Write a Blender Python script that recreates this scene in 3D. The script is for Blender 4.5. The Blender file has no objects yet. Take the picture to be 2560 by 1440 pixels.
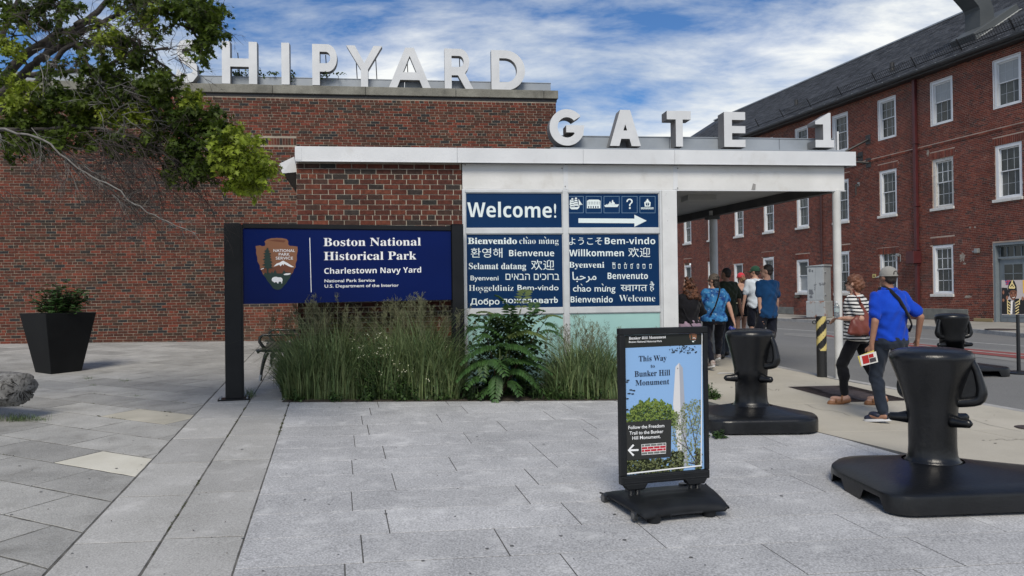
import bpy, bmesh, math, random
import numpy as np
from mathutils import Vector, Matrix
from mathutils.geometry import tessellate_polygon

SC = bpy.context.scene
COL = SC.collection
rad = math.radians
rng = random.Random(7)

# ------------------------------------------------------------------ camera
F = 1923.0                      # focal length in pixels of the 2560 px wide photograph
CAM = np.array([0, 0, 1.70])
RHO, PIT = .0125, math.atan(15 / F)
Rt = np.array([math.cos(RHO), 0, -math.sin(RHO)])
Fw = np.array([0, math.cos(PIT), math.sin(PIT)])
Rt = Rt - Fw * Rt.dot(Fw); Rt /= np.linalg.norm(Rt)
Up = np.cross(Rt, Fw)
cam = bpy.data.objects.new('camera', bpy.data.cameras.new('camera'))
COL.objects.link(cam)
cam.data.sensor_width = 36; cam.data.lens = F * 36 / 2560
cam.data.clip_start = .1; cam.data.clip_end = 2000
cam.matrix_world = Matrix(((Rt[0], Up[0], -Fw[0], CAM[0]), (Rt[1], Up[1], -Fw[1], CAM[1]),
                           (Rt[2], Up[2], -Fw[2], CAM[2]), (0, 0, 0, 1)))
SC.camera = cam

# ------------------------------------------------------------------ sky, sun, exposure
SUN_EL, SUN_AZ = rad(46), rad(184)         # azimuth clockwise from +Y: high behind the camera
world = bpy.data.worlds.new('World'); SC.world = world; world.use_nodes = True
wn = world.node_tree; wn.nodes.clear()
def wnode(t, **k):
    n = wn.nodes.new(t)
    for a, b in k.items(): setattr(n, a, b)
    return n
sky = wnode('ShaderNodeTexSky', sky_type='NISHITA', sun_disc=False)
sky.sun_elevation = SUN_EL; sky.sun_rotation = SUN_AZ
sky.altitude = 0; sky.air_density = 1.0; sky.dust_density = .35; sky.ozone_density = 2.5
tc = wnode('ShaderNodeTexCoord')
# clouds live on a flat layer: project the view direction on it so the streaks foreshorten toward the horizon
sep = wnode('ShaderNodeSeparateXYZ'); wn.links.new(tc.outputs['Generated'], sep.inputs[0])
def wm(op, a, b=None, clamp=False):
    n = wnode('ShaderNodeMath', operation=op, use_clamp=clamp)
    for i, q in enumerate((a, b)):
        if q is None: continue
        if isinstance(q, (int, float)): n.inputs[i].default_value = q
        else: wn.links.new(q, n.inputs[i])
    return n.outputs[0]
zc = wm('ADD', wm('MAXIMUM', sep.outputs[2], 0.0), .12)
cx_ = wm('DIVIDE', sep.outputs[0], zc); cy_ = wm('DIVIDE', sep.outputs[1], zc)
comb = wnode('ShaderNodeCombineXYZ'); wn.links.new(cx_, comb.inputs[0]); wn.links.new(cy_, comb.inputs[1])
mp = wnode('ShaderNodeMapping'); wn.links.new(comb.outputs[0], mp.inputs[0])
mp.inputs['Rotation'].default_value = (0, 0, rad(-14)); mp.inputs['Scale'].default_value = (.85, 1.0, 1)
mp.inputs['Location'].default_value = (3.3, .95, 0)
n1 = wnode('ShaderNodeTexNoise'); n1.inputs['Scale'].default_value = 1.0; n1.inputs['Detail'].default_value = 8
n1.inputs['Roughness'].default_value = .56; n1.inputs['Distortion'].default_value = .35
wn.links.new(mp.outputs[0], n1.inputs['Vector'])
n2 = wnode('ShaderNodeTexNoise'); n2.inputs['Scale'].default_value = 3.2; n2.inputs['Detail'].default_value = 8
n2.inputs['Roughness'].default_value = .62; n2.inputs['Distortion'].default_value = .25
mp2 = wnode('ShaderNodeMapping'); wn.links.new(comb.outputs[0], mp2.inputs[0])
mp2.inputs['Scale'].default_value = (.75, 1.1, 1); mp2.inputs['Rotation'].default_value = (0, 0, rad(-20))
wn.links.new(mp2.outputs[0], n2.inputs['Vector'])
dens = wm('ADD', wm('MULTIPLY', n1.outputs[0], .56), wm('MULTIPLY', n2.outputs[0], .44))
# cover thickens toward the horizon, as a broken layer seen edge-on does
dens = wm('ADD', dens, wm('MULTIPLY', wm('SUBTRACT', .30, wm('MINIMUM', sep.outputs[2], .40)), .55))
ramp = wnode('ShaderNodeValToRGB'); wn.links.new(dens, ramp.inputs[0])
ramp.color_ramp.elements[0].position = .415; ramp.color_ramp.elements[0].color = (0, 0, 0, 1)
ramp.color_ramp.elements[1].position = .61; ramp.color_ramp.elements[1].color = (1, 1, 1, 1)
ccol = wnode('ShaderNodeValToRGB'); wn.links.new(n1.outputs[0], ccol.inputs[0])
ccol.color_ramp.elements[0].position = .35; ccol.color_ramp.elements[0].color = (.46, .51, .55, 1)
ccol.color_ramp.elements[1].position = .62; ccol.color_ramp.elements[1].color = (.72, .735, .73, 1)
SKY_STR = .085
sc1 = wnode('ShaderNodeVectorMath', operation='MULTIPLY'); wn.links.new(sky.outputs[0], sc1.inputs[0])
sc1.inputs[1].default_value = (SKY_STR * .46, SKY_STR * .69, SKY_STR * .95)
mixw = wnode('ShaderNodeMixRGB'); wn.links.new(ramp.outputs[0], mixw.inputs[0])
wn.links.new(sc1.outputs[0], mixw.inputs[1]); wn.links.new(ccol.outputs[0], mixw.inputs[2])
bgn = wnode('ShaderNodeBackground'); wn.links.new(mixw.outputs[0], bgn.inputs[0]); bgn.inputs[1].default_value = 1.0
wo = wnode('ShaderNodeOutputWorld'); wn.links.new(bgn.outputs[0], wo.inputs[0])
sun = bpy.data.objects.new('sun', bpy.data.lights.new('sun', 'SUN')); COL.objects.link(sun)
sun.data.energy = 2.3; sun.data.angle = rad(24); sun.data.color = (1, .92, .79)
sd = Vector((math.sin(SUN_AZ) * math.cos(SUN_EL), math.cos(SUN_AZ) * math.cos(SUN_EL), math.sin(SUN_EL)))
sun.rotation_euler = sd.to_track_quat('Z', 'Y').to_euler()
vs = SC.view_settings; vs.view_transform = 'Standard'; vs.look = 'None'; vs.exposure = 0.42; vs.gamma = 1.0
vs.use_curve_mapping = False
SC.render.engine = 'CYCLES'
SC.cycles.max_bounces = 6; SC.cycles.use_denoising = True
SC.cycles.diffuse_bounces = 3; SC.cycles.transparent_max_bounces = 8

# ------------------------------------------------------------------ survey helpers: where things stand in the place
GA, GB = .036, -.012                       # the plaza rises away from the street corner
def gz(x, y): return GA * y + GB * x
def ray(px, py): return F * Fw + (px - 1280) * Rt + (720 - py) * Up
def G(px, py, off=0.0):
    d = ray(px, py); t = (off - CAM[2]) / (d[2] - GA * d[1] - GB * d[0]); return CAM + t * d
def D(px, py, depth):
    d = ray(px, py); return CAM + d * depth / d[1]
class Fr:
    """an upright plane frame: u to the right, v into the wall, w up"""
    def __init__(s, O, th):
        s.O = np.array(O, float); s.th = th
        s.x = np.array([math.cos(th), math.sin(th), 0]); s.y = np.array([-math.sin(th), math.cos(th), 0])
    def uv(s, px, py, v=0.0):
        d = ray(px, py); P0 = s.O + s.y * v; t = s.y.dot(P0 - CAM) / s.y.dot(d); p = CAM + t * d - s.O
        return float(p.dot(s.x)), float(p[2])
    def P(s, u, v, w): return s.O + s.x * u + s.y * v + np.array([0, 0, w])

# ------------------------------------------------------------------ mesh helpers
class MB:
    def __init__(s): s.v = []; s.f = []; s.a = []
    def add(s, vs_, fs, a=0.0):
        b = len(s.v); s.v.extend([tuple(map(float, q)) for q in vs_])
        s.f.extend([tuple(i + b for i in q) for q in fs]); s.a.extend([a] * len(fs)); return s
    def box(s, x0, x1, y0, y1, z0, z1, a=0.0):
        return s.add([(x0, y0, z0), (x1, y0, z0), (x1, y1, z0), (x0, y1, z0), (x0, y0, z1), (x1, y0, z1), (x1, y1, z1), (x0, y1, z1)],
              [(0, 3, 2, 1), (4, 5, 6, 7), (0, 1, 5, 4), (1, 2, 6, 5), (2, 3, 7, 6), (3, 0, 4, 7)], a)
    def beam(s, p, q, w, h, a=0.0, up=(0, 0, 1)):
        p = np.array(p, float); q = np.array(q, float); d = q - p; d /= np.linalg.norm(d)
        up = np.array(up, float); r = np.cross(d, up); r /= max(1e-9, np.linalg.norm(r)); u = np.cross(r, d)
        V = []
        for c in (p, q):
            for i, j in ((-1, -1), (1, -1), (1, 1), (-1, 1)): V.append(c + r * i * w / 2 + u * j * h / 2)
        return s.add(V, [(3, 2, 1, 0), (4, 5, 6, 7), (0, 1, 5, 4), (1, 2, 6, 5), (2, 3, 7, 6), (3, 0, 4, 7)], a)
    def prism(s, poly, f3, d3, a=0.0):
        """poly: 2D outline; f3 maps 2D -> 3D; d3 = extrusion vector"""
        P = [np.array(f3(*q), float) for q in poly]; n = len(P); d3 = np.array(d3, float)
        return s.add(P + [q + d3 for q in P], [tuple(range(n - 1, -1, -1)), tuple(range(n, 2 * n))] +
                     [(i, (i + 1) % n, n + (i + 1) % n, n + i) for i in range(n)], a)
    def tube(s, pts, rs, n=8, caps=True, a=0.0, flat=1.0):
        pts = [np.array(p, float) for p in pts]
        if not hasattr(rs, '__len__'): rs = [rs] * len(pts)
        t0 = pts[1] - pts[0]; ref = np.array([0, 0, 1.]) if abs(t0[2]) < .9 * np.linalg.norm(t0) else np.array([1., 0, 0])
        V = []; r = None
        for i, p in enumerate(pts):
            t = pts[min(i + 1, len(pts) - 1)] - pts[max(i - 1, 0)]; t = t / max(1e-9, np.linalg.norm(t))
            if r is None: r = np.cross(t, ref)
            r = r - t * r.dot(t); r /= max(1e-9, np.linalg.norm(r)); b = np.cross(t, r)
            for k in range(n):
                an = 2 * math.pi * k / n
                V.append(p + (r * math.cos(an) + b * math.sin(an) * flat) * rs[i])
        m = len(pts)
        Fs = [(i * n + k, i * n + (k + 1) % n, (i + 1) * n + (k + 1) % n, (i + 1) * n + k) for i in range(m - 1) for k in range(n)]
        if caps: Fs += [tuple(range(n - 1, -1, -1)), tuple((m - 1) * n + k for k in range(n))]
        return s.add(V, Fs, a)
    def lathe(s, prof, n=24, c=(0, 0), sx=1.0, sy=1.0, a=0.0):
        V = []; m = len(prof)
        for r, z in prof:
            for k in range(n):
                an = 2 * math.pi * k / n; V.append((c[0] + r * sx * math.cos(an), c[1] + r * sy * math.sin(an), z))
        Fs = [(i * n + k, i * n + (k + 1) % n, (i + 1) * n + (k + 1) % n, (i + 1) * n + k) for i in range(m - 1) for k in range(n)]
        Fs += [tuple(range(n - 1, -1, -1)), tuple((m - 1) * n + k for k in range(n))]
        return s.add(V, Fs, a)
    def ell(s, c, r, n=14, m=9, R=None, a=0.0):
        c = np.array(c, float); r = np.array(r if hasattr(r, '__len__') else (r, r, r), float); V = []
        for i in range(m + 1):
            ph = math.pi * i / m
            for k in range(n):
                th = 2 * math.pi * k / n
                q = np.array([math.sin(ph) * math.cos(th), math.sin(ph) * math.sin(th), math.cos(ph)]) * r
                if R is not None: q = np.array(R @ Vector(q))
                V.append(c + q)
        return s.add(V, [(i * n + k, (i + 1) * n + k, (i + 1) * n + (k + 1) % n, i * n + (k + 1) % n) for i in range(m) for k in range(n)], a)
    def cap(s, p, q, r0, r1, n=12, a=0.0):
        """tapered capsule"""
        p = np.array(p, float); q = np.array(q, float); d = q - p; L = np.linalg.norm(d); d = d / max(L, 1e-9)
        pts, rs = [], []
        for k in (0.02, .35, .7, .92): pts.append(p - d * r0 * math.cos(k * math.pi / 2)); rs.append(r0 * math.sin(k * math.pi / 2))
        pts.append(p); rs.append(r0); pts.append(q); rs.append(r1)
        for k in (.92, .7, .35, .02): pts.append(q + d * r1 * math.cos(k * math.pi / 2)); rs.append(r1 * math.sin(k * math.pi / 2))
        return s.tube(pts, rs, n, True, a)
    def mesh(s, name, mats=None, smooth=False, bevel=0, bseg=2, clean=False, attr=False):
        me = bpy.data.meshes.new(name); me.from_pydata(s.v, [], s.f)
        if bevel or clean:
            bm = bmesh.new(); bm.from_mesh(me)
            bmesh.ops.remove_doubles(bm, verts=bm.verts, dist=1e-5)
            bmesh.ops.recalc_face_normals(bm, faces=bm.faces)
            if bevel:
                ed = [e for e in bm.edges if len(e.link_faces) == 2 and e.calc_face_angle(0) > rad(28)]
                bmesh.ops.bevel(bm, geom=ed, offset=bevel, segments=bseg, profile=.5, affect='EDGES', clamp_overlap=True)
            bm.to_mesh(me); bm.free()
        if attr:
            at = me.attributes.new('rnd', 'FLOAT', 'FACE'); at.data.foreach_set('value', np.array(s.a, dtype=np.float32))
        if smooth:
            me.polygons.foreach_set('use_smooth', [True] * len(me.polygons))
            if smooth != 'all':
                try: me.set_sharp_from_angle(angle=rad(35))
                except Exception: pass
        for m_ in (mats if isinstance(mats, (list, tuple)) else [mats]):
            if m_: me.materials.append(m_)
        me.update(); return me
    def build(s, name, mats, parent=None, loc=(0, 0, 0), rz=0.0, **k):
        return obj(name, s.mesh(name, mats, **k), parent, loc, rz)
def obj(name, me, parent=None, loc=(0, 0, 0), rz=0.0, scale=None):
    o = bpy.data.objects.new(name, me); COL.objects.link(o)
    o.location = tuple(map(float, loc)); o.rotation_euler = (0, 0, float(rz))
    if scale is not None: o.scale = scale
    if parent is not None: o.parent = parent
    return o
def tag(o, label=None, cat=None, group=None, kind=None):
    if label: o['label'] = label
    if cat: o['category'] = cat
    if group: o['group'] = group
    if kind: o['kind'] = kind
    return o
def empty(name, loc=(0, 0, 0), rz=0.0, label=None, cat=None, group=None, kind=None, parent=None):
    o = obj(name, None, parent, loc, rz); o.empty_display_size = .1
    return tag(o, label, cat, group, kind)
def clone(o, parent=None, loc=None):
    c = o.copy(); COL.objects.link(c)
    if parent is not None: c.parent = parent
    if loc is not None: c.location = tuple(map(float, loc))
    for ch in o.children: clone(ch, c)
    return c
def remesh(mb, name, mat_, parent, voxel=.012, smooth_it=4, loc=(0, 0, 0), rz=0.0, disp=None):
    """fuses overlapping shapes into one continuous surface"""
    me = mb.mesh(name, mat_, clean=True)
    o = bpy.data.objects.new(name, me); COL.objects.link(o)
    m = o.modifiers.new('r', 'REMESH'); m.mode = 'VOXEL'; m.voxel_size = voxel; m.use_smooth_shade = True
    if smooth_it:
        m2 = o.modifiers.new('s', 'SMOOTH'); m2.factor = .5; m2.iterations = smooth_it
    dg = bpy.context.evaluated_depsgraph_get(); dg.update()
    me2 = bpy.data.meshes.new_from_object(o.evaluated_get(dg), depsgraph=dg)
    bpy.data.objects.remove(o); bpy.data.meshes.remove(me)
    if disp:
        co = np.empty(len(me2.vertices) * 3, dtype=np.float32); me2.vertices.foreach_get('co', co); co = co.reshape(-1, 3)
        no = np.empty(len(me2.vertices) * 3, dtype=np.float32); me2.vertices.foreach_get('normal', no); no = no.reshape(-1, 3)
        co = co + no * disp(co)[:, None]; me2.vertices.foreach_set('co', co.ravel().astype(np.float32)); me2.update()
    me2.name = name
    if not me2.materials: me2.materials.append(mat_)
    return obj(name, me2, parent, loc, rz)

# ------------------------------------------------------------------ materials
MATS = {}
def mat(name, col, rough=.7, col2=None, nscale=6.0, ndet=6.0, lo=.35, hi=.65, bump=0.0, bscale=60.0, metal=0.0, coat=0.0,
        spec=.5, rnd=0.0, stretch=(1, 1, 1), speck=None, coords='Object', trans=0.0, sheen=0.0, stain=None, dist=.02, hue=0.0):
    if name in MATS: return MATS[name]
    m = bpy.data.materials.new(name); m.use_nodes = True; nt = m.node_tree
    b = nt.nodes['Principled BSDF']; L = nt.links.new
    def nd(t, **k):
        n = nt.nodes.new(t)
        for a, c in k.items(): setattr(n, a, c)
        return n
    b.inputs['Roughness'].default_value = rough; b.inputs['Metallic'].default_value = metal
    b.inputs['Specular IOR Level'].default_value = spec; b.inputs['Coat Weight'].default_value = coat
    b.inputs['Sheen Weight'].default_value = sheen
    tcn = nd('ShaderNodeTexCoord'); mpn = nd('ShaderNodeMapping'); mpn.inputs['Scale'].default_value = stretch
    if coords == 'World':
        g = nd('ShaderNodeNewGeometry'); L(g.outputs['Position'], mpn.inputs[0])
    else: L(tcn.outputs[coords], mpn.inputs[0])
    def noise(sc, det=6.0, r=.55, src=None):
        n = nd('ShaderNodeTexNoise'); n.inputs['Scale'].default_value = sc; n.inputs['Detail'].default_value = det
        n.inputs['Roughness'].default_value = r; L((src or mpn).outputs[0], n.inputs['Vector']); return n
    def rampn(f, a, c, p0, p1):
        r = nd('ShaderNodeValToRGB'); L(f, r.inputs[0]); e = r.color_ramp.elements
        e[0].position = p0; e[1].position = p1; e[0].color = (*a, 1); e[1].color = (*c, 1); return r
    cur = None
    if col2 is not None:
        cur = rampn(noise(nscale, ndet).outputs[0], col, col2, lo, hi).outputs[0]
    if speck:                       # (scale, dark colour, light colour, amount)
        sn = noise(speck[0], 2.0, .7); r = rampn(sn.outputs[0], speck[1], speck[2], .34, .66)
        mx = nd('ShaderNodeMixRGB', blend_type='MIX'); mx.inputs[0].default_value = speck[3]
        if cur is None: mx.inputs[1].default_value = (*col, 1)
        else: L(cur, mx.inputs[1])
        L(r.outputs[0], mx.inputs[2]); cur = mx.outputs[0]
    if stain:                       # (scale, colour, lo, hi, amount)
        sn = noise(stain[0], 7.0, .62); r = rampn(sn.outputs[0], (0, 0, 0), (1, 1, 1), stain[2], stain[3])
        mu = nd('ShaderNodeMath', operation='MULTIPLY'); L(r.outputs[0], mu.inputs[0]); mu.inputs[1].default_value = stain[4]
        mx = nd('ShaderNodeMixRGB'); L(mu.outputs[0], mx.inputs[0])
        if cur is None: mx.inputs[1].default_value = (*col, 1)
        else: L(cur, mx.inputs[1])
        mx.inputs[2].default_value = (*stain[1], 1); cur = mx.outputs[0]
    if rnd:
        oi = nd('ShaderNodeObjectInfo'); at = nd('ShaderNodeAttribute', attribute_name='rnd')
        ad = nd('ShaderNodeMath', operation='ADD'); L(oi.outputs['Random'], ad.inputs[0]); L(at.outputs['Fac'], ad.inputs[1])
        fr = nd('ShaderNodeMath', operation='FRACT'); L(ad.outputs[0], fr.inputs[0])
        mr = nd('ShaderNodeMapRange'); L(fr.outputs[0], mr.inputs[0]); mr.inputs[3].default_value = 1 - rnd; mr.inputs[4].default_value = 1 + rnd
        hs = nd('ShaderNodeHueSaturation'); L(mr.outputs[0], hs.inputs['Value'])
        if hue:
            m3 = nd('ShaderNodeMath', operation='MULTIPLY'); L(fr.outputs[0], m3.inputs[0]); m3.inputs[1].default_value = 7.31
            f3 = nd('ShaderNodeMath', operation='FRACT'); L(m3.outputs[0], f3.inputs[0])
            m4 = nd('ShaderNodeMapRange'); L(f3.outputs[0], m4.inputs[0]); m4.inputs[3].default_value = .5 - hue; m4.inputs[4].default_value = .5 + hue
            L(m4.outputs[0], hs.inputs['Hue'])
        if cur is None: hs.inputs['Color'].default_value = (*col, 1)
        else: L(cur, hs.inputs['Color'])
        cur = hs.outputs[0]
    if cur is None: b.inputs['Base Color'].default_value = (*col, 1)
    else: L(cur, b.inputs['Base Color'])
    if bump:
        bn = nd('ShaderNodeBump'); bn.inputs['Strength'].default_value = bump; bn.inputs['Distance'].default_value = dist
        L(noise(bscale, 5.0, .6).outputs[0], bn.inputs['Height']); L(bn.outputs[0], b.inputs['Normal'])
    if trans:
        tr = nd('ShaderNodeBsdfTranslucent'); ms = nd('ShaderNodeMixShader'); ms.inputs[0].default_value = trans
        if cur is None: tr.inputs[0].default_value = (*col, 1)
        else: L(cur, tr.inputs[0])
        out = nt.nodes['Material Output']; L(b.outputs[0], ms.inputs[1]); L(tr.outputs[0], ms.inputs[2]); L(ms.outputs[0], out.inputs[0])
    MATS[name] = m; return m

def brick_mat(name, stops, roughness=.85, noise_amt=.35, stain=None):
    """per-brick colour picked from the stops by the piece's own random number"""
    m = bpy.data.materials.new(name); m.use_nodes = True; nt = m.node_tree; b = nt.nodes['Principled BSDF']; L = nt.links.new
    N = nt.nodes.new
    oi = N('ShaderNodeObjectInfo'); at = N('ShaderNodeAttribute'); at.attribute_name = 'rnd'
    ad = N('ShaderNodeMath'); L(oi.outputs['Random'], ad.inputs[0]); L(at.outputs['Fac'], ad.inputs[1])
    fr = N('ShaderNodeMath'); fr.operation = 'FRACT'; L(ad.outputs[0], fr.inputs[0])
    r = N('ShaderNodeValToRGB'); L(fr.outputs[0], r.inputs[0]); cr = r.color_ramp; cr.interpolation = 'CONSTANT'
    while len(cr.elements) < len(stops): cr.elements.new(.5)
    for e, (p, c) in zip(cr.elements, stops): e.position = p; e.color = (*c, 1)
    g = N('ShaderNodeNewGeometry'); n = N('ShaderNodeTexNoise'); n.inputs['Scale'].default_value = 22; n.inputs['Detail'].default_value = 6
    L(g.outputs['Position'], n.inputs['Vector'])
    mr = N('ShaderNodeMapRange'); L(n.outputs[0], mr.inputs[0]); mr.inputs[1].default_value = .3; mr.inputs[2].default_value = .7
    mr.inputs[3].default_value = 1 - noise_amt; mr.inputs[4].default_value = 1 + noise_amt
    n2_ = N('ShaderNodeTexNoise'); n2_.inputs['Scale'].default_value = .7; n2_.inputs['Detail'].default_value = 5; L(g.outputs['Position'], n2_.inputs['Vector'])
    mr2 = N('ShaderNodeMapRange'); L(n2_.outputs[0], mr2.inputs[0]); mr2.inputs[1].default_value = .3; mr2.inputs[2].default_value = .7
    mr2.inputs[3].default_value = .78; mr2.inputs[4].default_value = 1.2
    mu = N('ShaderNodeMath'); mu.operation = 'MULTIPLY'; L(mr.outputs[0], mu.inputs[0]); L(mr2.outputs[0], mu.inputs[1])
    hs = N('ShaderNodeHueSaturation'); L(mu.outputs[0], hs.inputs['Value']); L(r.outputs[0], hs.inputs['Color'])
    cur = hs.outputs[0]
    if stain:
        n3_ = N('ShaderNodeTexNoise'); n3_.inputs['Scale'].default_value = stain[0]; n3_.inputs['Detail'].default_value = 8; n3_.inputs['Roughness'].default_value = .7
        L(g.outputs['Position'], n3_.inputs['Vector'])
        r3 = N('ShaderNodeMapRange'); L(n3_.outputs[0], r3.inputs[0]); r3.inputs[1].default_value = stain[2]; r3.inputs[2].default_value = stain[3]; r3.inputs[4].default_value = stain[4]
        mx = N('ShaderNodeMixRGB'); L(r3.outputs[0], mx.inputs[0]); L(cur, mx.inputs[1]); mx.inputs[2].default_value = (*stain[1], 1); cur = mx.outputs[0]
    L(cur, b.inputs['Base Color']); b.inputs['Roughness'].default_value = roughness; b.inputs['Specular IOR Level'].default_value = .3
    bn = N('ShaderNodeBump'); bn.inputs['Strength'].default_value = .35; bn.inputs['Distance'].default_value = .006
    n4 = N('ShaderNodeTexNoise'); n4.inputs['Scale'].default_value = 120; n4.inputs['Detail'].default_value = 3; L(g.outputs['Position'], n4.inputs['Vector'])
    L(n4.outputs[0], bn.inputs['Height']); L(bn.outputs[0], b.inputs['Normal'])
    MATS[name] = m; return m

# flat printed colours
def ink(name, col, rough=.45): return mat('ink_' + name, col, rough, spec=.3)

# ------------------------------------------------------------------ lettering helpers
def bold_serif(s): return _math(s, 0x1D400, 0x1D41A)
def bold_sans(s): return _math(s, 0x1D5D4, 0x1D5EE)
def _math(s, up, lo):
    r = ''
    for ch in s:
        if 'A' <= ch <= 'Z': r += chr(up + ord(ch) - 65)
        elif 'a' <= ch <= 'z': r += chr(lo + ord(ch) - 97)
        else: r += ch
    return r
_tc = {}
def text_tris(s, offset=0.0):
    key = (s, offset)
    if key in _tc: return _tc[key]
    c = bpy.data.curves.new('t', 'FONT'); c.body = s; c.offset = offset; c.resolution_u = 3
    o = bpy.data.objects.new('t', c); COL.objects.link(o)
    dg = bpy.context.evaluated_depsgraph_get(); dg.update()
    me = bpy.data.meshes.new_from_object(o.evaluated_get(dg), depsgraph=dg)
    V = [(v.co.x, v.co.y) for v in me.vertices]; T = [tuple(p.vertices) for p in me.polygons]
    bpy.data.objects.remove(o); bpy.data.curves.remove(c); bpy.data.meshes.remove(me)
    _tc[key] = (V, T); return V, T
def style(s, kind):
    if kind == 'serif': return bold_serif(s), 0.0
    if kind == 'lightserif': return bold_serif(s), -.011
    if kind == 'sans': return bold_sans(s), 0.0
    if kind == 'sansmed': return bold_sans(s), -.006
    if kind == 'smallbold': return s, .010
    if kind == 'book': return s, .006
    if kind == 'heavyserif': return bold_serif(s), .012
    if kind == 'heavy': return s, .014
    return s, 0.0
def text_line(mb, fr, s, x0, x1, y, cap, kind='book', v=-.004, y1=None, ref=None, a=0.0):
    """a line of print whose ink runs from x0 to x1 at baseline y, capitals `cap` tall (survey pixels) on plane fr"""
    st, off = style(s, kind); V, T = text_tris(st, off)
    if not V: return
    Hs, _ = style(ref or 'H', kind); HV, _t = text_tris(Hs, off)
    ch = max(q[1] for q in HV)
    xs = [q[0] for q in V]; a0, a1 = min(xs), max(xs)
    u0, w0 = fr.uv(x0, y, v); u1, w1 = fr.uv(x1, y if y1 is None else y1, v); _, wc = fr.uv(x0, y - cap, v)
    ss = (wc - w0) / ch
    P = []
    for (qx, qy) in V:
        t = (qx - a0) / (a1 - a0); P.append((u0 + (u1 - u0) * t, v, w0 + (w1 - w0) * t + qy * ss))
    mb.add(P, T, a)
def poly_print(mb, loops, f3, flip=False):
    """fills a 2D outline with holes; loops in any 2D coords, f3 maps to 3D"""
    L3 = [[Vector((x, y, 0)) for x, y in lp] for lp in loops]
    tr = tessellate_polygon(L3); flat = [q for lp in loops for q in lp]
    P = [f3(*q) for q in flat]
    T = []
    for t in tr:
        a_, b_, c_ = (flat[i] for i in t)
        cr = (b_[0] - a_[0]) * (c_[1] - a_[1]) - (b_[1] - a_[1]) * (c_[0] - a_[0])
        T.append(tuple(t) if cr > 0 else tuple(reversed(t)))
    mb.add(P, T)
def pxp(fr, v):     # print coordinates given as survey pixels on the plane
    def f(x, y):
        u, w = fr.uv(x, y, v); return (u, v, w)
    return f
# ================================================================== GROUND
GRAN = mat('granite', (.27, .272, .272), .72, (.47, .47, .465), 1.9, 9, .3, .7, bump=.25, bscale=220, dist=.004, rnd=.075,
           speck=(75, (.10, .10, .105), (.76, .76, .77), .42), stain=(4.2, (.64, .64, .63), .54, .70, .55), coords='World')
FLAG = mat('flagstone', (.245, .24, .222), .8, (.42, .412, .385), 2.2, 10, .3, .7, bump=.4, bscale=60, dist=.008, rnd=.17,
           stretch=(1, 1, 1), speck=(95, (.10, .10, .10), (.56, .56, .54), .36), stain=(3.1, (.13, .125, .11), .52, .75, .55), coords='World')
STRIP = mat('strip_stone', (.30, .292, .27), .8, (.43, .42, .40), 1.9, 10, .3, .7, bump=.3, bscale=110, dist=.005, rnd=.10,
            speck=(95, (.11, .11, .11), (.62, .62, .60), .36), stain=(3.4, (.60, .59, .57), .56, .72, .5), coords='World')
WSLAB = mat('cream_stone', (.52, .50, .42), .75, (.66, .64, .56), 3, 8, .3, .7, bump=.3, bscale=90, dist=.006, speck=(120, (.4, .36, .28), (.7, .68, .6), .2), coords='World')
BSLAB = mat('buff_stone', (.36, .34, .28), .75, (.50, .47, .39), 2.5, 8, .3, .7, bump=.3, bscale=90, dist=.006, coords='World')
JOINTG = mat('granite_joint', (.05, .05, .047), .95, (.12, .117, .11), 9, 6, bump=.4, bscale=80, coords='World')
JOINT = mat('joint_grit', (.06, .058, .052), .95, (.15, .145, .13), 9, 6, bump=.5, bscale=80, coords='World')
CONC = mat('pavement_concrete', (.37, .34, .275), .88, (.48, .445, .37), 1.2, 9, .3, .7, bump=.3, bscale=160, dist=.004, rnd=.06,
           speck=(180, (.2, .18, .15), (.5, .48, .42), .22), stain=(2.5, (.15, .14, .12), .62, .85, .5), coords='World')
ASPH = mat('asphalt', (.125, .125, .122), .9, (.175, .174, .168), .8, 9, .3, .7, bump=.5, bscale=120, dist=.006,
           speck=(90, (.06, .06, .06), (.30, .30, .29), .35), coords='World')
KERB = mat('kerb_granite', (.27, .265, .25), .8, (.38, .37, .35), 5, 7, bump=.4, bscale=70, dist=.006, rnd=.12,
           speck=(150, (.12, .12, .12), (.5, .5, .5), .3), coords='World')
SOIL = mat('soil', (.035, .027, .02), .95, (.07, .055, .04), 20, 6, bump=.8, bscale=40, coords='World')
FARC = mat('far_pavement', (.27, .255, .225), .9, (.36, .345, .305), .7, 9, bump=.2, bscale=90, coords='World')

tag(MB().box(-400, 400, -60, 700, -1.6, -1.5).build('ground', ASPH), kind='structure')

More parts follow.
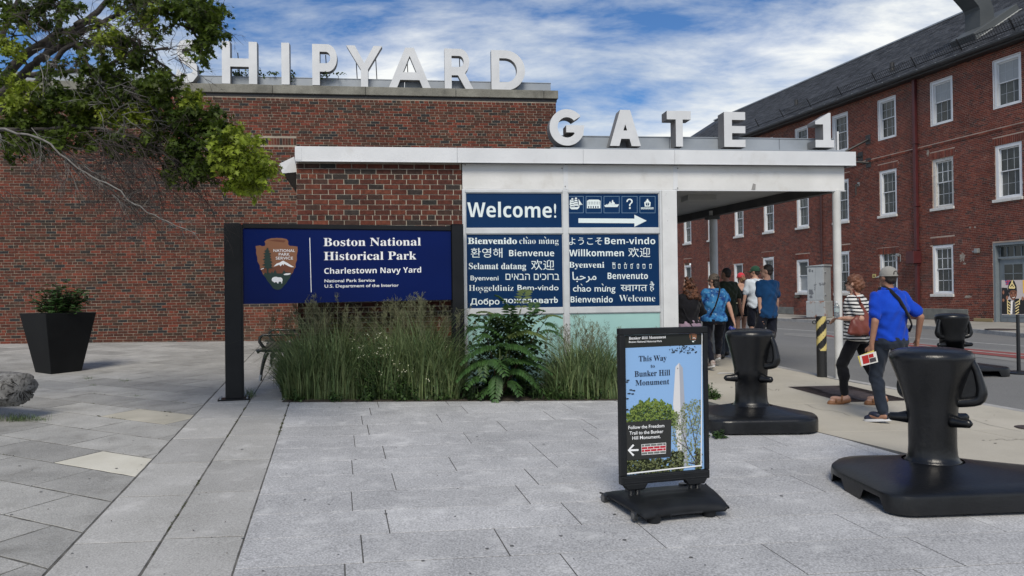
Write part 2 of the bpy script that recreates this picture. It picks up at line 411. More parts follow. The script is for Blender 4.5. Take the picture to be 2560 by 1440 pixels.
def clip_poly(P, a, b):
    """keep the part of polygon P left of the line a->b"""
    out = []; n = len(P); f = lambda p: (b[0] - a[0]) * (p[1] - a[1]) - (b[1] - a[1]) * (p[0] - a[0])
    for i in range(n):
        p, q = P[i], P[(i + 1) % n]; fp, fq = f(p), f(q)
        if fp >= 0: out.append(p)
        if (fp >= 0) != (fq >= 0):
            t = fp / (fp - fq); out.append((p[0] + (q[0] - p[0]) * t, p[1] + (q[1] - p[1]) * t))
    return out
def area(P): return abs(sum(P[i][0] * P[(i + 1) % len(P)][1] - P[(i + 1) % len(P)][0] * P[i][1] for i in range(len(P)))) / 2
def inset(P, d):
    c = np.mean(np.array(P), axis=0); out = []
    n = len(P); A2 = sum(P[i][0] * P[(i + 1) % n][1] - P[(i + 1) % n][0] * P[i][1] for i in range(n))
    if A2 < 0: P = P[::-1]
    for i in range(n):
        p0, p1, p2 = (np.array(P[k % n]) for k in (i - 1, i, i + 1))
        e1 = p1 - p0; e2 = p2 - p1; l1 = np.linalg.norm(e1); l2 = np.linalg.norm(e2)
        if l1 < 1e-4 or l2 < 1e-4: continue
        e1 /= l1; e2 /= l2; n1 = np.array([-e1[1], e1[0]]); n2 = np.array([-e2[1], e2[0]])
        b = n1 + n2; b = b / max(.3, b.dot(n1)) if np.linalg.norm(b) > 1e-6 else n1
        out.append(tuple(p1 + b * d))
    return out
def inpoly(P, q):
    s = None; n = len(P)
    for i in range(n):
        a, b = P[i], P[(i + 1) % n]; c = (b[0] - a[0]) * (q[1] - a[1]) - (b[1] - a[1]) * (q[0] - a[0])
        if s is None: s = c > 0
        elif (c > 0) != s: return False
    return True
def visible_xy(x, y, m=140):
    v = np.array([x, y, gz(x, y)]) - CAM; z = v.dot(Fw)
    if z < .5: return False
    px = 1280 + F * v.dot(Rt) / z; py = 720 - F * v.dot(Up) / z
    return -m < px < 2560 + m and py < 1440 + m * 2
def slab(P, mat_, parent, name='paving_slab', gap=.005, th=.03, zoff=0.0, zf=gz, wob=0.0):
    P = [p for i, p in enumerate(P) if math.hypot(p[0] - P[i - 1][0], p[1] - P[i - 1][1]) > .035]
    if len(P) < 3 or area(P) < .004: return None
    Q = inset(P, gap + rng.uniform(0, .002))
    if len(Q) < 3 or area(Q) < .7 * area(P): cc = np.mean(np.array(P), axis=0); Q = [tuple(cc + (np.array(p) - cc) * .985) for p in P]
    if wob:
        # hand-cut edges: corners a little off, sides not quite straight
        R_ = []; nq = len(Q)
        for i in range(nq):
            a, b = np.array(Q[i]), np.array(Q[(i + 1) % nq]); L_ = np.linalg.norm(b - a); m_ = max(1, int(L_ / .13)); nn = np.array([-(b - a)[1], (b - a)[0]]) / max(L_, 1e-6)
            for k in range(m_): R_.append(tuple(a + (b - a) * k / m_ + nn * (rng.random() * wob if k else wob * .4)))
        Q = R_
    Q2 = inset(Q, .0018)
    if len(Q2) != len(Q) or area(Q2) < .9 * area(Q): Q2 = Q
    cx, cy = np.mean(np.array(Q), axis=0); dz = rng.uniform(-.0004, .0004) + zoff; tx, ty = rng.uniform(-.0009, .0009), rng.uniform(-.0009, .0009)
    zz = lambda p: zf(*p) + dz + (p[0] - cx) * tx + (p[1] - cy) * ty
    n = len(Q); V = [(p[0], p[1], zz(p) - th) for p in Q] + [(p[0], p[1], zz(p) - .0015) for p in Q] + [(p[0], p[1], zz(p)) for p in Q2]
    Fs = [(i, (i + 1) % n, n + (i + 1) % n, n + i) for i in range(n)] + [(n + i, n + (i + 1) % n, 2 * n + (i + 1) % n, 2 * n + i) for i in range(n)]
    Fs += [tuple(range(2 * n, 3 * n))]
    c0 = np.array([cx, cy, zf(cx, cy)])
    if not any(visible_xy(q[0], q[1], 30) for q in Q):          # out of the photograph: one joined part
        key = (parent.name, mat_.name); SPARE.setdefault(key, (MB(), mat_, parent))[0].add(V, Fs, rng.random()); return None
    mb = MB(); mb.add([np.array(q) - c0 for q in V], Fs)
    return mb.build(name, mat_, parent, loc=c0)
SPARE = {}

# one grit bed under all the stones
def sheet(name, poly, off, m, zf=gz):
    return tag(MB().add([(x, y, zf(x, y) + off) for x, y in poly], [tuple(range(len(poly)))]).build(name, m), kind='structure')

eL = np.array([-.2245, .9745]); eR = np.array([.992, .127])
O1 = np.array([-1.56, 4.25]); O2 = np.array([-2.07, 4.25]); O3 = np.array([-2.60, 4.25])
BD = [(6.3, 1.5), (4.1, 5.9), (3.56, 7.01), (3.13, 7.89), (2.45, 9.70)]
granite = sheet('granite_paving', [tuple(O1 - eL * 2.9), (6.3, 1.3), (4.12, 5.9), (3.58, 7.01), (3.15, 7.89), (2.47, 9.72), tuple(O1 + eL * 5.56)], -.0030, JOINTG)
rowY = [9.67, 9.154, 8.666, 8.172, 7.659, 7.17, 6.679, 6.21, 5.738, 5.274, 4.80, 4.332, 3.86, 3.39, 2.92, 2.45, 1.98, 1.5]
r2 = random.Random(23)
for k in range(len(rowY) - 1):
    b1, b0 = (rowY[k] - O1[1]) / eL[1], (rowY[k + 1] - O1[1]) / eL[1]
    a = -.02 if k % 2 else -.02 - r2.uniform(0, .3)
    a = 0.0; first = True
    while a < 10:
        L_ = r2.choice([.85, .95, 1.1, 1.25, 1.25, 1.4]) if not first else r2.uniform(.6, 1.1)
        first = False
        P = [tuple(O1 + eR * aa + eL * bb) for aa, bb in ((a, b0), (a + L_, b0), (a + L_, b1), (a, b1))]
        a += L_
        for i in range(len(BD) - 1):
            if P: P = clip_poly(P, BD[i], BD[i + 1])
        if len(P) > 2: slab(P, GRAN, granite, gap=.0030)

strips = sheet('stone_band_paving', [tuple(O3 - eL * 2.9), tuple(O1 - eL * 2.9), tuple(O1 + eL * 13.4), tuple(O3 + eL * 13.4)], -.0034, JOINT)
for (Oa, Ob, off) in ((O3, O2, .0), (O2, O1, .05)):
    y = 1.8 + off
    while y < 17.2:
        h = .985 + rng.uniform(-.03, .03)
        t0, t1 = (y - 4.25) / eL[1], (y + h - 4.25) / eL[1]; y += h
        sk = .055
        P = [tuple(Oa + eL * (t0 - sk * 0)), tuple(Ob + eL * (t0 + sk)), tuple(Ob + eL * (t1 + sk)), tuple(Oa + eL * (t1 - sk * 0))]
        slab(P, STRIP, strips, gap=.0050, wob=.004)

Wfr = Fr((-6.63, 17.5, 0), math.atan(1923 / 15500))
flags = sheet('flagstone_paving', [(-16, 1.2), tuple(O3 - eL * 3.1), tuple(O3 + eL * 13.4), (-5.6, 17.9), (-16, 16.6)], -.0036, JOINT)
eB = np.array([.4305, .9026]); eA = np.array([-.9026, .4305])
white_pt, buff_pt = G(265, 1158)[:2], G(372, 1044)[:2]
rows = [2.784 - .51 * k for k in range(6, 0, -1)] + [2.784, 3.26, 3.778, 4.306, 4.78, 5.35] + [5.35 + .515 * k for k in range(1, 24)]
for k in range(len(rows) - 1):
    b0, b1 = rows[k], rows[k + 1]
    a = 6.48 - 1.04 * 12 + (-.52 if (k - 9) % 2 else 0)
    a += rng.uniform(-.05, .05) if abs(k - 8) > 2 else 0
    while a < 22:
        P = [tuple(eA * aa + eB * bb) for aa, bb in ((a, b0), (a, b1), (a + 1.04, b1), (a + 1.04, b0))]
        a += 1.04
        if area(P) <= 0: continue
        P = clip_poly(P[::-1], tuple(O3 + eL * 20), tuple(O3 - eL * 10)) if False else P
        A2 = sum(P[i][0] * P[(i + 1) % 4][1] - P[(i + 1) % 4][0] * P[i][1] for i in range(4))
        if A2 < 0: P = P[::-1]
        P = clip_poly(P, tuple(O3 - eL * 10), tuple(O3 + eL * 30))
        if len(P) < 3: continue
        wp0 = Wfr.P(-14, -.01, 0); wp1 = Wfr.P(9, -.01, 0)
        P = clip_poly(P, (wp1[0], wp1[1]), (wp0[0], wp0[1]))
        if len(P) < 3: continue
        if min(q[0] for q in P) < -15.8: continue
        m_ = FLAG
        if inpoly(P, white_pt): m_ = WSLAB
        elif inpoly(P, buff_pt): m_ = BSLAB
        o = slab(P, m_, flags, name='flagstone', gap=.0055, wob=.007)
        if o and m_ is WSLAB: tag(o, 'pale cream flagstone')
        if o and m_ is BSLAB: tag(o, 'cracked buff flagstone')

# ------------------------------------------------------------------ near pavement, road, kerbs, far pavement
NK = [(8.3, 3.2), (7.55, 5.2), (6.82, 7.1), (6.04, 9.12), (5.74, 9.86), (4.92, 11.7), (4.56, 13.2), (3.95, 14.9), (3.1, 17.6), (1.6, 22), (-.6, 28), (-4.4, 39), (-11, 58)]
def nkz(x, y): return min(gz(x, y), .50 + .004 * y)
FK = [(14.6, 3.2), (14.75, 8), (14.9, 14), (15.05, 18), (15.2, 22.3), (15.55, 26.5), (14.9, 31), (13.2, 38), (10.4, 48.5), (7.9, 58)]
FKZ = .335
def pl(poly, y):
    for (x0, y0), (x1, y1) in zip(poly, poly[1:]):
        if y0 <= y <= y1: return x0 + (x1 - x0) * (y - y0) / (y1 - y0)
    return poly[0][0] if y < poly[0][1] else poly[-1][0]
def roadz(x, y):
    xn, xf = pl(NK, y), pl(FK, y); zn, zf_ = nkz(xn, y) - .12, FKZ - .13
    t = min(1, max(0, (x - xn) / (xf - xn))); return zn + (zf_ - zn) * t + .05 * 4 * t * (1 - t)
ys = list(np.linspace(3.2, 58, 90)); mb = MB(); nu = 14
V = [(pl(NK, y) + (pl(FK, y) - pl(NK, y)) * j / nu, y) for y in ys for j in range(nu + 1)]
mb.add([(x, y, roadz(x, y)) for x, y in V], [(i * (nu + 1) + j, i * (nu + 1) + j + 1, (i + 1) * (nu + 1) + j + 1, (i + 1) * (nu + 1) + j) for i in range(len(ys) - 1) for j in range(nu)])
tag(mb.build('road', ASPH, smooth='all'), kind='structure')
def Groad(px, py, off=0.0):
    d = ray(px, py); t = 1.5 / -d[2] if d[2] < 0 else .01
    for _ in range(40):
        p = CAM + t * d; t = (roadz(p[0], p[1]) + off - CAM[2]) / d[2]
    return CAM + t * d

# near pavement panels lofted between the granite border and the kerb
IN = [(6.3, 1.5), (5.35, 3.4), (4.1, 5.9), (3.56, 7.01), (3.13, 7.89), (2.45, 9.70), (2.38, 11.35), (1.9, 13.5), (1.2, 17.6), (.2, 21)]
pav = tag(MB().add([(x, y, nkz(x, y) - .012) for x, y in
        [p for y in np.linspace(3.2, 20.5, 24) for p in ((pl(IN, y), y), (pl(NK, y) - .02, y))]],
        [(2 * i, 2 * i + 1, 2 * i + 3, 2 * i + 2) for i in range(23)]).build('pavement', JOINT), kind='structure')
def _loft(u, y):
    xi, xo = pl(IN, y), pl(NK, y) - .16; return (xi + (xo - xi) * u, y)
y = 3.25
while y < 20.4:
    h = 1.55
    for u0, u1 in ((0, .52), (.52, 1)):
        yk = [q for q in (7.01, 7.89, 9.70, 11.35, 9.12, 9.86, 5.9) if y + .02 < q < y + h - .02]
        yy = sorted([y] + yk + [y + h]); sk = .22
        P = [_loft(u0, q + sk * u0) for q in yy] ; P2 = [_loft(u1, q + sk * u1) for q in reversed(yy)]
        P = P + P2
        A2 = sum(P[i][0] * P[(i + 1) % len(P)][1] - P[(i + 1) % len(P)][0] * P[i][1] for i in range(len(P)))
        if A2 < 0: P = P[::-1]
        slab(P, CONC, pav, name='concrete_panel', gap=.003, zf=nkz)
    y += h
# kerb stones: a real step down to the road
kerb = empty('kerb', (0, 0, 0), kind='structure')
def kerb_line(poly, zf, side, depth, L0=1.8, y0=3.2, y1=50, w=.15):
    y = y0
    while y < y1:
        ye = min(y + L0, y1); a = np.array([pl(poly, y + .006), y + .006]); b = np.array([pl(poly, ye - .006), ye - .006])
        d = (b - a) / np.linalg.norm(b - a); n = np.array([d[1], -d[0]]) * side
        V = []
        for p in (a, b):
            for q, dz in ((p, -depth), (p - n * w, -depth), (p - n * w, 0), (p - n * .012, 0), (p, -.012)):
                V.append((q[0], q[1], zf(p[0], p[1]) + dz + .002))
        c0 = np.array([a[0], a[1], 0]); mb = MB().add([np.array(q) - c0 for q in V],
            [(0, 1, 2, 3, 4), (9, 8, 7, 6, 5), (0, 5, 6, 1), (1, 6, 7, 2), (2, 7, 8, 3), (3, 8, 9, 4), (4, 9, 5, 0)])
        mb.build('kerb_stone', KERB, kerb, loc=c0); y = ye
kerb_line(NK, nkz, 1, .2, y1=30)
kerb_line(FK, lambda x, y: FKZ, -1, .2, L0=2.2, y0=8, y1=52)
# far pavement up to the building
Bd = Fr((18.5, 29.6, 0), rad(-75.2))
ys = list(np.linspace(6, 54, 30)); mb = MB()
def fb(y): return 18.5 + (29.6 - y) * (.256 / .967) + .4
mb.add([q for y in ys for q in ((pl(FK, y) + .14, y, FKZ), (pl(FK, y) + 1.6, y, FKZ + .015), (fb(y) if y > 10 else 22, y, .395))],
       [(3 * i + k, 3 * i + k + 1, 3 * i + k + 4, 3 * i + k + 3) for i in range(29) for k in (0, 1)])
tag(mb.build('far_pavement', FARC), kind='structure')

for (mb_, m_, par_) in SPARE.values(): tag(mb_.build('paving_stones', m_, par_, attr=True), kind='stuff')
# painted trail line on the road: brick red between pale borders, 4 mm above the asphalt
REDP = mat('trail_red', (.20, .045, .04), .8, (.28, .07, .06), 12, 6, bump=.2, bscale=90, stain=(6, (.12, .1, .09), .5, .75, .6), coords='World')
WHP = mat('road_white', (.42, .42, .40), .8, (.26, .26, .25), 10, 7, coords='World')
PATCH = mat('road_patch', (.17, .168, .16), .9, (.23, .228, .215), 3, 7, bump=.3, bscale=90, coords='World')
def strip_on_road(name, pts_a, pts_b, m, off=.004, n=26):
    def samp(P, t):
        L_ = len(P) - 1; i = min(int(t * L_), L_ - 1); f = t * L_ - i
        return (P[i][0] + (P[i + 1][0] - P[i][0]) * f, P[i][1] + (P[i + 1][1] - P[i][1]) * f)
    mb = MB(); V = []
    for i in range(n + 1):
        for P in (pts_a, pts_b):
            q = Groad(*samp(P, i / n)); V.append((q[0], q[1], roadz(q[0], q[1]) + off))
    mb.add(V, [(2 * i, 2 * i + 1, 2 * i + 3, 2 * i + 2) for i in range(n)])
    return tag(mb.build(name, m), kind='structure')
strip_on_road('road_patch', [(1960, 832), (2100, 838), (2400, 867), (2600, 883)], [(1960, 838), (2100, 850), (2400, 888), (2600, 912)], PATCH, .004)
strip_on_road('trail_marking', [(2045, 836), (2100, 841), (2400, 870.5), (2600, 888)], [(2045, 838), (2100, 846), (2400, 881), (2600, 902)], REDP, .008)
strip_on_road('trail_centre_line', [(2080, 840), (2400, 875), (2600, 893.5)], [(2080, 840.8), (2400, 876.3), (2600, 895)], WHP, .012)
strip_on_road('road_marking', [(1925, 820), (2200, 838), (2600, 868)], [(1925, 821), (2200, 839), (2600, 869.4)], WHP, .004)

# iron covers in the pavement
IRON = mat('rusty_iron', (.055, .042, .042), .7, (.10, .075, .07), 14, 6, metal=.3, bump=.6, bscale=120, coords='World')
def hatch():
    c = [G(1970, 967.5), G(2112, 1006), G(2266, 995.6), G(2120, 963.8)]
    cen = sum(c) / 4; t = empty('access_hatch', cen, label='rusty square iron hatch set in the tan pavement', cat='hatch')
    e1 = c[1] - c[0]; e2 = c[3] - c[0]
    P = lambda a, b, h: c[0] + e1 * a + e2 * b + np.array([0, 0, h]) - cen
    mb = MB(); mb.add([P(0, 0, .004), P(1, 0, .004), P(1, 1, .004), P(0, 1, .004)], [(0, 1, 2, 3)])
    mb.build('frame', IRON, t)
    mb = MB(); mb.add([P(.03, .03, .008), P(.97, .03, .008), P(.97, .97, .008), P(.03, .97, .008)], [(0, 1, 2, 3)])
    mb.build('plate', IRON, t)
    mb = MB()
    for i in range(34):
        for j in range(2):
            a = .05 + i * .0272
            for b0, b1 in ((.04, .30), (.70, .96)) : mb.add([P(a, b0, .0085), P(a + .013, b0, .0085), P(a + .013, b1, .012), P(a, b1, .012)], [(0, 1, 2, 3)])
    tag(mb.build('ribs', IRON, t), kind='stuff')
    mb = MB(); V = []
    for k in range(40):
        an = 2 * math.pi * k / 40
        for r, h in ((.30, .009), (.275, .013)): V.append(P(.5 + r * math.cos(an), .5 + r * math.sin(an), h))
    mb.add(V, [(2 * k, (2 * k + 2) % 80, (2 * k + 3) % 80, 2 * k + 1) for k in range(40)]); mb.add([P(.5 + .27 * math.cos(2 * math.pi * k / 40), .5 + .27 * math.sin(2 * math.pi * k / 40), .0125) for k in range(40)], [tuple(range(40))])
    mb.build('lid', IRON, t)
hatch()
def cracks():
    mb = MB(); r = random.Random(6)
    for pts in ([(1905, 968), (1935, 976), (1948, 973), (1945, 980)], [(2470, 1102), (2505, 1098), (2530, 1102), (2580, 1096)], [(2010, 1010), (2040, 1022), (2100, 1030), (2130, 1042)], [(1850, 952), (1880, 957), (1915, 956)], [(2420, 1046), (2470, 1062), (2580, 1084)]):
        P = []
        for (a, b), (c, d) in zip(pts, pts[1:]):
            for t in (0, .25, .5, .75): P.append(G(a + (c - a) * t + r.gauss(0, 1.2), b + (d - b) * t + r.gauss(0, .7)))
        V = []
        for i, p in enumerate(P):
            z_ = nkz(p[0], p[1]) + .0035; w = .0035 * (1 - abs(2 * i / len(P) - 1) * .6); t = P[min(i + 1, len(P) - 1)] - P[max(i - 1, 0)]; n = np.array([-t[1], t[0]]); n = n / max(1e-6, np.linalg.norm(n)) * w
            V += [(p[0] - n[0], p[1] - n[1], z_), (p[0] + n[0], p[1] + n[1], z_)]
        mb.add(V, [(2 * i, 2 * i + 1, 2 * i + 3, 2 * i + 2) for i in range(len(P) - 1)])
    tag(mb.build('cracks', mat('crack_line', (.05, .045, .035), .95), pav), kind='stuff')
    mb = MB()
    for _ in range(34):
        px, py = r.uniform(1780, 2560), r.uniform(930, 1130); p = G(px, py); s = r.uniform(.008, .022)
        if p[0] > pl(NK, p[1]) - .2 or p[0] < pl(IN, p[1]): continue
        z_ = nkz(p[0], p[1]) + .0035; mb.add([(p[0] + s * math.cos(a) * r.uniform(.7, 1.2), p[1] + s * math.sin(a) * r.uniform(.7, 1.2), z_) for a in np.linspace(0, 5.6, 8)], [tuple(range(8))])
    tag(mb.build('gum_spots', mat('gum', (.11, .10, .085), .9), pav), kind='stuff')
    mb = MB()
    for _ in range(60):
        px, py = r.uniform(0, 2000), r.uniform(1010, 1438); p = G(px, py); s = r.uniform(.005, .014); z_ = gz(p[0], p[1]) + .0045
        mb.add([(p[0] + s * math.cos(a) * r.uniform(.7, 1.2), p[1] + s * math.sin(a) * r.uniform(.7, 1.2), z_) for a in np.linspace(0, 5.6, 8)], [tuple(range(8))])
    tag(mb.build('gum_spots', mat('gum2', (.10, .10, .10), .9), granite), kind='stuff')
cracks()
def manhole(name, p, r, label, n=36):
    t = empty(name, p, label=label, cat='manhole cover')
    mb = MB().lathe([(r, 0), (r, .006), (r * .96, .008), (r * .9, .004)], n); mb.build('rim', IRON, t)
    MB().lathe([(r * .88, 0), (r * .88, .009), (.001, .01)], n).build('lid', IRON, t)
p = D(2503, 817, 25.0); p[2] = FKZ + .018
manhole('manhole_cover', p, .47, 'dark round cover in the far pavement before the grey doors')
p = D(2022, 800, 37.0); p[2] = FKZ + .016
manhole('manhole_cover', p, .8, 'dark round cover in the far pavement below the steel cabinet')
p = G(2572, 1070); p[2] = nkz(p[0], p[1]) + .003
manhole('manhole_cover', p, .13, 'small round iron lid at the right edge of the near pavement')

# ================================================================== BRICKWORK
BR_WALL = brick_mat('wall_brick', [(0, (.098, .028, .017)), (.16, (.066, .024, .016)), (.30, (.120, .031, .018)), (.42, (.046, .027, .019)), (.54, (.082, .030, .019)),
                                   (.66, (.108, .040, .024)), (.76, (.027, .023, .021)), (.83, (.150, .037, .022)), (.90, (.075, .038, .026)), (.95, (.022, .022, .023))], stain=(.35, (.15, .10, .075), .56, .8, .3))
BR_KIOSK = brick_mat('kiosk_brick', [(0, (.092, .027, .018)), (.25, (.072, .024, .017)), (.5, (.112, .033, .020)), (.68, (.050, .027, .021)), (.80, (.035, .028, .025)), (.90, (.135, .042, .025)), (.96, (.028, .026, .024))])
BR_BLD = brick_mat('building_brick', [(0, (.160, .042, .027)), (.2, (.128, .036, .025)), (.4, (.188, .051, .031)), (.6, (.106, .036, .027)), (.75, (.146, .039, .026)), (.88, (.074, .034, .028)), (.95, (.205, .070, .045))], stain=(.22, (.075, .055, .05), .5, .72, .55))
MORT = mat('mortar', (.34, .295, .235), .95, (.24, .20, .165), 4, 8, bump=.4, bscale=90, dist=.004, coords='World')
MORT_K = mat('kiosk_mortar', (.46, .42, .345), .95, (.37, .33, .27), 5, 8, bump=.4, bscale=90, dist=.004, coords='World')
MORT_B = mat('building_mortar', (.46, .36, .29), .95, (.32, .24, .195), 2.5, 8, bump=.3, bscale=90, dist=.004, coords='World')

def courses(u0, u1, w0, w1, ch, bl, jt, holes, seed=1, hdr=6, hoff=5, jit=.004):
    """running bond with a header row every `hdr` courses, cut around the openings"""
    r = random.Random(seed); out = []; k = 0; w = w0
    while w + ch * .6 < w1:
        z0, z1 = w + jt / 2, min(w + ch - jt / 2, w1)
        head = (k % hdr) == hoff; L_ = (bl / 2) if head else bl
        u = u0 - (bl * .25 if head else (bl / 2 if k % 2 else 0))
        cuts = [(h[0], h[1]) for h in holes if h[2] < z1 and h[3] > z0]
        while u < u1 - .01:
            ul = L_ + r.uniform(-jit, jit)
            if head and r.random() < .07: ul = bl
            a, b = max(u0, u + jt / 2), min(u1, u + ul - jt / 2); u += ul
            segs = [(a, b)]
            for c, d in cuts:
                ns = []
                for s_, e_ in segs:
                    if d <= s_ or c >= e_: ns.append((s_, e_))
                    else:
                        if c - s_ > .025: ns.append((s_, c - .002))
                        if e_ - d > .025: ns.append((d + .002, e_))
                segs = ns
            for s_, e_ in segs:
                if e_ - s_ > .02: out.append((s_, e_, z0, z1))
        w += ch; k += 1
    return out
def lay(bricks, wall, m, root_name='brick', proud=.006, depth=.03, pick=None, nmax=300, seed=5):
    """bricks picked by `pick` become parts of their own that share one mesh; the rest is one joined part"""
    r = random.Random(seed); sel, rest = [], []
    if pick:
        sc = sorted(bricks, key=pick, reverse=True); sel, rest = sc[:nmax], sc[nmax:]
    else: rest = bricks
    unit = MB().box(0, 1, 0, 1, 0, 1).mesh('brick', m)
    for (a, b, z0, z1) in sel:
        pr = proud + r.uniform(-.002, .0025)
        obj(root_name, unit, wall, (a, -pr, z0), 0, (b - a, pr + depth * .3, z1 - z0))
    V, Fc, A = [], [], []
    for (a, b, z0, z1) in rest:
        pr = proud + r.uniform(-.002, .0025); i = len(V); j1 = r.uniform(-.0015, .0015)
        V += [(a, -pr, z0 + j1), (b, -pr, z0 - j1), (b, -pr, z1 - j1), (a, -pr, z1 + j1), (a, .004, z0), (b, .004, z0), (b, .004, z1), (a, .004, z1)]
        Fc += [(i, i + 1, i + 2, i + 3), (i, i + 4, i + 5, i + 1), (i + 1, i + 5, i + 6, i + 2), (i + 2, i + 6, i + 7, i + 3), (i + 3, i + 7, i + 4, i)]
        q = r.random(); A += [q] * 5
    mb = MB(); mb.v = V; mb.f = Fc; mb.a = A
    tag(mb.build('brickwork', m, wall, attr=True), kind='stuff')

# ------------------------------------------------------------------ the long brick wall with the rooftop sign
def long_wall():
    fr = Wfr; wall = empty('brick_wall', fr.O, fr.th, 'long dark red brick wall with concrete coping under the rooftop letters', 'wall')
    U0, U1 = -13.5, 7.80; ZT = 6.30
    MB().box(U0, U1, 0, .35, .3, ZT).build('wall_core', MORT, wall)
    MB().box(U1 - .35, U1 - .002, .35, 7, .3, ZT).build('return_wall', MORT, wall)
    # blocked opening: a soldier row of upright bricks
    s0 = fr.uv(600, 354)[0]; s1 = fr.uv(741, 354)[0]; sw0 = fr.uv(670, 362)[1]; sw1 = fr.uv(670, 345)[1]
    B = courses(U0, U1, .30, ZT, .0622, .2125, .0105, [(s0, s1, sw0, sw1)], 3)
    B = [b for b in B if b[3] > .62]
    n = int((s1 - s0) / .0622)
    for i in range(n): B.append((s0 + i * (s1 - s0) / n + .004, s0 + (i + 1) * (s1 - s0) / n - .004, sw0 + .002, sw1 - .002))
    def pk(b):
        u = (b[0] + b[1]) / 2; return -abs(u + 2.0) * .35 - abs(b[2] - 2.0)
    lay(B, wall, BR_WALL, pick=pk, proud=.006)
    CON = mat('coping_concrete', (.155, .15, .125), .9, (.24, .235, .20), 3, 9, bump=.5, bscale=50, dist=.01, speck=(60, (.08, .08, .065), (.32, .31, .28), .3),
              stain=(2.2, (.06, .06, .05), .5, .72, .6), coords='World')
    DARK = mat('dark_flashing', (.012, .012, .014), .5)
    MB().box(U0, U1 + .02, -.012, .36, ZT + .0, ZT + .065).build('flashing', DARK, wall)
    u = U0
    while u < U1 + .04:
        e = min(u + 2.1, U1 + .05)
        MB().box(u + .004, e - .004, -.07, .42, ZT + .067, ZT + .262).build('coping', CON, wall, bevel=.008, bseg=1); u += 2.1
    return wall
long_wall()
# ================================================================== METAL LETTERS
LWHITE = mat('letter_face', (.62, .635, .65), .42, (.54, .555, .57), 2.2, 7, spec=.4, bump=.03, bscale=8, stain=(5, (.42, .41, .39), .64, .82, .5))
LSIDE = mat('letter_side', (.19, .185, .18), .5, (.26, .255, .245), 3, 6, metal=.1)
STEEL = mat('pale_steel', (.25, .28, .315), .5, (.31, .34, .375), 2, 6, metal=.1, stain=(3, (.16, .16, .155), .58, .8, .5))
BLK = mat('black_paint', (.008, .009, .011), .34, (.014, .016, .019), 5, 6, coat=.2, spec=.5)
def arc(cx, cy, rx, ry, a0, a1, n=18): return [(cx + rx * math.cos(rad(a0 + (a1 - a0) * i / n)), cy + ry * math.sin(rad(a0 + (a1 - a0) * i / n))) for i in range(n + 1)]
def glyph(ch):
    """outlines in a unit box, outer loop first"""
    if ch == 'H': return [[(0, 0), (.235, 0), (.235, .405), (.765, .405), (.765, 0), (1, 0), (1, 1), (.765, 1), (.765, .60), (.235, .60), (.235, 1), (0, 1)]]
    if ch == 'I': return [[(0, 0), (1, 0), (1, 1), (0, 1)]]
    if ch == 'T': return [[(.37, 0), (.66, 0), (.66, .76), (1, .76), (1, 1), (0, 1), (0, .76), (.37, .76)]]
    if ch == 'E': return [[(0, 0), (1, 0), (1, .205), (.37, .205), (.37, .395), (1, .395), (1, .60), (.37, .60), (.37, .775), (1, .775), (1, 1), (0, 1)]]
    if ch == 'A': return [[(0, 0), (.19, 0), (.275, .22), (.725, .22), (.81, 0), (1, 0), (.60, 1), (.40, 1)], [(.345, .405), (.50, .80), (.655, .405)]]
    if ch == 'a': return [[(0, 0), (.30, 0), (.365, .20), (.635, .20), (.70, 0), (1, 0), (.66, 1), (.34, 1)], [(.44, .43), (.50, .60), (.56, .43)]]
    if ch == 'Y': return [[(.40, 0), (.60, 0), (.60, .42), (1, 1), (.76, 1), (.50, .58), (.24, 1), (0, 1), (.40, .42)]]
    if ch == 'P': return [[(0, 0), (.30, 0), (.30, .33)] + arc(.60, .665, .40, .335, -90, 90) + [(0, 1)], [(.30, .535)] + arc(.55, .675, .18, .14, -90, 90, 12) + [(.30, .815)]]
    if ch == 'R': return [[(0, 0), (.24, 0), (.24, .35), (.46, .35), (.73, 0), (1, 0), (.70, .40)] + arc(.52, .685, .33, .315, -52, 90) + [(0, 1)],
                          [(.24, .555)] + arc(.50, .69, .155, .135, -90, 90, 12) + [(.24, .825)]]
    if ch == 'D': return [[(0, 0)] + arc(.42, .5, .58, .5, -90, 90, 26) + [(0, 1)], [(.24, .20)] + arc(.42, .5, .34, .30, -90, 90, 20) + [(.24, .80)]]
    if ch == '1': return [[(0, 0), (1, 0), (1, .215), (.83, .215), (.83, 1), (.72, 1), (0, .76), (0, .665), (.42, .665), (.42, .215), (0, .215)]]
    if ch == 'G': return [arc(.50, .5, .50, .5, 38, 318, 44) + [(.965, .285), (1, .56), (.475, .56), (.475, .365), (.70, .365)] + arc(.50, .5, .27, .28, -36, -318, 30)[0:1] +
                          [(.50 + .27 * math.cos(rad(-36 - 282 * i / 30)), .5 + .28 * math.sin(rad(-36 - 282 * i / 30))) for i in range(1, 31)]]
    if ch == 'S':
        c = [(.90, .80), (.72, .895), (.50, .90), (.28, .87), (.17, .74), (.24, .61), (.45, .53), (.66, .46), (.82, .36), (.84, .22), (.70, .125), (.48, .10), (.25, .13), (.07, .23)]
        c = np.array(c); L_, R_ = [], []
        for i in range(len(c)):
            t = c[min(i + 1, len(c) - 1)] - c[max(i - 1, 0)]; t = t / np.linalg.norm(t); n = np.array([-t[1], t[0]]) * .105; L_.append(tuple(c[i] + n)); R_.append(tuple(c[i] - n))
        return [L_ + R_[::-1]]
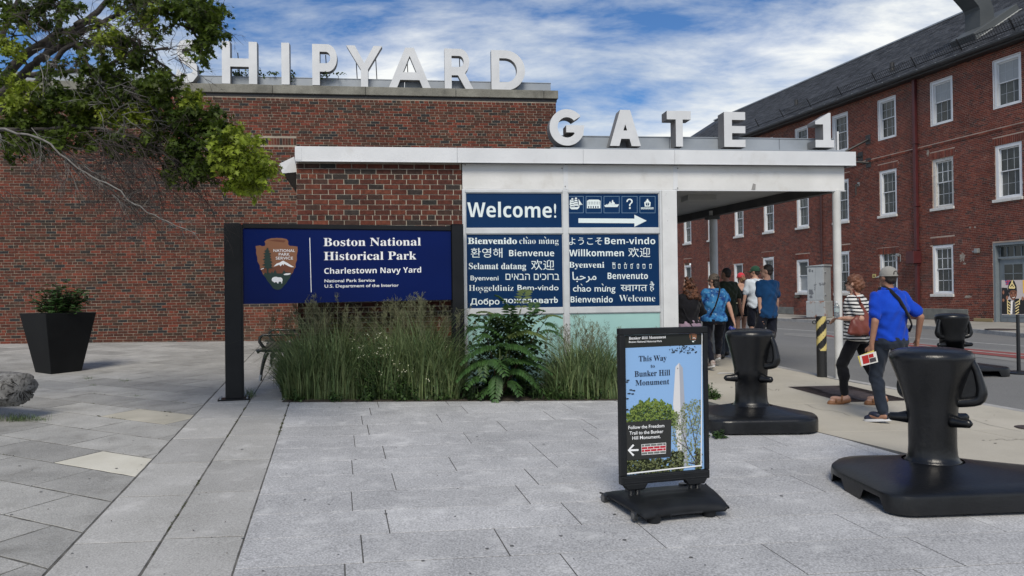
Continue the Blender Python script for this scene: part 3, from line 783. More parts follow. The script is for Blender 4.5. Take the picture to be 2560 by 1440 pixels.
def letter(ch, fr, root, x0, x1, yt, yb, v, depth, yb1=None, name='letter'):
    u0, w0 = fr.uv(x0, yb, v); u1, w1 = fr.uv(x1, yb if yb1 is None else yb1, v); _, wt = fr.uv(x0, yt, v); h = wt - w0
    key = 'a' if ch == 'a' else ch
    loops = glyph(key); f = lambda vv: (lambda x, y: (x * (u1 - u0), vv, y * h))
    mb = MB(); poly_print(mb, loops, f(0)); poly_print(mb, loops, f(depth)); nf = len(mb.f)
    for lp in loops:
        n = len(lp); b = len(mb.v)
        P = [f(0)(*q) for q in lp] + [f(depth)(*q) for q in lp]
        mb.add(P, [(i, (i + 1) % n, n + (i + 1) % n, n + i) for i in range(n)])
    me = mb.mesh(name, [LWHITE, LSIDE])
    bm = bmesh.new(); bm.from_mesh(me); bmesh.ops.remove_doubles(bm, verts=bm.verts, dist=1e-5); bmesh.ops.recalc_face_normals(bm, faces=bm.faces); bm.to_mesh(me); bm.free()
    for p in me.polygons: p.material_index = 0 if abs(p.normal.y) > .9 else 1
    o = obj(name, me, root, (u0, v, w0)); tag(o, 'letter ' + ch.upper() if ch != '1' else 'numeral 1')
    # thin return lip round the face
    return o, (u0, u1, w0, h)

def shipyard_sign():
    fr = Wfr; root = empty('rooftop_sign', fr.P(0, 0, 6.56), fr.th, 'big white metal letters spelling SHIPYARD along the concrete coping', 'sign')
    root.location = tuple(fr.O); 
    V_ = -.05
    for ch, a, b, t, bt in [('S', 437, 498, 98, 206), ('H', 555, 643, 102.5, 208.5), ('I', 704, 724, 106.5, 211), ('P', 781, 843, 109.5, 212.5), ('Y', 866.5, 956, 113, 215.8),
                            ('A', 971, 1078.5, 117.7, 221.5), ('R', 1112, 1185, 121, 223.3), ('D', 1229, 1313, 125, 224.8)]:
        letter(ch, fr, root, a, b, t, bt, V_, .20)
    # low steel kerb behind the letters, and the rods that brace them
    z0 = 6.562; 
    for k in range(6):
        a = -13.4 + k * 3.52; MB().box(a + .004, a + 3.512, .20, .36, z0, 6.80).build('backing_panel', STEEL, root, bevel=.004, bseg=1)
    MB().box(-13.4, 7.72, .19, .37, 6.80, 6.815).build('cap_strip', STEEL, root)
    for px in (492, 818, 893, 942, 1020, 1300, 600, 1150):
        u, _ = fr.uv(px, 160, .3); MB().tube([(u, .28, 6.8), (u - .02, .17, 7.35)], .012, 6).build('brace_rod', BLK, root)
shipyard_sign()
# creeper growing through the sign
LEAF_D = mat('creeper_leaf', (.030, .055, .012), .6, (.07, .11, .025), 14, 4, trans=.25, rnd=.3)
def creeper():
    root = empty('creeper', Wfr.P(1.2, .1, 6.57), 0, 'green creeper growing through the rooftop letters by the H', 'creeper')
    fol, st = MB(), MB(); r = random.Random(3)
    for (px, py, n, sx, sy) in [(600, 188, 70, 22, 9), (589, 196, 30, 9, 13), (685, 186, 40, 16, 4), (731, 192, 35, 8, 13), (812, 186, 45, 14, 12), (845, 186, 20, 22, 3), (646, 183, 20, 6, 8), (655, 190, 16, 12, 8)]:
        for _ in range(n):
            q = D(px + r.gauss(0, sx * .5), py + r.gauss(0, sy * .5), 17.9 + r.uniform(-.15, .15)); q[2] = max(q[2], 6.6)
            s = r.uniform(.03, .06); R = Matrix.Rotation(r.uniform(0, 6.3), 3, 'Z') @ Matrix.Rotation(r.uniform(.4, 1.6), 3, 'X')
            L_ = [(0, 0, 0), (-.5, .3, .05), (-.35, .8, 0), (0, 1.1, -.05), (.35, .8, 0), (.5, .3, .05)]
            fol.add([q - np.array(root.location) + np.array(R @ Vector(p)) * s for p in L_], [(0, 1, 2, 3, 4, 5)], r.random())
        a = D(px, 200, 17.9) - np.array(root.location); b = D(px + r.uniform(-6, 6), py, 17.9) - np.array(root.location); st.tube([a, (a + b) / 2 + .03, b], .006, 4)
    tag(fol.build('foliage', LEAF_D, root, attr=True), kind='stuff'); st.build('stem', mat('stem_brown', (.05, .035, .022), .9), root)
creeper()

# ================================================================== THE WELCOME KIOSK
K = Fr((-1.13, 10.9, 0), math.atan(1923 / 16220))
WMET = mat('white_metal', (.57, .585, .60), .40, (.66, .675, .69), 1.2, 7, bump=.10, bscale=3.0, dist=.03, spec=.5, stain=(2.6, (.40, .385, .35), .56, .82, .5))
WPAN = mat('white_dented_panel', (.60, .60, .585), .36, (.70, .70, .69), 1.4, 7, bump=.25, bscale=2.2, dist=.04, stain=(2.2, (.36, .33, .28), .55, .80, .55))
ALU = mat('aluminium', (.52, .535, .54), .40, (.60, .615, .62), 5, 6, metal=.2)
PCOL = mat('peeling_white', (.58, .59, .59), .55, (.66, .67, .67), 3, 6, stain=(30, (.14, .14, .14), .67, .71, .7), bump=.1, bscale=20)
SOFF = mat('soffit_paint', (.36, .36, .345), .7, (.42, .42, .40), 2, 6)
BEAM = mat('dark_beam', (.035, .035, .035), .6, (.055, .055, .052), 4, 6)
FILM = mat('blue_film', (.002, .024, .082), .38, (.0025, .028, .095), 1, 3, coat=0, spec=.14)
TEAL = mat('teal_glass', (.30, .50, .48), .28, (.34, .55, .52), 1.5, 4, coat=0, spec=.3)
CREAM = ink('cream', (.70, .78, .78))
def kiosk():
    root = empty('welcome_kiosk', K.O, K.th, 'low kiosk of brick and blue welcome windows under a flat white roof', 'kiosk')
    ub0, ub1 = -1.86, .432; zt = 3.572; zg = .25
    MB().box(ub0, ub1, .0, .25, zg, zt).build('wall_core', MORT_K, root)
    MB().box(ub0, ub0 + .25, .25, 5.8, zg, zt).build('side_wall', MORT_K, root)
    MB().box(3.30, 3.55, .12, 5.8, zg, zt).build('side_wall', WMET, root)
    MB().box(ub0, 3.55, 5.8, 6.0, zg, zt).build('rear_wall', MORT_K, root)
    B = courses(ub0, ub1, zg, zt, .0718, .2165, .0115, [], 8, 8, 3, .004)
    def pk(b): return b[2] if b[3] > .9 else b[2] - 3
    lay(B, root, BR_KIOSK, pick=pk, proud=.009, nmax=290)
    # roof deck, fascia lengths, canopy soffit, side beam
    d = (-.14, .99); e = 6.05
    Zf0 = K.uv(1500, 409.5, -.12)[1]; Zf1 = K.uv(1500, 373, -.12)[1]
    uL = K.uv(738, 380, -.12)[0]; uR = K.uv(2140, 403, -.12)[0]
    deck = [(uL + .03, -.10), (uR - .03, -.10), (uR - .03 + d[0] * e, e), (uL + .03, e)]
    MB().prism(deck, lambda x, y: (x, y, Zf0 + .03), (0, 0, Zf1 - Zf0 - .05)).build('roof', mat('roof_felt', (.05, .05, .05), .95), root)
    seams = [uL, K.uv(1143, 385, -.12)[0], K.uv(1458, 390, -.12)[0], K.uv(1687, 392, -.12)[0], uR]
    for a, b in zip(seams, seams[1:]):
        mb = MB().box(a + .0015, b - .0015, -.12, -.095, Zf0 + .012, Zf1); mb.box(a + .0015, b - .0015, -.128, -.095, Zf0, Zf0 + .014)
        mb.build('fascia', WMET, root, bevel=.002, bseg=1)
    MB().prism([(uR, -.12), (uR + d[0] * e, e), (uR + d[0] * e - .025, e), (uR - .025, -.095)], lambda x, y: (x, y, Zf0), (0, 0, Zf1 - Zf0)).build('fascia', WMET, root)
    MB().box(uL - .0, uL + .025, -.095, e, Zf0, Zf1).build('fascia', WMET, root)
    # corner flap at the left end of the fascia
    MB().box(uL - .004, uL + .085, -.126, -.12, Zf0 + .02, Zf1 - .01).build('corner_flap', WMET, root)
    # upper panels under the fascia
    zp0 = 3.205; ups = [.44, K.uv(1414, 440)[0], K.uv(1688, 440)[0], 6.23]
    for i, (a, b) in enumerate(zip(ups, ups[1:])):
        MB().box(a + .004, b - .004, 0, .03, zp0, zt - .003).build('upper_panel', WPAN, root, bevel=.003, bseg=1)
        if i: MB().box(a - .035, a + .035, -.008, 0, zp0 + .004, zt - .01).build('panel_seam', WMET, root)
    for (px, py) in ((1405, 421), (1413, 466), (1163, 412), (1694, 421), (1694, 470)):
        u, w = K.uv(px, py, -.01); MB().tube([(u, -.01, w), (u, -.017, w)], .009, 8).build('bolt', LSIDE, root)
    MB().box(.44, 6.24, -.006, .05, zp0 - .014, zp0 - .001).build('drip_edge', WMET, root)
    # a tear in the canopy panel
    u, w = K.uv(1884, 466, 0); MB().add([(u - .035, -.002, w - .05), (u + .02, -.014, w - .05), (u + .03, -.012, w + .03), (u - .01, -.004, w + .045)], [(0, 1, 2, 3)]).build('torn_flap', LSIDE, root)
    c0 = (6.20, .03); zs = 3.345
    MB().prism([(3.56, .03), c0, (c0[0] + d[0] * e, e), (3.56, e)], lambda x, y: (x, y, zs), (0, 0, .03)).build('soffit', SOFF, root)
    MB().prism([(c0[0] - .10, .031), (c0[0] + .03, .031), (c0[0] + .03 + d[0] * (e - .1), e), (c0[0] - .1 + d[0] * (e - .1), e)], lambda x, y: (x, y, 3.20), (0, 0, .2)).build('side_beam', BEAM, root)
    # soffit light fitting
    q = D(1752, 490, 13.2) - K.O; u, v = q.dot(K.x), q.dot(K.y)
    MB().box(u - .28, u + .22, v - .14, v + .22, 3.255, 3.345).build('light_fitting', SOFF, root, bevel=.005)
    # posts
    PM = mat('post_paint', (.50, .50, .48), .5, (.58, .58, .56), 4, 6, stain=(7, (.45, .30, .12), .66, .72, .8))
    for px, vv in ((2097, .04), (None, 3.75)):
        if px: u = 6.115
        else: u = 6.18 + d[0] * vv / .99 - .02
        w = K.P(u, vv, 0); r_ = .060 if px else .08
        MB().lathe([(r_, gz(w[0], w[1]) - .02), (r_, 3.21 if px else 3.3)], 20, (u, vv)).build('post', PM, root, smooth=True)
        if not px: MB().box(u - .14, u + .10, vv - .1, vv + .1, 3.13, 3.202).build('post_bracket', BEAM, root)
    # glazed front: frame bars, four blue film panes, two teal panes
    zg2 = .30
    def bar(x0, x1, y0, y1, depth=.05, nm='frame_bar', m=ALU):
        a, w1 = K.uv(x0, y0); b, w0 = K.uv(x1, y1); MB().box(a, b, -.03, depth - .03, w0, w1).build(nm, m, root, bevel=.003, bseg=1)
    def vbar(u0, u1, z0, z1, nm='mullion', m=ALU, pr=.034): MB().box(u0, u1, -pr, .02, z0, z1).build(nm, m, root, bevel=.003, bseg=1)
    gl, gm0, gm1, gr = .437, 1.885, 1.965, 3.325
    ztop, zm1, zm0, zl1, zl0 = 3.155, 2.640, 2.565, 1.492, 1.412
    vbar(gl, gl + .045, zg2, 3.19); vbar(gm0, gm1, zg2, 3.19); vbar(gr, gr + .035, zg2, 3.19)
    for a, b in ((gl + .045, gm0), (gm1, gr)):
        for z0, z1 in ((ztop, 3.19), (zm0, zm1), (zl0, zl1), (zg2, zg2 + .1)):
            MB().box(a + .001, b - .001, -.030, .02, z0, z1).build('rail', ALU, root, bevel=.003, bseg=1)
        for z0, z1, m, nm in ((zm1, ztop, FILM, 'film_pane'), (zl1, zm0, FILM, 'film_pane'), (zg2 + .1, zl0, TEAL, 'teal_pane')):
            MB().box(a + .001, b - .001, -.004, .01, z0 + .001, z1 - .001).build(nm, m, root)
            g = .012   # glazing bead
            mb = MB()
            for bb in ((a, a + g, z0, z1), (b - g, b, z0, z1), (a + g, b - g, z0, z0 + g), (a + g, b - g, z1 - g, z1)): mb.box(bb[0] + .001, bb[1] - .001, -.016, -.003, bb[2] + .001, bb[3] - .001)
            mb.build('glazing_bead', ALU, root)
    MB().box(.45, 3.55, .02, .12, zg, 3.19).build('window_backing', BEAM, root)
    vbar(gr + .036, 3.585, zg2, 3.19, 'corner_column', PCOL, .045)
    # ---- print on the panes
    fr = K; v = -.0055
    def L_(name, items):
        mb = MB()
        for it in items:
            s, x0, x1, y, cap, kind = it[:6]; k = it[6] if len(it) > 6 else {}
            text_line(mb, fr, s, x0, x1, y, cap, kind, v, **k)
        return tag(mb.build(name, CREAM, root), kind='stuff')
    z = lambda x, y: (1140 + x / 3.789, 460 + y / 3.789)        # zoomed crop to photograph
    def T(s, x0, x1, y, cap, kind, **k): a, yy = z(x0, y); b, _ = z(x1, y); return (s, a, b, yy, cap / 3.789, kind, k)
    L_('welcome_lettering', [T('Welcome!', 108, 950, 312, 138, 'sans', y1=z(0, 318)[1])])
    tx = [T('Bienvenido', 112, 578, 567, 58, 'heavyserif'), T('chao mung', 600, 972, 567, 56, 'lightserif'),
          T('환영해', 140, 440, 690, 84, '', ref='환'), T('Bienvenue', 503, 930, 684, 58, 'sansmed'),
          T('Selamat datang', 122, 664, 806, 58, 'serif'), T('欢迎', 712, 930, 806, 88, '', ref='欢'),
          T('Byenveni', 138, 403, 912, 44, 'book'), T('םיאבה םיכורב', 470, 978, 908, 58, '', ref='ב'),
          T('Hosgeldiniz', 122, 545, 1012, 54, 'lightserif'), T('Bem-vindo', 583, 972, 1006, 50, 'book'),
          T('Добро', 136, 412, 1140, 56, 'heavy', ref='Д'), T('пожаловат', 442, 925, 1128, 40, 'heavy', ref='п'), T('b', 930, 966, 1124, 56, 'heavy', ref='b')]
    L_('greetings_lettering', tx)
    tx = [T('ようこそ', 1070, 1385, 572, 66, '', ref='よ'), T('Bem-vindo', 1410, 1888, 570, 62, 'sansmed'),
          T('Willkommen', 1072, 1590, 684, 62, 'sans'), T('欢迎', 1632, 1840, 684, 84, '', ref='欢'),
          T('Byenveni', 1070, 1405, 792, 54, 'serif'), T('ﺎﺒﺣﺮﻣ', 1103, 1330, 908, 76, 'book', ref='ﺎ'), T('Benvenuto', 1437, 1818, 900, 60, 'sansmed'),
          T('chao mung', 1108, 1510, 1018, 60, 'book'), T('स', 1560, 1625, 1014, 58, '', ref='स'), T('वागत', 1604, 1812, 1014, 58, '', ref='व'), T('है', 1835, 1880, 1006, 82, '', ref='है'),
          T('Bienvenido', 1086, 1485, 1122, 56, 'sansmed'), T('Welcome', 1545, 1888, 1112, 60, 'lightserif')]
    L_('greetings_lettering', tx)
    # accents of chào mừng and the cedilla of hoş
    mb = MB(); P = pxp(fr, v)
    def stroke(x0, y0, x1, y1, w=6):
        a = np.array(z(x0, y0)); b = np.array(z(x1, y1)); d_ = (b - a) / np.linalg.norm(b - a); n = np.array([-d_[1], d_[0]]) * w / 7.6
        poly_print(mb, [[tuple(a - n), tuple(b - n), tuple(b + n), tuple(a + n)]], P)
    for (x, y) in ((672, 515), (846, 515), (1190, 960), (1390, 960)): stroke(x - 8, y - 16, x + 6, y, 6)
    for (x, y) in ((868, 535), (1414, 982)): stroke(x, y, x + 10, y - 14, 6)
    stroke(228, 1016, 226, 1026, 7); stroke(226, 1026, 238, 1032, 6)
    tag(mb.build('accent_marks', CREAM, root), kind='stuff'); mb = MB()
    # arrow
    aw = [(1160, 325), (1690, 328), (1690, 291), (1806, 348), (1690, 405), (1690, 372), (1160, 368)]
    poly_print(mb, [[z(*q) for q in aw]], P)
    mb.build('arrow', CREAM, root)
    # pictogram boxes
    mb = MB()
    for i in range(5):
        x0 = 1060 + i * 170; x1 = x0 + 148; y0, y1 = 116, 275
        poly_print(mb, [[z(x0, y0), z(x1, y0), z(x1, y1), z(x0, y1)], [z(x0 + 3, y0 + 3), z(x1 - 3, y0 + 3), z(x1 - 3, y1 - 3), z(x0 + 3, y1 - 3)]], P)
    mb.build('pictogram_border', ink('pale_blue', (.20, .32, .45)), root)
    mb = MB()
    def pp(*loops): poly_print(mb, [[z(*q) for q in lp] for lp in loops], P)
    # tall ship
    pp([(1076, 212), (1090, 220), (1150, 218), (1172, 204), (1166, 226), (1150, 240), (1092, 240), (1080, 228)])
    for (x, w0, top) in ((1102, 22, 134), (1136, 24, 128)):
        for k in range(4):
            yy = top + k * 21; ww = w0 * (.45 + .2 * k); pp([(x - ww, yy + 17), (x - ww * .75, yy), (x + ww * .8, yy), (x + ww, yy + 17), (x + 2, yy + 14)])
    pp([(1160, 140), (1196, 196), (1164, 204)]); pp([(1080, 150), (1090, 150), (1084, 200), (1076, 200)]); pp([(1156, 198), (1198, 190), (1198, 194), (1158, 206)])
    # building with windows
    wn_ = [[(1248 + i * 15, y), (1254 + i * 15, y), (1254 + i * 15, y + 9), (1248 + i * 15, y + 9)] for y in (168, 184) for i in range(8)]
    wn_ += [[(1252 + i * 22, 208), (1262 + i * 22, 208), (1262 + i * 22, 228), (1252 + i * 22, 228)] for i in range(5)]
    pp([(1237, 162), (1260, 148), (1350, 148), (1372, 162), (1368, 164), (1368, 230), (1240, 230), (1240, 164)], *wn_)
    # warship
    pp([(1405, 200), (1545, 192), (1530, 218), (1412, 218)]); pp([(1440, 200), (1442, 186), (1452, 186), (1454, 168), (1464, 168), (1466, 184), (1474, 180), (1476, 160), (1486, 148), (1490, 168), (1502, 176), (1506, 190), (1520, 192), (1510, 198)])
    pp([(1415, 196), (1430, 190), (1438, 196)])
    # question mark
    qm = [(1614, 168), (1618, 152), (1632, 140), (1648, 138), (1664, 144), (1674, 158), (1672, 176), (1660, 188), (1652, 198), (1652, 210), (1640, 210), (1640, 194), (1650, 182), (1660, 172), (1660, 160), (1652, 151), (1640, 150), (1630, 156), (1627, 170)]
    pp(qm); pp([(1639, 220), (1654, 220), (1654, 236), (1639, 236)])
    # ferry with T roundel
    pp([(1784, 172), (1796, 168), (1798, 158), (1806, 156), (1808, 142), (1820, 142), (1822, 156), (1830, 158), (1832, 168), (1844, 172), (1840, 214), (1788, 214)],
       [(1800, 178), (1828, 178), (1832, 190), (1826, 204), (1802, 204), (1796, 190)])
    pp([(1804, 184), (1824, 184), (1824, 188), (1816, 188), (1816, 202), (1812, 202), (1812, 188), (1804, 188)])
    for yy in (220, 230):
        up = [(1752 + i * 8, yy + (4 if i % 2 else 0)) for i in range(16)]; pp(up + [(x, y_ + 6) for x, y_ in up[::-1]])
    mb.build('pictogram', CREAM, root)
    # finger-spelled hands: outlined little hands
    mb = MB()
    def hand(x, y, fingers, w=24):
        palm = [(x, y + 20), (x + w, y + 20), (x + w - 2, y + 62), (x + 4, y + 62)]
        pp(palm, [(x + 4, y + 26), (x + w - 4, y + 26), (x + w - 6, y + 58), (x + 8, y + 58)])
        for (fx, fl, tilt) in fingers:
            a = [(x + fx, y + 20), (x + fx + tilt, y + 20 - fl), (x + fx + 5 + tilt, y + 20 - fl), (x + fx + 6, y + 20)]; pp(a)
    hand(1482, 740, [(1, 18, -3), (9, 20, 0), (17, 18, 5)], 28); hand(1534, 740, [(4, 4, 0), (11, 5, 0), (18, 3, 0)]); hand(1592, 740, [(8, 18, 0), (22, 2, 16)], 26)
    hand(1652, 740, [(12, 8, 14), (4, 4, 10)], 22); hand(1712, 740, [(6, 6, 4), (14, 4, 2)], 22); hand(1766, 740, [(2, 4, 2), (12, 4, 4), (20, 2, 2)], 28); hand(1830, 740, [(4, 3, 0), (12, 4, 0), (18, 3, 0)], 24)
    mb.build('hand_signs', CREAM, root)
    return root
kiosk()

def left_canopy():
    """white wedge of the canopy on the far side of the kiosk"""
    A_ = D(706, 433.5, 10.75); B_ = D(743, 430, 10.85); T1 = D(697, 410, 10.75); T2 = D(735, 391.5, 10.85)
    back = np.array([-.42, 2.3, 0]); root = empty('side_canopy', (A_[0], A_[1], A_[2]), 0, 'small white canopy end jutting left behind the kiosk wall', 'canopy')
    o = A_; mb = MB(); mb.add([A_ - o, B_ - o, T2 - o, T1 - o, A_ + back - o, B_ + back - o, T2 + back - o, T1 + back - o], [(0, 1, 2, 3), (1, 5, 6, 2), (2, 6, 7, 3), (3, 7, 4, 0), (7, 6, 5, 4)])
    mb.build('fascia', WMET, root)
    C_ = D(742, 489, 12.9); C_[2] = A_[2]
    z = np.array([0, 0, -.012]); bk = back
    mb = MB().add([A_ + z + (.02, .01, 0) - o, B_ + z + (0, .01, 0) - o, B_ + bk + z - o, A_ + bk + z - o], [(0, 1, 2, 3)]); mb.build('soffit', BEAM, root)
left_canopy()

def gate_sign():
    root = empty('rooftop_sign', K.O, K.th, 'white metal letters spelling GATE 1 on the kiosk roof', 'sign')
    V_ = -.06
    for ch, a, b, t, bt in [('G', 1374.5, 1461.5, 272, 363.5), ('a', 1525, 1602.5, 274, 364.5), ('T', 1668, 1728, 276.7, 366), ('E', 1811, 1864, 279.5, 367), ('1', 2039, 2085.5, 281.7, 368.2)]:
        o, g = letter(ch, K, root, a, b, t, bt, V_, .24)
    ul = K.uv(1389, 350, .19)[0]; ur = K.uv(2082, 350, .19)[0]; zt = K.uv(1600, 343, .19)[1]; zb = K.uv(1600, 376, -.07)[1]; zl = K.uv(1600, 368, -.07)[1]
    n = 5
    for i in range(n):
        a = ul + (ur - ul) * i / n; b = ul + (ur - ul) * (i + 1) / n; MB().box(a + .003, b - .003, .19, .40, zb, zt).build('backing_panel', STEEL, root, bevel=.004, bseg=1)
    MB().box(ul - .02, ur + .02, .18, .41, zt, zt + .012).build('cap_strip', STEEL, root)
    MB().box(K.uv(1376, 372, -.05)[0], ur + .06, -.055, .19, zb, zb + .035).build('ledge', STEEL, root, bevel=.003, bseg=1)
    MB().box(ul + .05, ur + .0, -.03, .3, zb - .05, zb - .002).build('packing', BLK, root)
    u = K.uv(2091, 360, .1)[0]; MB().box(u, u + .03, .08, .12, zb - .06, zt + .1).build('upright', WMET, root)
gate_sign()
# ================================================================== THE LONG BRICK BUILDING ACROSS THE STREET
WFRAME = mat('window_white', (.64, .66, .68), .5, (.72, .74, .76), 2, 6)
WPEEL = mat('window_peeling', (.50, .49, .46), .7, (.60, .59, .56), 6, 8, stain=(16, (.20, .17, .14), .56, .64, .7), bump=.3, bscale=30)
MUNT = mat('muntin_white', (.42, .44, .46), .5)
SILLM = mat('sill_white', (.56, .555, .53), .7, (.64, .64, .62), 5, 7, stain=(9, (.28, .24, .20), .6, .72, .5))
GLASS = mat('window_glass', (.018, .024, .024), .14, (.050, .058, .055), 2.2, 6, spec=.42, rnd=.4, coords='World')
BLIND = mat('white_blind', (.30, .32, .325), .5, (.34, .36, .365), 2, 4, spec=.5)
CURT = mat('grey_curtain', (.13, .14, .135), .8, (.065, .072, .07), 6, 3, stretch=(9, 1, .3))
SLATB = mat('blind_slat', (.075, .08, .075), .6)
SLATE = mat('slate', (.046, .048, .052), .62, (.090, .094, .102), 3, 7, rnd=.45, spec=.4, bump=.3, bscale=40, coords='World', stain=(.5, (.10, .105, .105), .55, .8, .5))
GUTT = mat('gutter_black', (.018, .019, .020), .5, (.03, .03, .03), 4, 5)
STONE = mat('base_stone', (.13, .135, .125), .9, (.19, .195, .18), 3, 8, bump=.4, bscale=40, coords='World')
DRED = mat('dark_red_paint', (.085, .016, .018), .5, (.065, .014, .016), 3, 6)
DUCT = mat('duct_grey', (.062, .070, .074), .6, (.078, .086, .09), 1.2, 5, metal=.0, spec=.3)
DOORG = mat('door_grey_blue', (.155, .185, .205), .6, (.19, .22, .24), 3, 8, stain=(8, (.10, .10, .09), .58, .7, .5))
CAB = mat('cabinet_grey', (.30, .325, .34), .55, (.35, .375, .39), 1.5, 6, stain=(1.6, (.14, .15, .165), .60, .63, .9))
RUST = mat('rusty_grey', (.30, .325, .335), .6, (.35, .37, .38), 2, 6, stain=(3.4, (.22, .09, .045), .56, .64, .9))

bld = empty('brick_building', Bd.O, Bd.th, 'long three storey red brick building with slate roof across the street', 'building')
ZB = .39; ZE = 10.78; BU0, BU1 = -34.5, 9.0
W2 = [(.2, 1.35), (-2.87, -1.77), (-5.97, -4.9), (-9.15, -8.06), (-12.2, -11.16), (-15.3, -14.3), (-18.45, -17.45), (-21.72, -20.68), (-25.1, -24.03), (-28.2, -27.15), (3.3, 4.4)]
W3 = W2
W1 = [((-2.93, -1.85), 1.476, 3.533), ((-6.03, -4.94), 1.50, 3.30), ((-9.15, -8.10), 1.54, 3.608), ((-12.28, -11.25), 1.58, 3.338), ((-15.45, -14.38), 1.62, 3.64),
      ((-18.6, -17.61), 1.67, 3.387), ((-21.81, -20.79), 1.72, 3.66), ((-25.11, -24.12), 1.76, 3.69), ((-28.2, -27.2), 1.78, 3.4)]
DOOR = (.02, 2.75, .39, 3.42)
holes = [(a, b, 5.07, 7.12) for a, b in W2] + [(a, b, 8.56, 10.36) for a, b in W3] + [(a, b, z0, z1) for (a, b), z0, z1 in W1] + [DOOR]
arches = [(a - .10, b + .10, 7.12, 7.42) for a, b in W2] + [(a - .10, b + .10, z1, z1 + .30) for (a, b), z0, z1 in W1]
stones = [(-3.51, -1.16, .42, .86), (-14.5, -12.6, .42, .80), (-.9, -.02, .39, .52)]
def facade():
    # core wall assembled round the openings so that each recess is real
    us = sorted({BU0, BU1} | {h[0] for h in holes} | {h[1] for h in holes})
    mb = MB()
    for a, b in zip(us, us[1:]):
        m = (a + b) / 2; hs = sorted([(h[2], h[3]) for h in holes if h[0] <= m <= h[1]]); z = ZB - .3
        for z0, z1 in hs: mb.box(a, b, 0, .4, z, z0); z = z1
        mb.box(a, b, 0, .4, z, ZE)
    mb.build('wall', MORT_B, bld)
    cut = [tuple(h) for h in holes + arches + stones] + [(BU0, BU1, 7.66, 7.76)]
    B = courses(-30.5, 6.5, ZB, ZE, .0686, .212, .011, cut, 4, 6, 4, .003)
    # soldier bricks of the flat arches
    for (a, b, z0, z1) in arches:
        n = 17; w = (b - a) / n
        for i in range(n): B.append((a + i * w + .006, a + (i + 1) * w - .006, z0 + .006, z1 - .01))
    # upright bricks of the belt course
    B2 = []
    u = -30.4
    while u < 6.5: B2.append((u + .004, u + .204, 7.668, 7.752)); u += .212
    def pk(b): return b[0] + (0 if b[2] > 1.2 and b[0] < 1.45 else -60)
    lay(B, bld, BR_BLD, pick=pk, proud=.005, nmax=300)
    mb = MB(); r = random.Random(9)
    for (a, b, z0, z1) in B2: mb.box(a, b, -.035, .003, z0, z1, r.random())
    tag(mb.build('belt_course', BR_BLD, bld, attr=True), kind='stuff')
    for s in stones: MB().box(s[0], s[1], -.02, .01, s[2], s[3]).build('base_stone', STONE if s[3] > .6 else mat('buff_step', (.26, .20, .10), .9), bld, bevel=.01, bseg=1)
facade()

def window_kind(name, w, h, floor, look):
    """one sash window in its own frame: x right, y into the wall, z up from the opening's lower left corner"""
    old = look.get('peel'); FM = WPEEL if old else WFRAME
    cw = look.get('cw', .10); rec = look.get('rec', .08)
    mb = MB().box(0, cw, rec - .06, rec + .06, 0, h).box(w - cw, w, rec - .06, rec + .06, 0, h).box(cw, w - cw, rec - .058, rec + .06, h - cw, h).box(cw, w - cw, rec - .058, rec + .06, 0, cw * .7)
    if floor == 3:      # flush white casing with ragged caulk
        mb.box(-.025, w + .025, -.014, -.004, h + .0, h + .03); mb.box(-.03, 0, -.016, rec, 0, h); mb.box(w, w + .03, -.016, rec, 0, h); mb.box(-.03, w + .03, -.02, rec, -.035, -.001)
    root = obj(name, mb.mesh('window_frame', FM, bevel=.006, bseg=1), bld)
    x0, x1 = cw, w - cw; zm = h * .515; gy = rec + .03
    def sash(z0, z1, y, nm):
        t = .035; mb = MB().box(x0, x0 + t, y, y + .03, z0, z1).box(x1 - t, x1, y, y + .03, z0, z1).box(x0 + t, x1 - t, y, y + .03, z0, z0 + t).box(x0 + t, x1 - t, y, y + .03, z1 - t * 1.3, z1)
        mb.build(nm, WFRAME, root)
    sash(zm - .02, h - cw, gy - .01, 'upper_sash'); sash(cw * .7, zm + .02, gy + .025, 'lower_sash')
    up, lo = look.get('up', GLASS), look.get('lo', GLASS)
    MB().box(x0, x1, gy + .012, gy + .02, zm, h - cw).build('upper_pane', up, root)
    MB().box(x0, x1, gy + .05, gy + .056, cw * .7, zm).build('lower_pane', lo, root)
    nx = look.get('nx', 3)
    if nx:
        mb = MB(); mw = look.get('mw', .009)
        for (z0, z1, y) in ((zm, h - cw, gy + .004), (cw * .7, zm, gy + .04)):
            for i in range(1, nx): x = x0 + (x1 - x0) * i / nx; mb.box(x - mw, x + mw, y, y + .012, z0 + .03, z1 - .03)
            zc_ = (z0 + z1) / 2; mb.box(x0 + .03, x1 - .03, y, y + .011, zc_ - mw * .8, zc_ + mw * .8)
        tag(mb.build('muntin', MUNT if mw < .012 else WFRAME, root), kind='stuff')
    if look.get('slats'):
        mb = MB()
        for zz in np.arange(.14, h - .14, .05):
            if look['slats'] == 'lo' and zz > zm - .08: break
            mb.beam((x0 + .04, gy + .038, zz), (x1 - .04, gy + .038, zz + .004), .003, .024)
        tag(mb.build('blind_slats', SLATB, root), kind='stuff')
    if look.get('curt'):
        for s_ in (0, 1):
            a = x0 + .04 + (0 if s_ == 0 else (x1 - x0) * .62); MB().box(a, a + (x1 - x0) * .30, gy + .044, gy + .048, .14, zm - .05).build('curtain', CURT, root)
    if floor < 3:
        MB().box(-.10, w + .03, -.075, rec, -.115, -.002).build('sill', SILLM, root, bevel=.008, bseg=1)
    return root
w, h2, h3 = 1.08, 2.05, 1.80
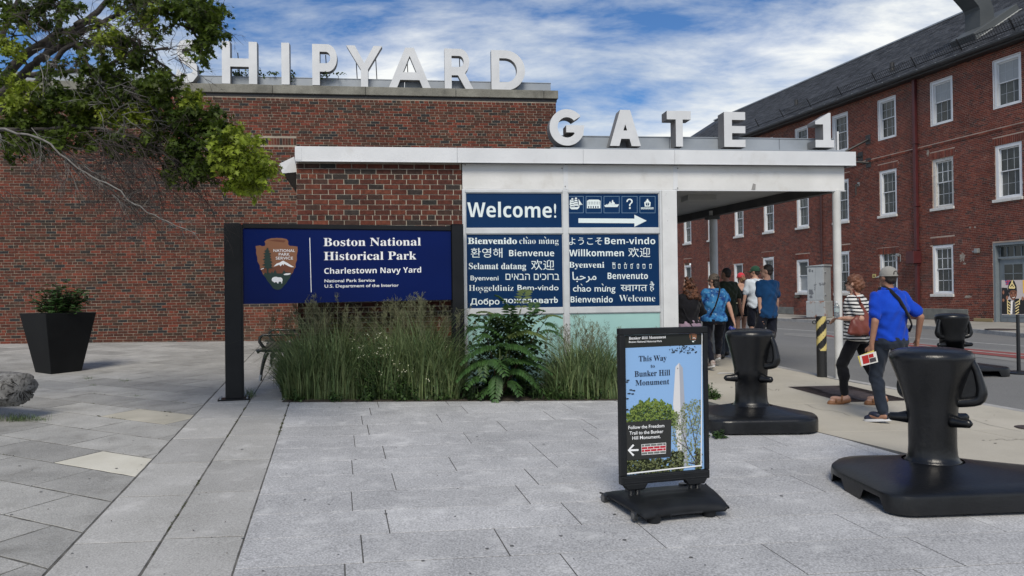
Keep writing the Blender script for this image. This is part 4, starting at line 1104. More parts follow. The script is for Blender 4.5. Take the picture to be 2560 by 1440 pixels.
kinds = {
    '3a': window_kind('window', w, h3, 3, dict(up=BLIND, lo=GLASS, nx=3, curt=True)),
    '3b': window_kind('window', w, h3, 3, dict(up=GLASS, lo=GLASS, nx=3)),
    '2a': window_kind('window', w, h2, 2, dict(nx=3, mw=.015, cw=.13, rec=.10, slats='lo', peel=True)),
    '2b': window_kind('window', w, h2, 2, dict(nx=3, cw=.12)),
    '2c': window_kind('window', w, h2, 2, dict(nx=3, cw=.13, curt=True)),
    '1a': window_kind('window', w, 2.03, 1, dict(nx=3, mw=.015, cw=.12, slats='all')),
    '1b': window_kind('window', w, 1.78, 1, dict(nx=0, cw=.12, up=CURT, lo=BLIND)),
    '1c': window_kind('window', w, 1.98, 1, dict(nx=3, cw=.12, curt=True)),
}
used = set()
def place_window(k, a, b, z):
    src = kinds[k]
    if k in used: o = clone(src, bld)
    else: used.add(k); o = src
    o.location = (a, 0, z); o.scale = ((b - a) / w, 1, 1)
for i, (a, b) in enumerate(W3): place_window('3a' if i in (0, 1) else '3b', a, b, 8.56)
for i, (a, b) in enumerate(W2): place_window({0: '2c', 1: '2a', 2: '2b', 3: '2c'}.get(i, '2b' if i % 2 else '2c'), a, b, 5.07)
for i, ((a, b), z0, z1) in enumerate(W1):
    k = '1a' if i in (0, 1, 2) else ('1b' if i % 2 else '1c')
    place_window(k, a, b, z0)
    src = kinds[k].children
for i, o in enumerate([c for c in bld.children if c.name.startswith('window')]): pass

def roof():
    z0, z1, vr = 10.98, 16.15, 7.9; v0 = -.42; L_ = math.hypot(vr - v0, z1 - z0)
    MB().prism([(v0, z0), (vr, z1), (2 * vr - v0, z0)], lambda y, z: (BU0, y, z - .03), (BU1 - BU0, 0, 0)).build('roof_deck', GUTT, bld)
    n = 44; ex = L_ / n; nd_ = np.array([0, -(z1 - z0), (vr - v0)]) / L_; sd_ = np.array([0, vr - v0, z1 - z0]) / L_
    V, Fc, A = [], [], []; r = random.Random(2)
    for k in range(n):
        u = -32 - (k % 2) * .17; base = np.array([0, v0, z0]) + sd_ * (k * ex)
        while u < 6.5:
            wd = .34; j = r.uniform(-.008, .008); t = .012 + r.uniform(0, .008); a0 = base + sd_ * j; a1 = base + sd_ * (ex + .015)
            i = len(V); P0 = a0 + nd_ * (t + .008); P1 = a1 + nd_ * .004; P2 = a0 - nd_ * .004
            for (x, P) in ((u + .004, P0), (u + wd - .004, P0), (u + wd - .004, P1), (u + .004, P1), (u + .004, P2), (u + wd - .004, P2)): V.append((x, P[1], P[2]))
            Fc += [(i, i + 1, i + 2, i + 3), (i + 4, i + 5, i + 1, i)]; q = r.random(); A += [q, q]; u += wd
    mb = MB(); mb.v = V; mb.f = Fc; mb.a = A; tag(mb.build('slates', SLATE, bld, attr=True), kind='stuff')
    MB().box(BU0, BU1, vr - .12, vr + .12, z1 - .02, z1 + .06).build('ridge_cap', STEEL, bld)
    # gutter and eave board
    mb = MB().box(BU0, BU1, -.42, -.02, 10.73, 10.785); mb.build('eave_board', GUTT, bld)
    prof = [(-.60, 10.93), (-.60, 10.86), (-.555, 10.80), (-.44, 10.79), (-.42, 10.93), (-.44, 10.93), (-.455, 10.82), (-.55, 10.83), (-.585, 10.93)]
    MB().prism(prof, lambda y, z: (BU0, y, z), (BU1 - BU0, 0, 0)).build('gutter', GUTT, bld)
    u = -30
    while u < 6: MB().box(u, u + .03, -.62, -.40, 10.925, 10.945).build('gutter_strap', STEEL, bld) if u > -12 else None; u += 1.0
    # snow guard: rails and thin pickets standing on the slates
    p0 = np.array([0, v0, z0]) + sd_ * .55
    for k in range(3):
        q = p0 + nd_ * (.10 + .15 * k); MB().tube([(-22, q[1], q[2]), (6.4, q[1], q[2])], .014, 5).build('snow_guard_rail', GUTT, bld)
    mb = MB(); u = -13
    while u < 6.4: q = p0 + nd_ * .03; q2 = p0 + nd_ * .44; mb.beam((u, q[1], q[2]), (u, q2[1], q2[2]), .012, .012); u += .115
    tag(mb.build('snow_guard_pickets', GUTT, bld), kind='stuff')
    u = -20.5
    while u < 6.4: q = p0 + nd_ * .0; q2 = p0 + nd_ * .52; MB().beam((u, q[1], q[2]), (u, q2[1], q2[2]), .05, .03).build('snow_guard_post', GUTT, bld); u += 2.4
    # two slim flues
    for px, pyt, pyb, v in ((2230, 157, 187, 1.1), (1990.5, 250, 273, 2.0)):
        u, zb = Bd.uv(px, pyb, v); _, zt = Bd.uv(px, pyt, v); MB().lathe([(.11, zb - .6), (.11, zt)], 12, (u, v)).build('flue', GUTT, bld, smooth=True)
roof()

def duct():
    """gooseneck duct on the roof, seen from the street"""
    v = 1.9; cur = mat('duct_inside', (.01, .01, .01), .8)
    u0, zb = Bd.uv(2449, 82, v); _, z1 = Bd.uv(2449, 28, v); ww = .36
    path = [(u0, v, zb - .9), (u0, v, zb), (u0, v, z1 - .05), (u0, v - .12, z1 + .26), (u0, v - .42, z1 + .55), (u0, v - .86, z1 + .92), (u0, v - 1.25, z1 + 1.25)]
    mb = MB(); pts = [np.array(p, float) for p in path]; V = []
    side = np.array([1., 0, 0])
    dirs = []
    for i, p in enumerate(pts):
        t = pts[min(i + 1, len(pts) - 1)] - pts[max(0, i - 1)]; t /= np.linalg.norm(t); n = np.cross(side, t); n /= np.linalg.norm(n)
        for a, b in ((-1, -1), (1, -1), (1, 1), (-1, 1)): V.append(p + side * a * ww * 1.05 + n * b * ww)
    m = len(pts)
    mb.add(V, [(i * 4 + k, i * 4 + (k + 1) % 4, (i + 1) * 4 + (k + 1) % 4, (i + 1) * 4 + k) for i in range(m - 1) for k in range(4)])
    d_ = mb.build('duct', DUCT, bld, clean=True)
    mb = MB(); mb.add([q for q in V[-4:]], [(0, 1, 2, 3)]); e = pts[-1] - pts[-2]; e /= np.linalg.norm(e)
    mb.v = [tuple(np.array(q) - e * .05) for q in mb.v]; mb.build('duct_mouth', cur, d_)
    # sloping curb under it, with the pale flashing on its right side
    s_ = np.array([0, .847, .527]); c = np.array([u0 + .1, v, 12.42 + .14]); a = c - s_ * 1.15; b = c + s_ * 1.5
    mb = MB().beam(a, b, 1.25, .34, up=(0, -.5, .85)); mb.build('duct_curb', DUCT, bld, bevel=.02, bseg=1)
    mb = MB().beam(a + (.70, 0, -.12), b + (.70, 0, -.12), .14, .02, up=(0, -.5, .85)); mb.build('flashing', mat('bright_flashing', (.62, .63, .60), .35, metal=.3), bld)
duct()

def fittings():
    # main downspout with its hopper box and collars
    u = -3.68
    mb = MB().box(u - .075, u + .075, -.17, -.03, ZB, 10.75); mb.build('downspout', DRED, bld, bevel=.012)
    for z_ in (5.25, 7.95, 2.72, 3.36): MB().box(u - .11, u + .11, -.19, -.005, z_, z_ + .07).build('pipe_collar', DRED, bld, bevel=.008, bseg=1)
    MB().box(u - .30, u + .16, -.42, -.01, 2.80, 3.33).build('downspout_box', DRED, bld, bevel=.015)
    u2 = Bd.uv(2056, 560)[0]
    MB().tube([(u2, -.06, 3.0), (u2, -.06, 7.3)], .045, 8).build('downspout', mat('brown_pipe', (.05, .018, .018), .6), bld, smooth=True)
    # wall spouts, lamps and small fixtures
    DK = mat('fixture_dark', (.035, .033, .03), .6); GY = mat('fixture_grey', (.28, .29, .29), .5, metal=.4)
    q = Bd.uv(2147, 462)
    MB().tube([(q[0], -.02, q[1]), (q[0], -.14, q[1] + .02), (q[0], -.17, q[1] - .12), (q[0], -.17, q[1] - .5)], .035, 8).build('wall_spout', DK, bld, smooth=True)
    MB().box(q[0] - .07, q[0] + .07, -.03, .0, q[1] - .06, q[1] + .12).build('spout_plate', GY, bld)
    q = Bd.uv(2002, 742); MB().tube([(q[0] - .12, -.02, q[1]), (q[0] - .12, -.26, q[1]), (q[0] + .06, -.34, q[1] + .02)], .09, 10).build('wall_vent', DK, bld, smooth=True)
    q = Bd.uv(2447, 627); MB().box(q[0] - .09, q[0] + .07, -.16, -.005, q[1] - .09, q[1] + .09).build('wall_lamp', GY, bld, bevel=.02)
    MB().tube([(q[0] - .12, -.08, q[1] - .02), (q[0] - .2, -.1, q[1] - .03)], .035, 8).build('wall_lamp_eye', GY, bld)
    q = Bd.uv(2248, 640); MB().tube([(q[0] - .45, -.04, q[1] + .02), (q[0] + .12, -.04, q[1] + .05), (q[0] + .12, -.04, q[1] - .25)], .022, 6).build('conduit', GY, bld)
    MB().tube([(q[0] - .2, -.04, q[1] + .04), (q[0] - .2, -.04, q[1] - .22)], .022, 6).build('conduit', GY, bld)
    MB().box(q[0] - .05, q[0] + .05, -.1, 0, q[1] - .02, q[1] + .1).build('junction_box', GY, bld, bevel=.01)
    q = Bd.uv(2186, 690); s_ = MB().box(q[0] - .11, q[0] + .11, -.02, -.005, q[1] - .09, q[1] + .09).build('wall_plate', mat('yellow_plate', (.50, .42, .16), .6), bld)
    MB().box(q[0] - .05, q[0] + .05, -.022, -.0205, q[1] - .045, q[1] + .03).build('plate_mark', mat('brown_mark', (.12, .08, .03), .6), s_)
    # steel arms reaching from the wall toward the kiosk roof
    for (px, py, du, dv, dz) in ((2171, 349, -.55, -3.0, -1.55), (2152, 392, -.35, -1.3, .06), (2172, 407, -.9, -1.9, .22)):
        a, z_ = Bd.uv(px, py)
        MB().box(a - .16, a + .16, -.035, 0, z_ - .22, z_ + .22).build('bracket_plate', GUTT, bld, bevel=.01, bseg=1)
        MB().tube([(a, -.02, z_), (a + du, dv, z_ + dz)], .055, 8).build('bracket_arm', GUTT, bld, smooth=True)
    # plaster scars
    SC_ = mat('plaster_scar', (.36, .33, .28), .9, (.22, .17, .14), 12, 8)
    for px, py, rx, rz, sd_ in ((2406, 643, .17, .22, 1), (2420, 742, .2, .07, 2), (2426, 569, .06, .05, 3), (2438, 568, .05, .05, 4), (2320, 383, .09, .16, 5), (2412, 659, .08, .05, 6)):
        a, z_ = Bd.uv(px, py); r = random.Random(sd_); P = []
        for k in range(26):
            an = 2 * math.pi * k / 26; q = .55 + .45 * r.random(); P.append((a + math.cos(an) * rx * q, z_ + math.sin(an) * rz * q))
        MB().prism(P, lambda x, z: (x, -.0105, z), (0, .004, 0)).build('plaster_scar', SC_, bld)
fittings()

def doors():
    a, b, z0, z1 = DOOR; rec = .22
    MB().box(a, a + .10, .01, .3, z0, z1).box(b - .10, b, .01, .3, z0, z1).box(a + .10, b - .10, .012, .3, z1 - .10, z1).build('door_surround', DOORG, bld)
    mb = MB().box(a + .1, b - .1, rec - .1, rec + .06, 2.80, 2.88); mb.build('transom_bar', DOORG, bld, bevel=.01, bseg=1)
    n = 8; w_ = (b - a - .3) / n
    MB().box(a + .1, b - .1, rec, rec + .02, 2.88, z1 - .1).build('transom_glass', GLASS, bld)
    for i in range(n + 1): x = a + .15 + i * w_; MB().box(x - .018, x + .018, rec - .03, rec, 2.885, z1 - .105).build('transom_muntin', DOORG, bld)
    MB().box(a + .1, b - .1, rec - .031, rec, z1 - .16, z1 - .101).build('transom_head', DOORG, bld)
    for k in range(2):
        x0 = a + .11 + k * 1.26; x1 = x0 + 1.245
        if x1 > b - .1: x1 = b - .105
        lf = MB().box(x0, x1, rec - .03, rec + .03, z0 + .01, 2.795).build('door_leaf', DOORG, bld, bevel=.006, bseg=1)
        gx0, gx1, gz0, gz1 = x0 + .24, x1 - .24, 1.55, 2.58
        MB().box(gx0 - .05, gx1 + .05, rec - .045, rec - .031, gz0 - .05, gz1 + .05).build('glazing_frame', DOORG, lf, bevel=.006, bseg=1)
        MB().box(gx0, gx1, rec - .050, rec - .046, gz0, gz1).build('pane', GLASS, lf)
        mb = MB(); xm = (gx0 + gx1) / 2
        mb.box(xm - .015, xm + .015, rec - .062, rec - .051, gz0, gz1)
        for q in (1, 2): zz = gz0 + (gz1 - gz0) * q / 3; mb.box(gx0, xm - .015, rec - .062, rec - .051, zz - .013, zz + .013); mb.box(xm + .015, gx1, rec - .062, rec - .051, zz - .013, zz + .013)
        tag(mb.build('muntin', DOORG, lf), kind='stuff')
        MB().box(x0 + .16, x1 - .16, rec - .042, rec - .031, z0 + .2, 1.35).build('lower_panel', DOORG, lf, bevel=.01, bseg=1)
doors()

def cabinet():
    """tall steel utility cabinet against the building"""
    a = D(2018, 791, 37.6); u, v = (a - Bd.O).dot(Bd.x), (a - Bd.O).dot(Bd.y)
    b = D(2062, 789, 37.0); root = empty('utility_cabinet', (a[0], a[1], .36), math.atan2(b[1] - a[1], b[0] - a[0]), 'tall pale grey steel utility cabinet with rust and peeling patches', 'cabinet')
    W_ = .86; Dp = .9; h0, h1 = .82, 2.50
    MB().box(-.04, W_ + .04, -.04, Dp, 0, h0).build('base_cabinet', RUST, root, bevel=.03, bseg=2)
    MB().box(.02, W_ - .02, 0, Dp - .05, h0, h1).build('upper_cabinet', CAB, root, bevel=.012, bseg=1)
    MB().prism([(-.02, h1), (W_ + .02, h1), (W_ + .02, h1 + .08), (-.02, h1 + .02)], lambda x, z: (x, -.05, z), (0, Dp + .05, 0)).build('lid', CAB, root)
    MB().box(.06, .42, -.012, 0, h0 + .05, h1 - .06).build('door', CAB, root, bevel=.004, bseg=1); MB().box(.44, .80, -.012, 0, h0 + .05, h1 - .06).build('door', CAB, root, bevel=.004, bseg=1)
    MB().box(-.02, .40, -.052, -.041, .03, h0 - .03).build('lower_door', RUST, root, bevel=.01, bseg=1); MB().box(.43, W_ + .02, -.052, -.041, .03, h0 - .03).build('lower_door', RUST, root, bevel=.01, bseg=1)
    dk = mat('bare_patch', (.12, .13, .145), .6); r = random.Random(4)
    for (cx, cz, rx, rz) in ((.22, 1.25, .14, .20), (.20, 1.02, .10, .10), (.16, 2.3, .07, .12), (.3, 2.28, .05, .08)):
        P = [(cx + math.cos(k / 20 * 6.283) * rx * (.5 + .5 * r.random()), cz + math.sin(k / 20 * 6.283) * rz * (.5 + .5 * r.random())) for k in range(20)]
        MB().prism(P, lambda x, z: (x, -.0155, z), (0, .003, 0)).build('bare_patch', dk, root)
    for z_ in (1.1, 2.2): MB().box(W_ - .02, W_ + .03, .1, .2, z_, z_ + .08).build('hinge', CAB, root)
cabinet()
# ================================================================== THE PARK SIGN
NAVY = mat('sign_navy', (.001, .008, .072), .35, (.0012, .0095, .084), 1, 3, coat=0, spec=.12)
SBLK = mat('sign_frame_black', (.005, .006, .0075), .42, (.009, .010, .012), 3, 5, spec=.25)
WINK = ink('white', (.80, .81, .82)); BRN = ink('arrow_brown', (.235, .105, .055)); BRN2 = ink('arrow_brown_dark', (.15, .055, .03))
DGRN = ink('dark_green', (.020, .042, .035)); DGR2 = ink('mid_green', (.06, .085, .075))
def arrowhead(mk, root, f3, v_step, loc_scale=None):
    """emblem drawn in the zoomed sign coordinates; mk(name, loops, material, level)"""
    out = [(432, 270), (455, 252), (500, 238), (560, 234), (620, 236), (668, 246), (686, 268), (684, 300), (700, 318), (740, 320), (783, 326), (786, 372), (776, 420), (778, 470), (762, 512), (764, 545),
           (744, 570), (738, 600), (716, 625), (704, 660), (680, 690), (664, 718), (640, 742), (620, 768), (604, 780), (578, 788), (552, 784), (524, 772), (508, 748), (484, 716), (462, 690), (446, 660), (418, 630),
           (406, 596), (386, 566), (380, 524), (358, 488), (354, 440), (342, 396), (344, 362), (336, 322), (384, 312), (404, 322), (436, 318), (442, 298)]
    mk('arrowhead', [out], BRN, 1)
    mk('arrowhead_facets', [[(470, 262), (560, 250), (660, 262), (640, 282), (540, 270)]], BRN2, 2)
    mk('arrowhead_facets', [[(378, 560), (530, 548), (640, 520), (745, 548), (738, 596), (716, 618), (440, 618), (410, 600)]], BRN2, 2)
    low = [(418, 628), (440, 602), (452, 612), (470, 600), (500, 612), (512, 586), (524, 612), (546, 570), (564, 612), (620, 614), (640, 576), (656, 600), (716, 606), (716, 625), (704, 660), (680, 690), (664, 718), (640, 742), (620, 768),
           (604, 780), (578, 788), (552, 784), (524, 772), (508, 748), (484, 716), (462, 690), (446, 660)]
    mk('meadow', [low], DGRN, 3)
    mk('mountain', [[(528, 540), (560, 508), (596, 496), (620, 480), (634, 476), (650, 488), (676, 500), (706, 520), (748, 545), (716, 546), (690, 536), (660, 520), (640, 508), (636, 530), (622, 512), (604, 538), (590, 520), (560, 530)]], WINK, 3)
    mk('lake', [[(634, 622), (660, 612), (712, 610), (708, 622), (680, 630), (644, 630)]], WINK, 4)
    mk('snow_line', [[(390, 566), (426, 554), (424, 562), (396, 572)]], WINK, 3)
    tr = [(458, 336)]
    for i, (w_, y_) in enumerate([(16, 350), (8, 362), (30, 374), (14, 386), (44, 402), (24, 414), (40, 430), (28, 444), (46, 460), (30, 474), (56, 492), (36, 506), (52, 524), (40, 540), (58, 554)]): tr.append((462 + w_, y_))
    tr += [(474, 562), (474, 612), (456, 612), (456, 562)]
    for i, (w_, y_) in enumerate([(40, 548), (20, 536), (58, 522), (22, 508), (40, 494), (24, 478), (52, 464), (22, 448), (40, 432), (20, 418), (44, 402), (16, 388), (34, 374), (12, 360)]): tr.append((462 - w_, y_))
    mk('pine', [tr], DGRN, 5)
    mk('bison', [[(508, 678), (516, 660), (536, 650), (556, 648), (580, 654), (606, 654), (620, 664), (626, 684), (620, 700), (620, 720), (612, 720), (610, 702), (588, 700), (582, 706), (580, 720), (570, 720), (566, 708), (548, 704), (538, 712), (530, 704), (514, 694)]], WINK, 5)
def park_sign():
    S = Fr((-3.55, 9.86, 0), rad(17)); root = empty('park_sign', (-3.55, 9.86, gz(-3.55, 9.86)), 0, 'long navy blue park entrance sign on two black posts', 'sign')
    root.location = (-3.55, 9.86, 0); root.rotation_euler = (0, 0, rad(17))
    # posts (I-sections), base plates
    zl, zr = 2.648, 2.668
    for nm, u0, u1, zt in (('post', -.125, .078, zl), ('post', 2.835, 3.0, zr)):
        w = S.P(u0, 0, 0); g = gz(w[0], w[1]) - .005
        mb = MB().box(u0, u1, -.055, -.043, g + .02, zt).box(u0, u1, .043, .055, g + .02, zt).box(u0 + .045, u1 - .045, -.0425, .0425, g + .02, zt).box(u0, u1, -.055, .055, zt + .0005, zt + .012)
        if u0 < 0: mb = MB().box(u0, u1, -.055, .055, g + .02, zt); MB().box(u1 + .0005, u1 + .02, -.05, .05, g + .02, zt - .02).build('side_channel', ALU if False else SBLK, root)
        mb.build('post', SBLK, root, bevel=.004, bseg=1)
        MB().box(u0 - .09, u1 + .09, -.12, .12, g + .0, g + .02).build('base_plate', SBLK, root, bevel=.003, bseg=1)
        for dx in (-.06, u1 - u0 + .06):
            for dy in (-.09, .09): MB().lathe([(.012, g + .02), (.012, g + .035)], 6, (u0 + dx, dy)).build('anchor_bolt', STEEL, root)
    # panel between the posts: header bar, navy board
    zt0, zb0, zt1, zb1 = 2.588, 1.612, 2.588, 1.632
    x0, x1 = .10, 2.83
    MB().box(x0, x1, -.03, .03, zt0 + .002, zt0 + .062).build('header_bar', SBLK, root, bevel=.004, bseg=1)
    MB().add([(x0, -.012, zb0), (x1, -.012, zb1), (x1, -.012, zt1), (x0, -.012, zt0), (x0, .02, zb0), (x1, .02, zb1), (x1, .02, zt1), (x0, .02, zt0)],
             [(0, 1, 2, 3), (5, 4, 7, 6), (0, 4, 5, 1), (1, 5, 6, 2), (2, 6, 7, 3), (3, 7, 4, 0)]).build('board', NAVY, root)
    z = lambda x, y: (560 + x / 4.267, 540 + y / 4.267)
    def mk(name, loops, m, lev):
        v = -.0135 - .0012 * lev; mb = MB(); poly_print(mb, [[z(*q) for q in lp] for lp in loops], pxp(S, v)); mb.build(name, m, root)
    arrowhead(mk, root, None, None)
    mb = MB(); v = -.0135
    def T(s, a, b, y, cap, kind, y1=None): text_line(mb, S, s, z(a, 0)[0], z(b, 0)[0], z(0, y)[1], cap / 4.267, kind, v, y1=None if y1 is None else z(0, y1)[1])
    T('Boston National', 1062, 2100, 321, 86, 'serif', 314); T('Historical Park', 1066, 2052, 471, 88, 'serif', 463)
    T('Charlestown Navy Yard', 1070, 2103, 617, 60, 'sansmed', 603)
    T('National Park Service', 1072, 1610, 708, 32, 'smallbold', 700); T('U.S. Department of the Interior', 1073, 1864, 764, 32, 'smallbold', 753)
    tag(mb.build('lettering', WINK, root), kind='stuff')
    mb = MB(); v = -.0205
    T('NATIONAL', 528, 757, 383, 29, 'smallbold', 383); T('PARK', 584, 702, 423, 29, 'smallbold'); T('SERVICE', 552, 737, 464, 29, 'smallbold')
    tag(mb.build('emblem_lettering', WINK, root), kind='stuff')
    mb = MB(); poly_print(mb, [[z(911, 232), z(918, 232), z(934, 814), z(927, 814)]], pxp(S, -.0135)); mb.build('divider_line', WINK, root)
park_sign()

# ================================================================== THE POSTER STAND
PLAS = mat('black_plastic', (.006, .007, .0085), .5, (.011, .0125, .0145), 6, 6, bump=.08, bscale=120, spec=.28, stain=(8, (.045, .045, .043), .62, .8, .4))
def poster_stand():
    O_ = D(1550, 1213, 5.35); A_ = Fr((O_[0], O_[1], 0), rad(16)); g0 = gz(O_[0], O_[1])
    root = empty('poster_stand', (O_[0], O_[1], 0), rad(16), 'black wheeled poster stand showing a stone obelisk and a left arrow', 'sign stand')
    zt, zb = 1.450, .366; wd = .685
    fw = .045
    for nm, b in (('frame_bar', (0, wd, zt - fw, zt)), ('frame_bar', (0, wd, zb, zb + .062)), ('frame_bar', (0, fw, zb + .0625, zt - fw - .0005)), ('frame_bar', (wd - fw * .7, wd, zb + .0625, zt - fw - .0005))):
        MB().box(b[0], b[1], -.028, .028, b[2], b[3]).build(nm, PLAS, root, bevel=.006)
    for y_ in (zb + .014, zb + .045): MB().box(.02, wd - .02, -.031, -.028, y_, y_ + .004).build('frame_groove', BLK, root)
    px0, px1, pz0, pz1 = .046, wd - .033, zb + .064, zt - .047
    MB().box(px0, px1, -.006, .006, pz0, pz1).build('poster_sheet', ink('poster_sky', (.23, .40, .66)), root)
    z = lambda x, y: (1480 + x / 2.6658, 800 + y / 2.6658)
    lim = lambda u, w: (min(max(u, px0 + .001), px1 - .001), min(max(w, pz0 + .001), pz1 - .001))
    def pr(v):
        def f(x, y):
            u, w = A_.uv(*z(x, y), v); u, w = lim(u, w); return (u, v, w)
        return f
    def mk(name, loops, m, lev, kind=None):
        mb = MB()
        for lp in loops: poly_print(mb, lp, pr(-.0065 - .0007 * lev))
        o = mb.build(name, m, root)
        if kind: tag(o, kind=kind)
    DK_ = ink('poster_dark', (.016, .018, .016)); r = random.Random(5)
    mk('header_band', [[[(210, 60), (750, 60), (750, 163), (210, 187)]]], DK_, 1)
    mk('edge_sliver', [[[(731, 70), (739, 70), (730, 976), (724, 974)]], [[(218, 1022), (726, 966), (726, 974), (218, 1031)]]], WINK, 6)
    # obelisk
    mk('obelisk', [[[(581, 285), (604, 322), (638, 972), (600, 975), (582, 975), (540, 560), (556, 312)]]], ink('obelisk_light', (.60, .60, .61)), 1)
    mk('obelisk_shade', [[[(581, 287), (605, 320), (640, 972), (602, 975)]]], ink('obelisk_side', (.34, .36, .41)), 2)
    mk('obelisk_window', [[[(569, 319), (574, 319), (574, 326), (569, 326)]]], DK_, 3)
    # foliage of the picture, dabbed in flat colours
    def dabs(name, n, region, s0, s1, m, lev):
        L_ = []
        for _ in range(n):
            for _t in range(30):
                x = r.uniform(218, 726); y = r.uniform(160, 1025)
                if region(x, y): break
            else: continue
            s = r.uniform(s0, s1); a0 = r.uniform(0, 6.28); k = r.choice((3, 4, 5))
            L_.append([[(x + math.cos(a0 + 6.283 * i / k) * s * r.uniform(.6, 1.2), y + math.sin(a0 + 6.283 * i / k) * s * r.uniform(.6, 1.2)) for i in range(k)]])
        mk(name, L_, m, lev, 'stuff')
    top1 = lambda x: 690 - 155 * math.sqrt(max(0, 1 - ((x - 400) / 178) ** 2)) + 8 * math.sin(x * .13) + 6 * math.sin(x * .31)
    t1 = lambda x, y: 228 < x < 572 and y > top1(x) and y < 700
    base_y = lambda x, y: y > 925 and x < 600 or (y > 880 and 530 < x < 610) or (x > 690 and y > 860)
    dabs('picture_tree', 900, t1, 6, 13, ink('leafy1', (.10, .17, .035)), 3)
    dabs('picture_tree', 600, t1, 4, 9, ink('leafy2', (.20, .27, .06)), 4)
    dabs('picture_tree', 260, lambda x, y: t1(x, y) and y > top1(x) + 40, 4, 9, ink('leafy3', (.035, .06, .02)), 5)
    dabs('picture_hedge', 700, base_y, 8, 16, ink('hedge1', (.035, .045, .02)), 3)
    dabs('picture_hedge', 360, base_y, 4, 8, ink('hedge2', (.13, .15, .06)), 4)
    t2 = lambda x, y: (x > 535 and y > 520 + (x - 728) ** 2 * .0035 + 12 * math.sin(x * .1) and y < 975 and r.random() < (.75 if y < 760 else .35))
    dabs('picture_tree', 520, t2, 3, 8, ink('twiggy1', (.17, .20, .10)), 4)
    dabs('picture_tree', 420, t2, 2, 6, ink('twiggy2', (.28, .33, .20)), 5)
    br = []
    for (x0, y0, x1, y1, w_) in ((700, 962, 640, 860, 7), (640, 860, 600, 740, 5), (640, 860, 560, 800, 4), (700, 962, 690, 820, 6), (690, 820, 650, 640, 4), (690, 820, 722, 640, 4), (700, 962, 722, 880, 4), (600, 740, 570, 640, 3), (600, 740, 622, 620, 3), (560, 800, 540, 740, 3),
                            (670, 740, 700, 600, 3), (648, 950, 700, 962, 8), (620, 800, 660, 700, 3), (300, 590, 345, 570, 2), (228, 605, 300, 590, 3), (325, 575, 330, 535, 2), (280, 595, 268, 580, 2)):
        dx, dy = x1 - x0, y1 - y0; l_ = math.hypot(dx, dy); nx, ny = -dy / l_ * w_ / 2, dx / l_ * w_ / 2
        br.append([[(x0 - nx, y0 - ny), (x0 + nx, y0 + ny), (x1 + nx * .6, y1 + ny * .6), (x1 - nx * .6, y1 - ny * .6)]])
    mk('picture_branches', br, ink('branchy', (.055, .045, .04)), 6, 'stuff')
    dabs('picture_leaves', 120, lambda x, y: 516 < x < 706 and y > 168 and y < 205 + 30 * abs(math.sin(x * .06)), 3, 7, DK_, 4)
    lf = []
    for (x, y, a_) in ((258, 466, 0), (278, 470, .2), (246, 490, 0), (270, 492, .3), (232, 412, 1.2), (234, 524, .4), (240, 400, 1.4), (232, 596, .2)):
        lf.append([[(x + math.cos(a_ + t) * 12 * 1.0, y + math.sin(a_ + t) * (4 + 2 * math.cos(t))) for t in np.linspace(0, 6.28, 9)[:-1]]])
    mk('picture_leaves', lf, DK_, 5, 'stuff')
    mk('caption_band', [[[(210, 683), (530, 662), (526, 912), (210, 938)]]], ink('caption_dark', (.026, .027, .026)), 7)
    # letters
    def T(mb, s, a, b, y, cap, kind, y1, v): text_line(mb, A_, s, z(a, 0)[0], z(b, 0)[0], z(0, y)[1], cap / 2.6658, kind, v, y1=z(0, y1)[1])
    v1, v2 = -.0085, -.0125
    mb = MB(); T(mb, 'Bunker Hill Monument', 246, 493, 131, 19, 'serif', 121, v1); T(mb, 'Boston National Historical Park', 246, 466, 152, 12, 'smallbold', 146, v1)
    T(mb, 'Follow the Freedom', 243, 482, 728, 22, 'smallbold', 714, v2); T(mb, 'Trail to the Bunker', 250, 475, 765, 22, 'smallbold', 752, v2); T(mb, 'Hill Monument.', 269, 457, 798, 22, 'smallbold', 786, v2)
    tag(mb.build('lettering', WINK, root), kind='stuff')
    mb = MB()
    T(mb, 'This Way', 312, 497, 276, 36, 'serif', 270, v1); T(mb, 'to', 391, 419, 318, 22, 'serif', 317, v1, ); T(mb, 'Bunker Hill', 284, 521, 379, 38, 'serif', 368, v1); T(mb, 'Monument', 290, 515, 437, 36, 'serif', 427, v1)
    tag(mb.build('lettering', ink('poster_navy', (.006, .010, .03)), root), kind='stuff')
    # left arrow and the little row of bricks
    mk('arrow', [[[(238, 868), (272, 828), (282, 836), (256, 862), (310, 860), (310, 872), (256, 875), (282, 898), (274, 908)]]], WINK, 9)
    gp = ink('brick_grey', (.15, .16, .15)); rp = ink('brick_red', (.42, .02, .035))
    mk('printed_brick_grout', [[[(329, 829), (494, 817), (492, 889), (331, 900)]]], WINK, 8)
    for row in range(4):
        for k in range(-1, 5):
            xa = 331 + (k + (.0 if row % 2 else .5)) * 41; xb = xa + 38; xa = max(xa, 332); xb = min(xb, 491)
            if xb - xa < 5: continue
            yy = lambda x: 831 - (x - 331) * .072 + row * 17.3
            mk('printed_brick', [[[(xa, yy(xa)), (xb, yy(xb)), (xb, yy(xb) + 14), (xa, yy(xa) + 14)]]], gp if row in (0, 3) else rp, 9)
    # small emblem on the header
    def mk2(name, loops, m, lev):
        q = lambda x, y: (648 + (x - 336) * .111, 82 + (y - 234) * .137)
        mk(name, [[[q(*p) for p in lp] for lp in loops]], m, 2 + lev)
    arrowhead(mk2, root, None, None)
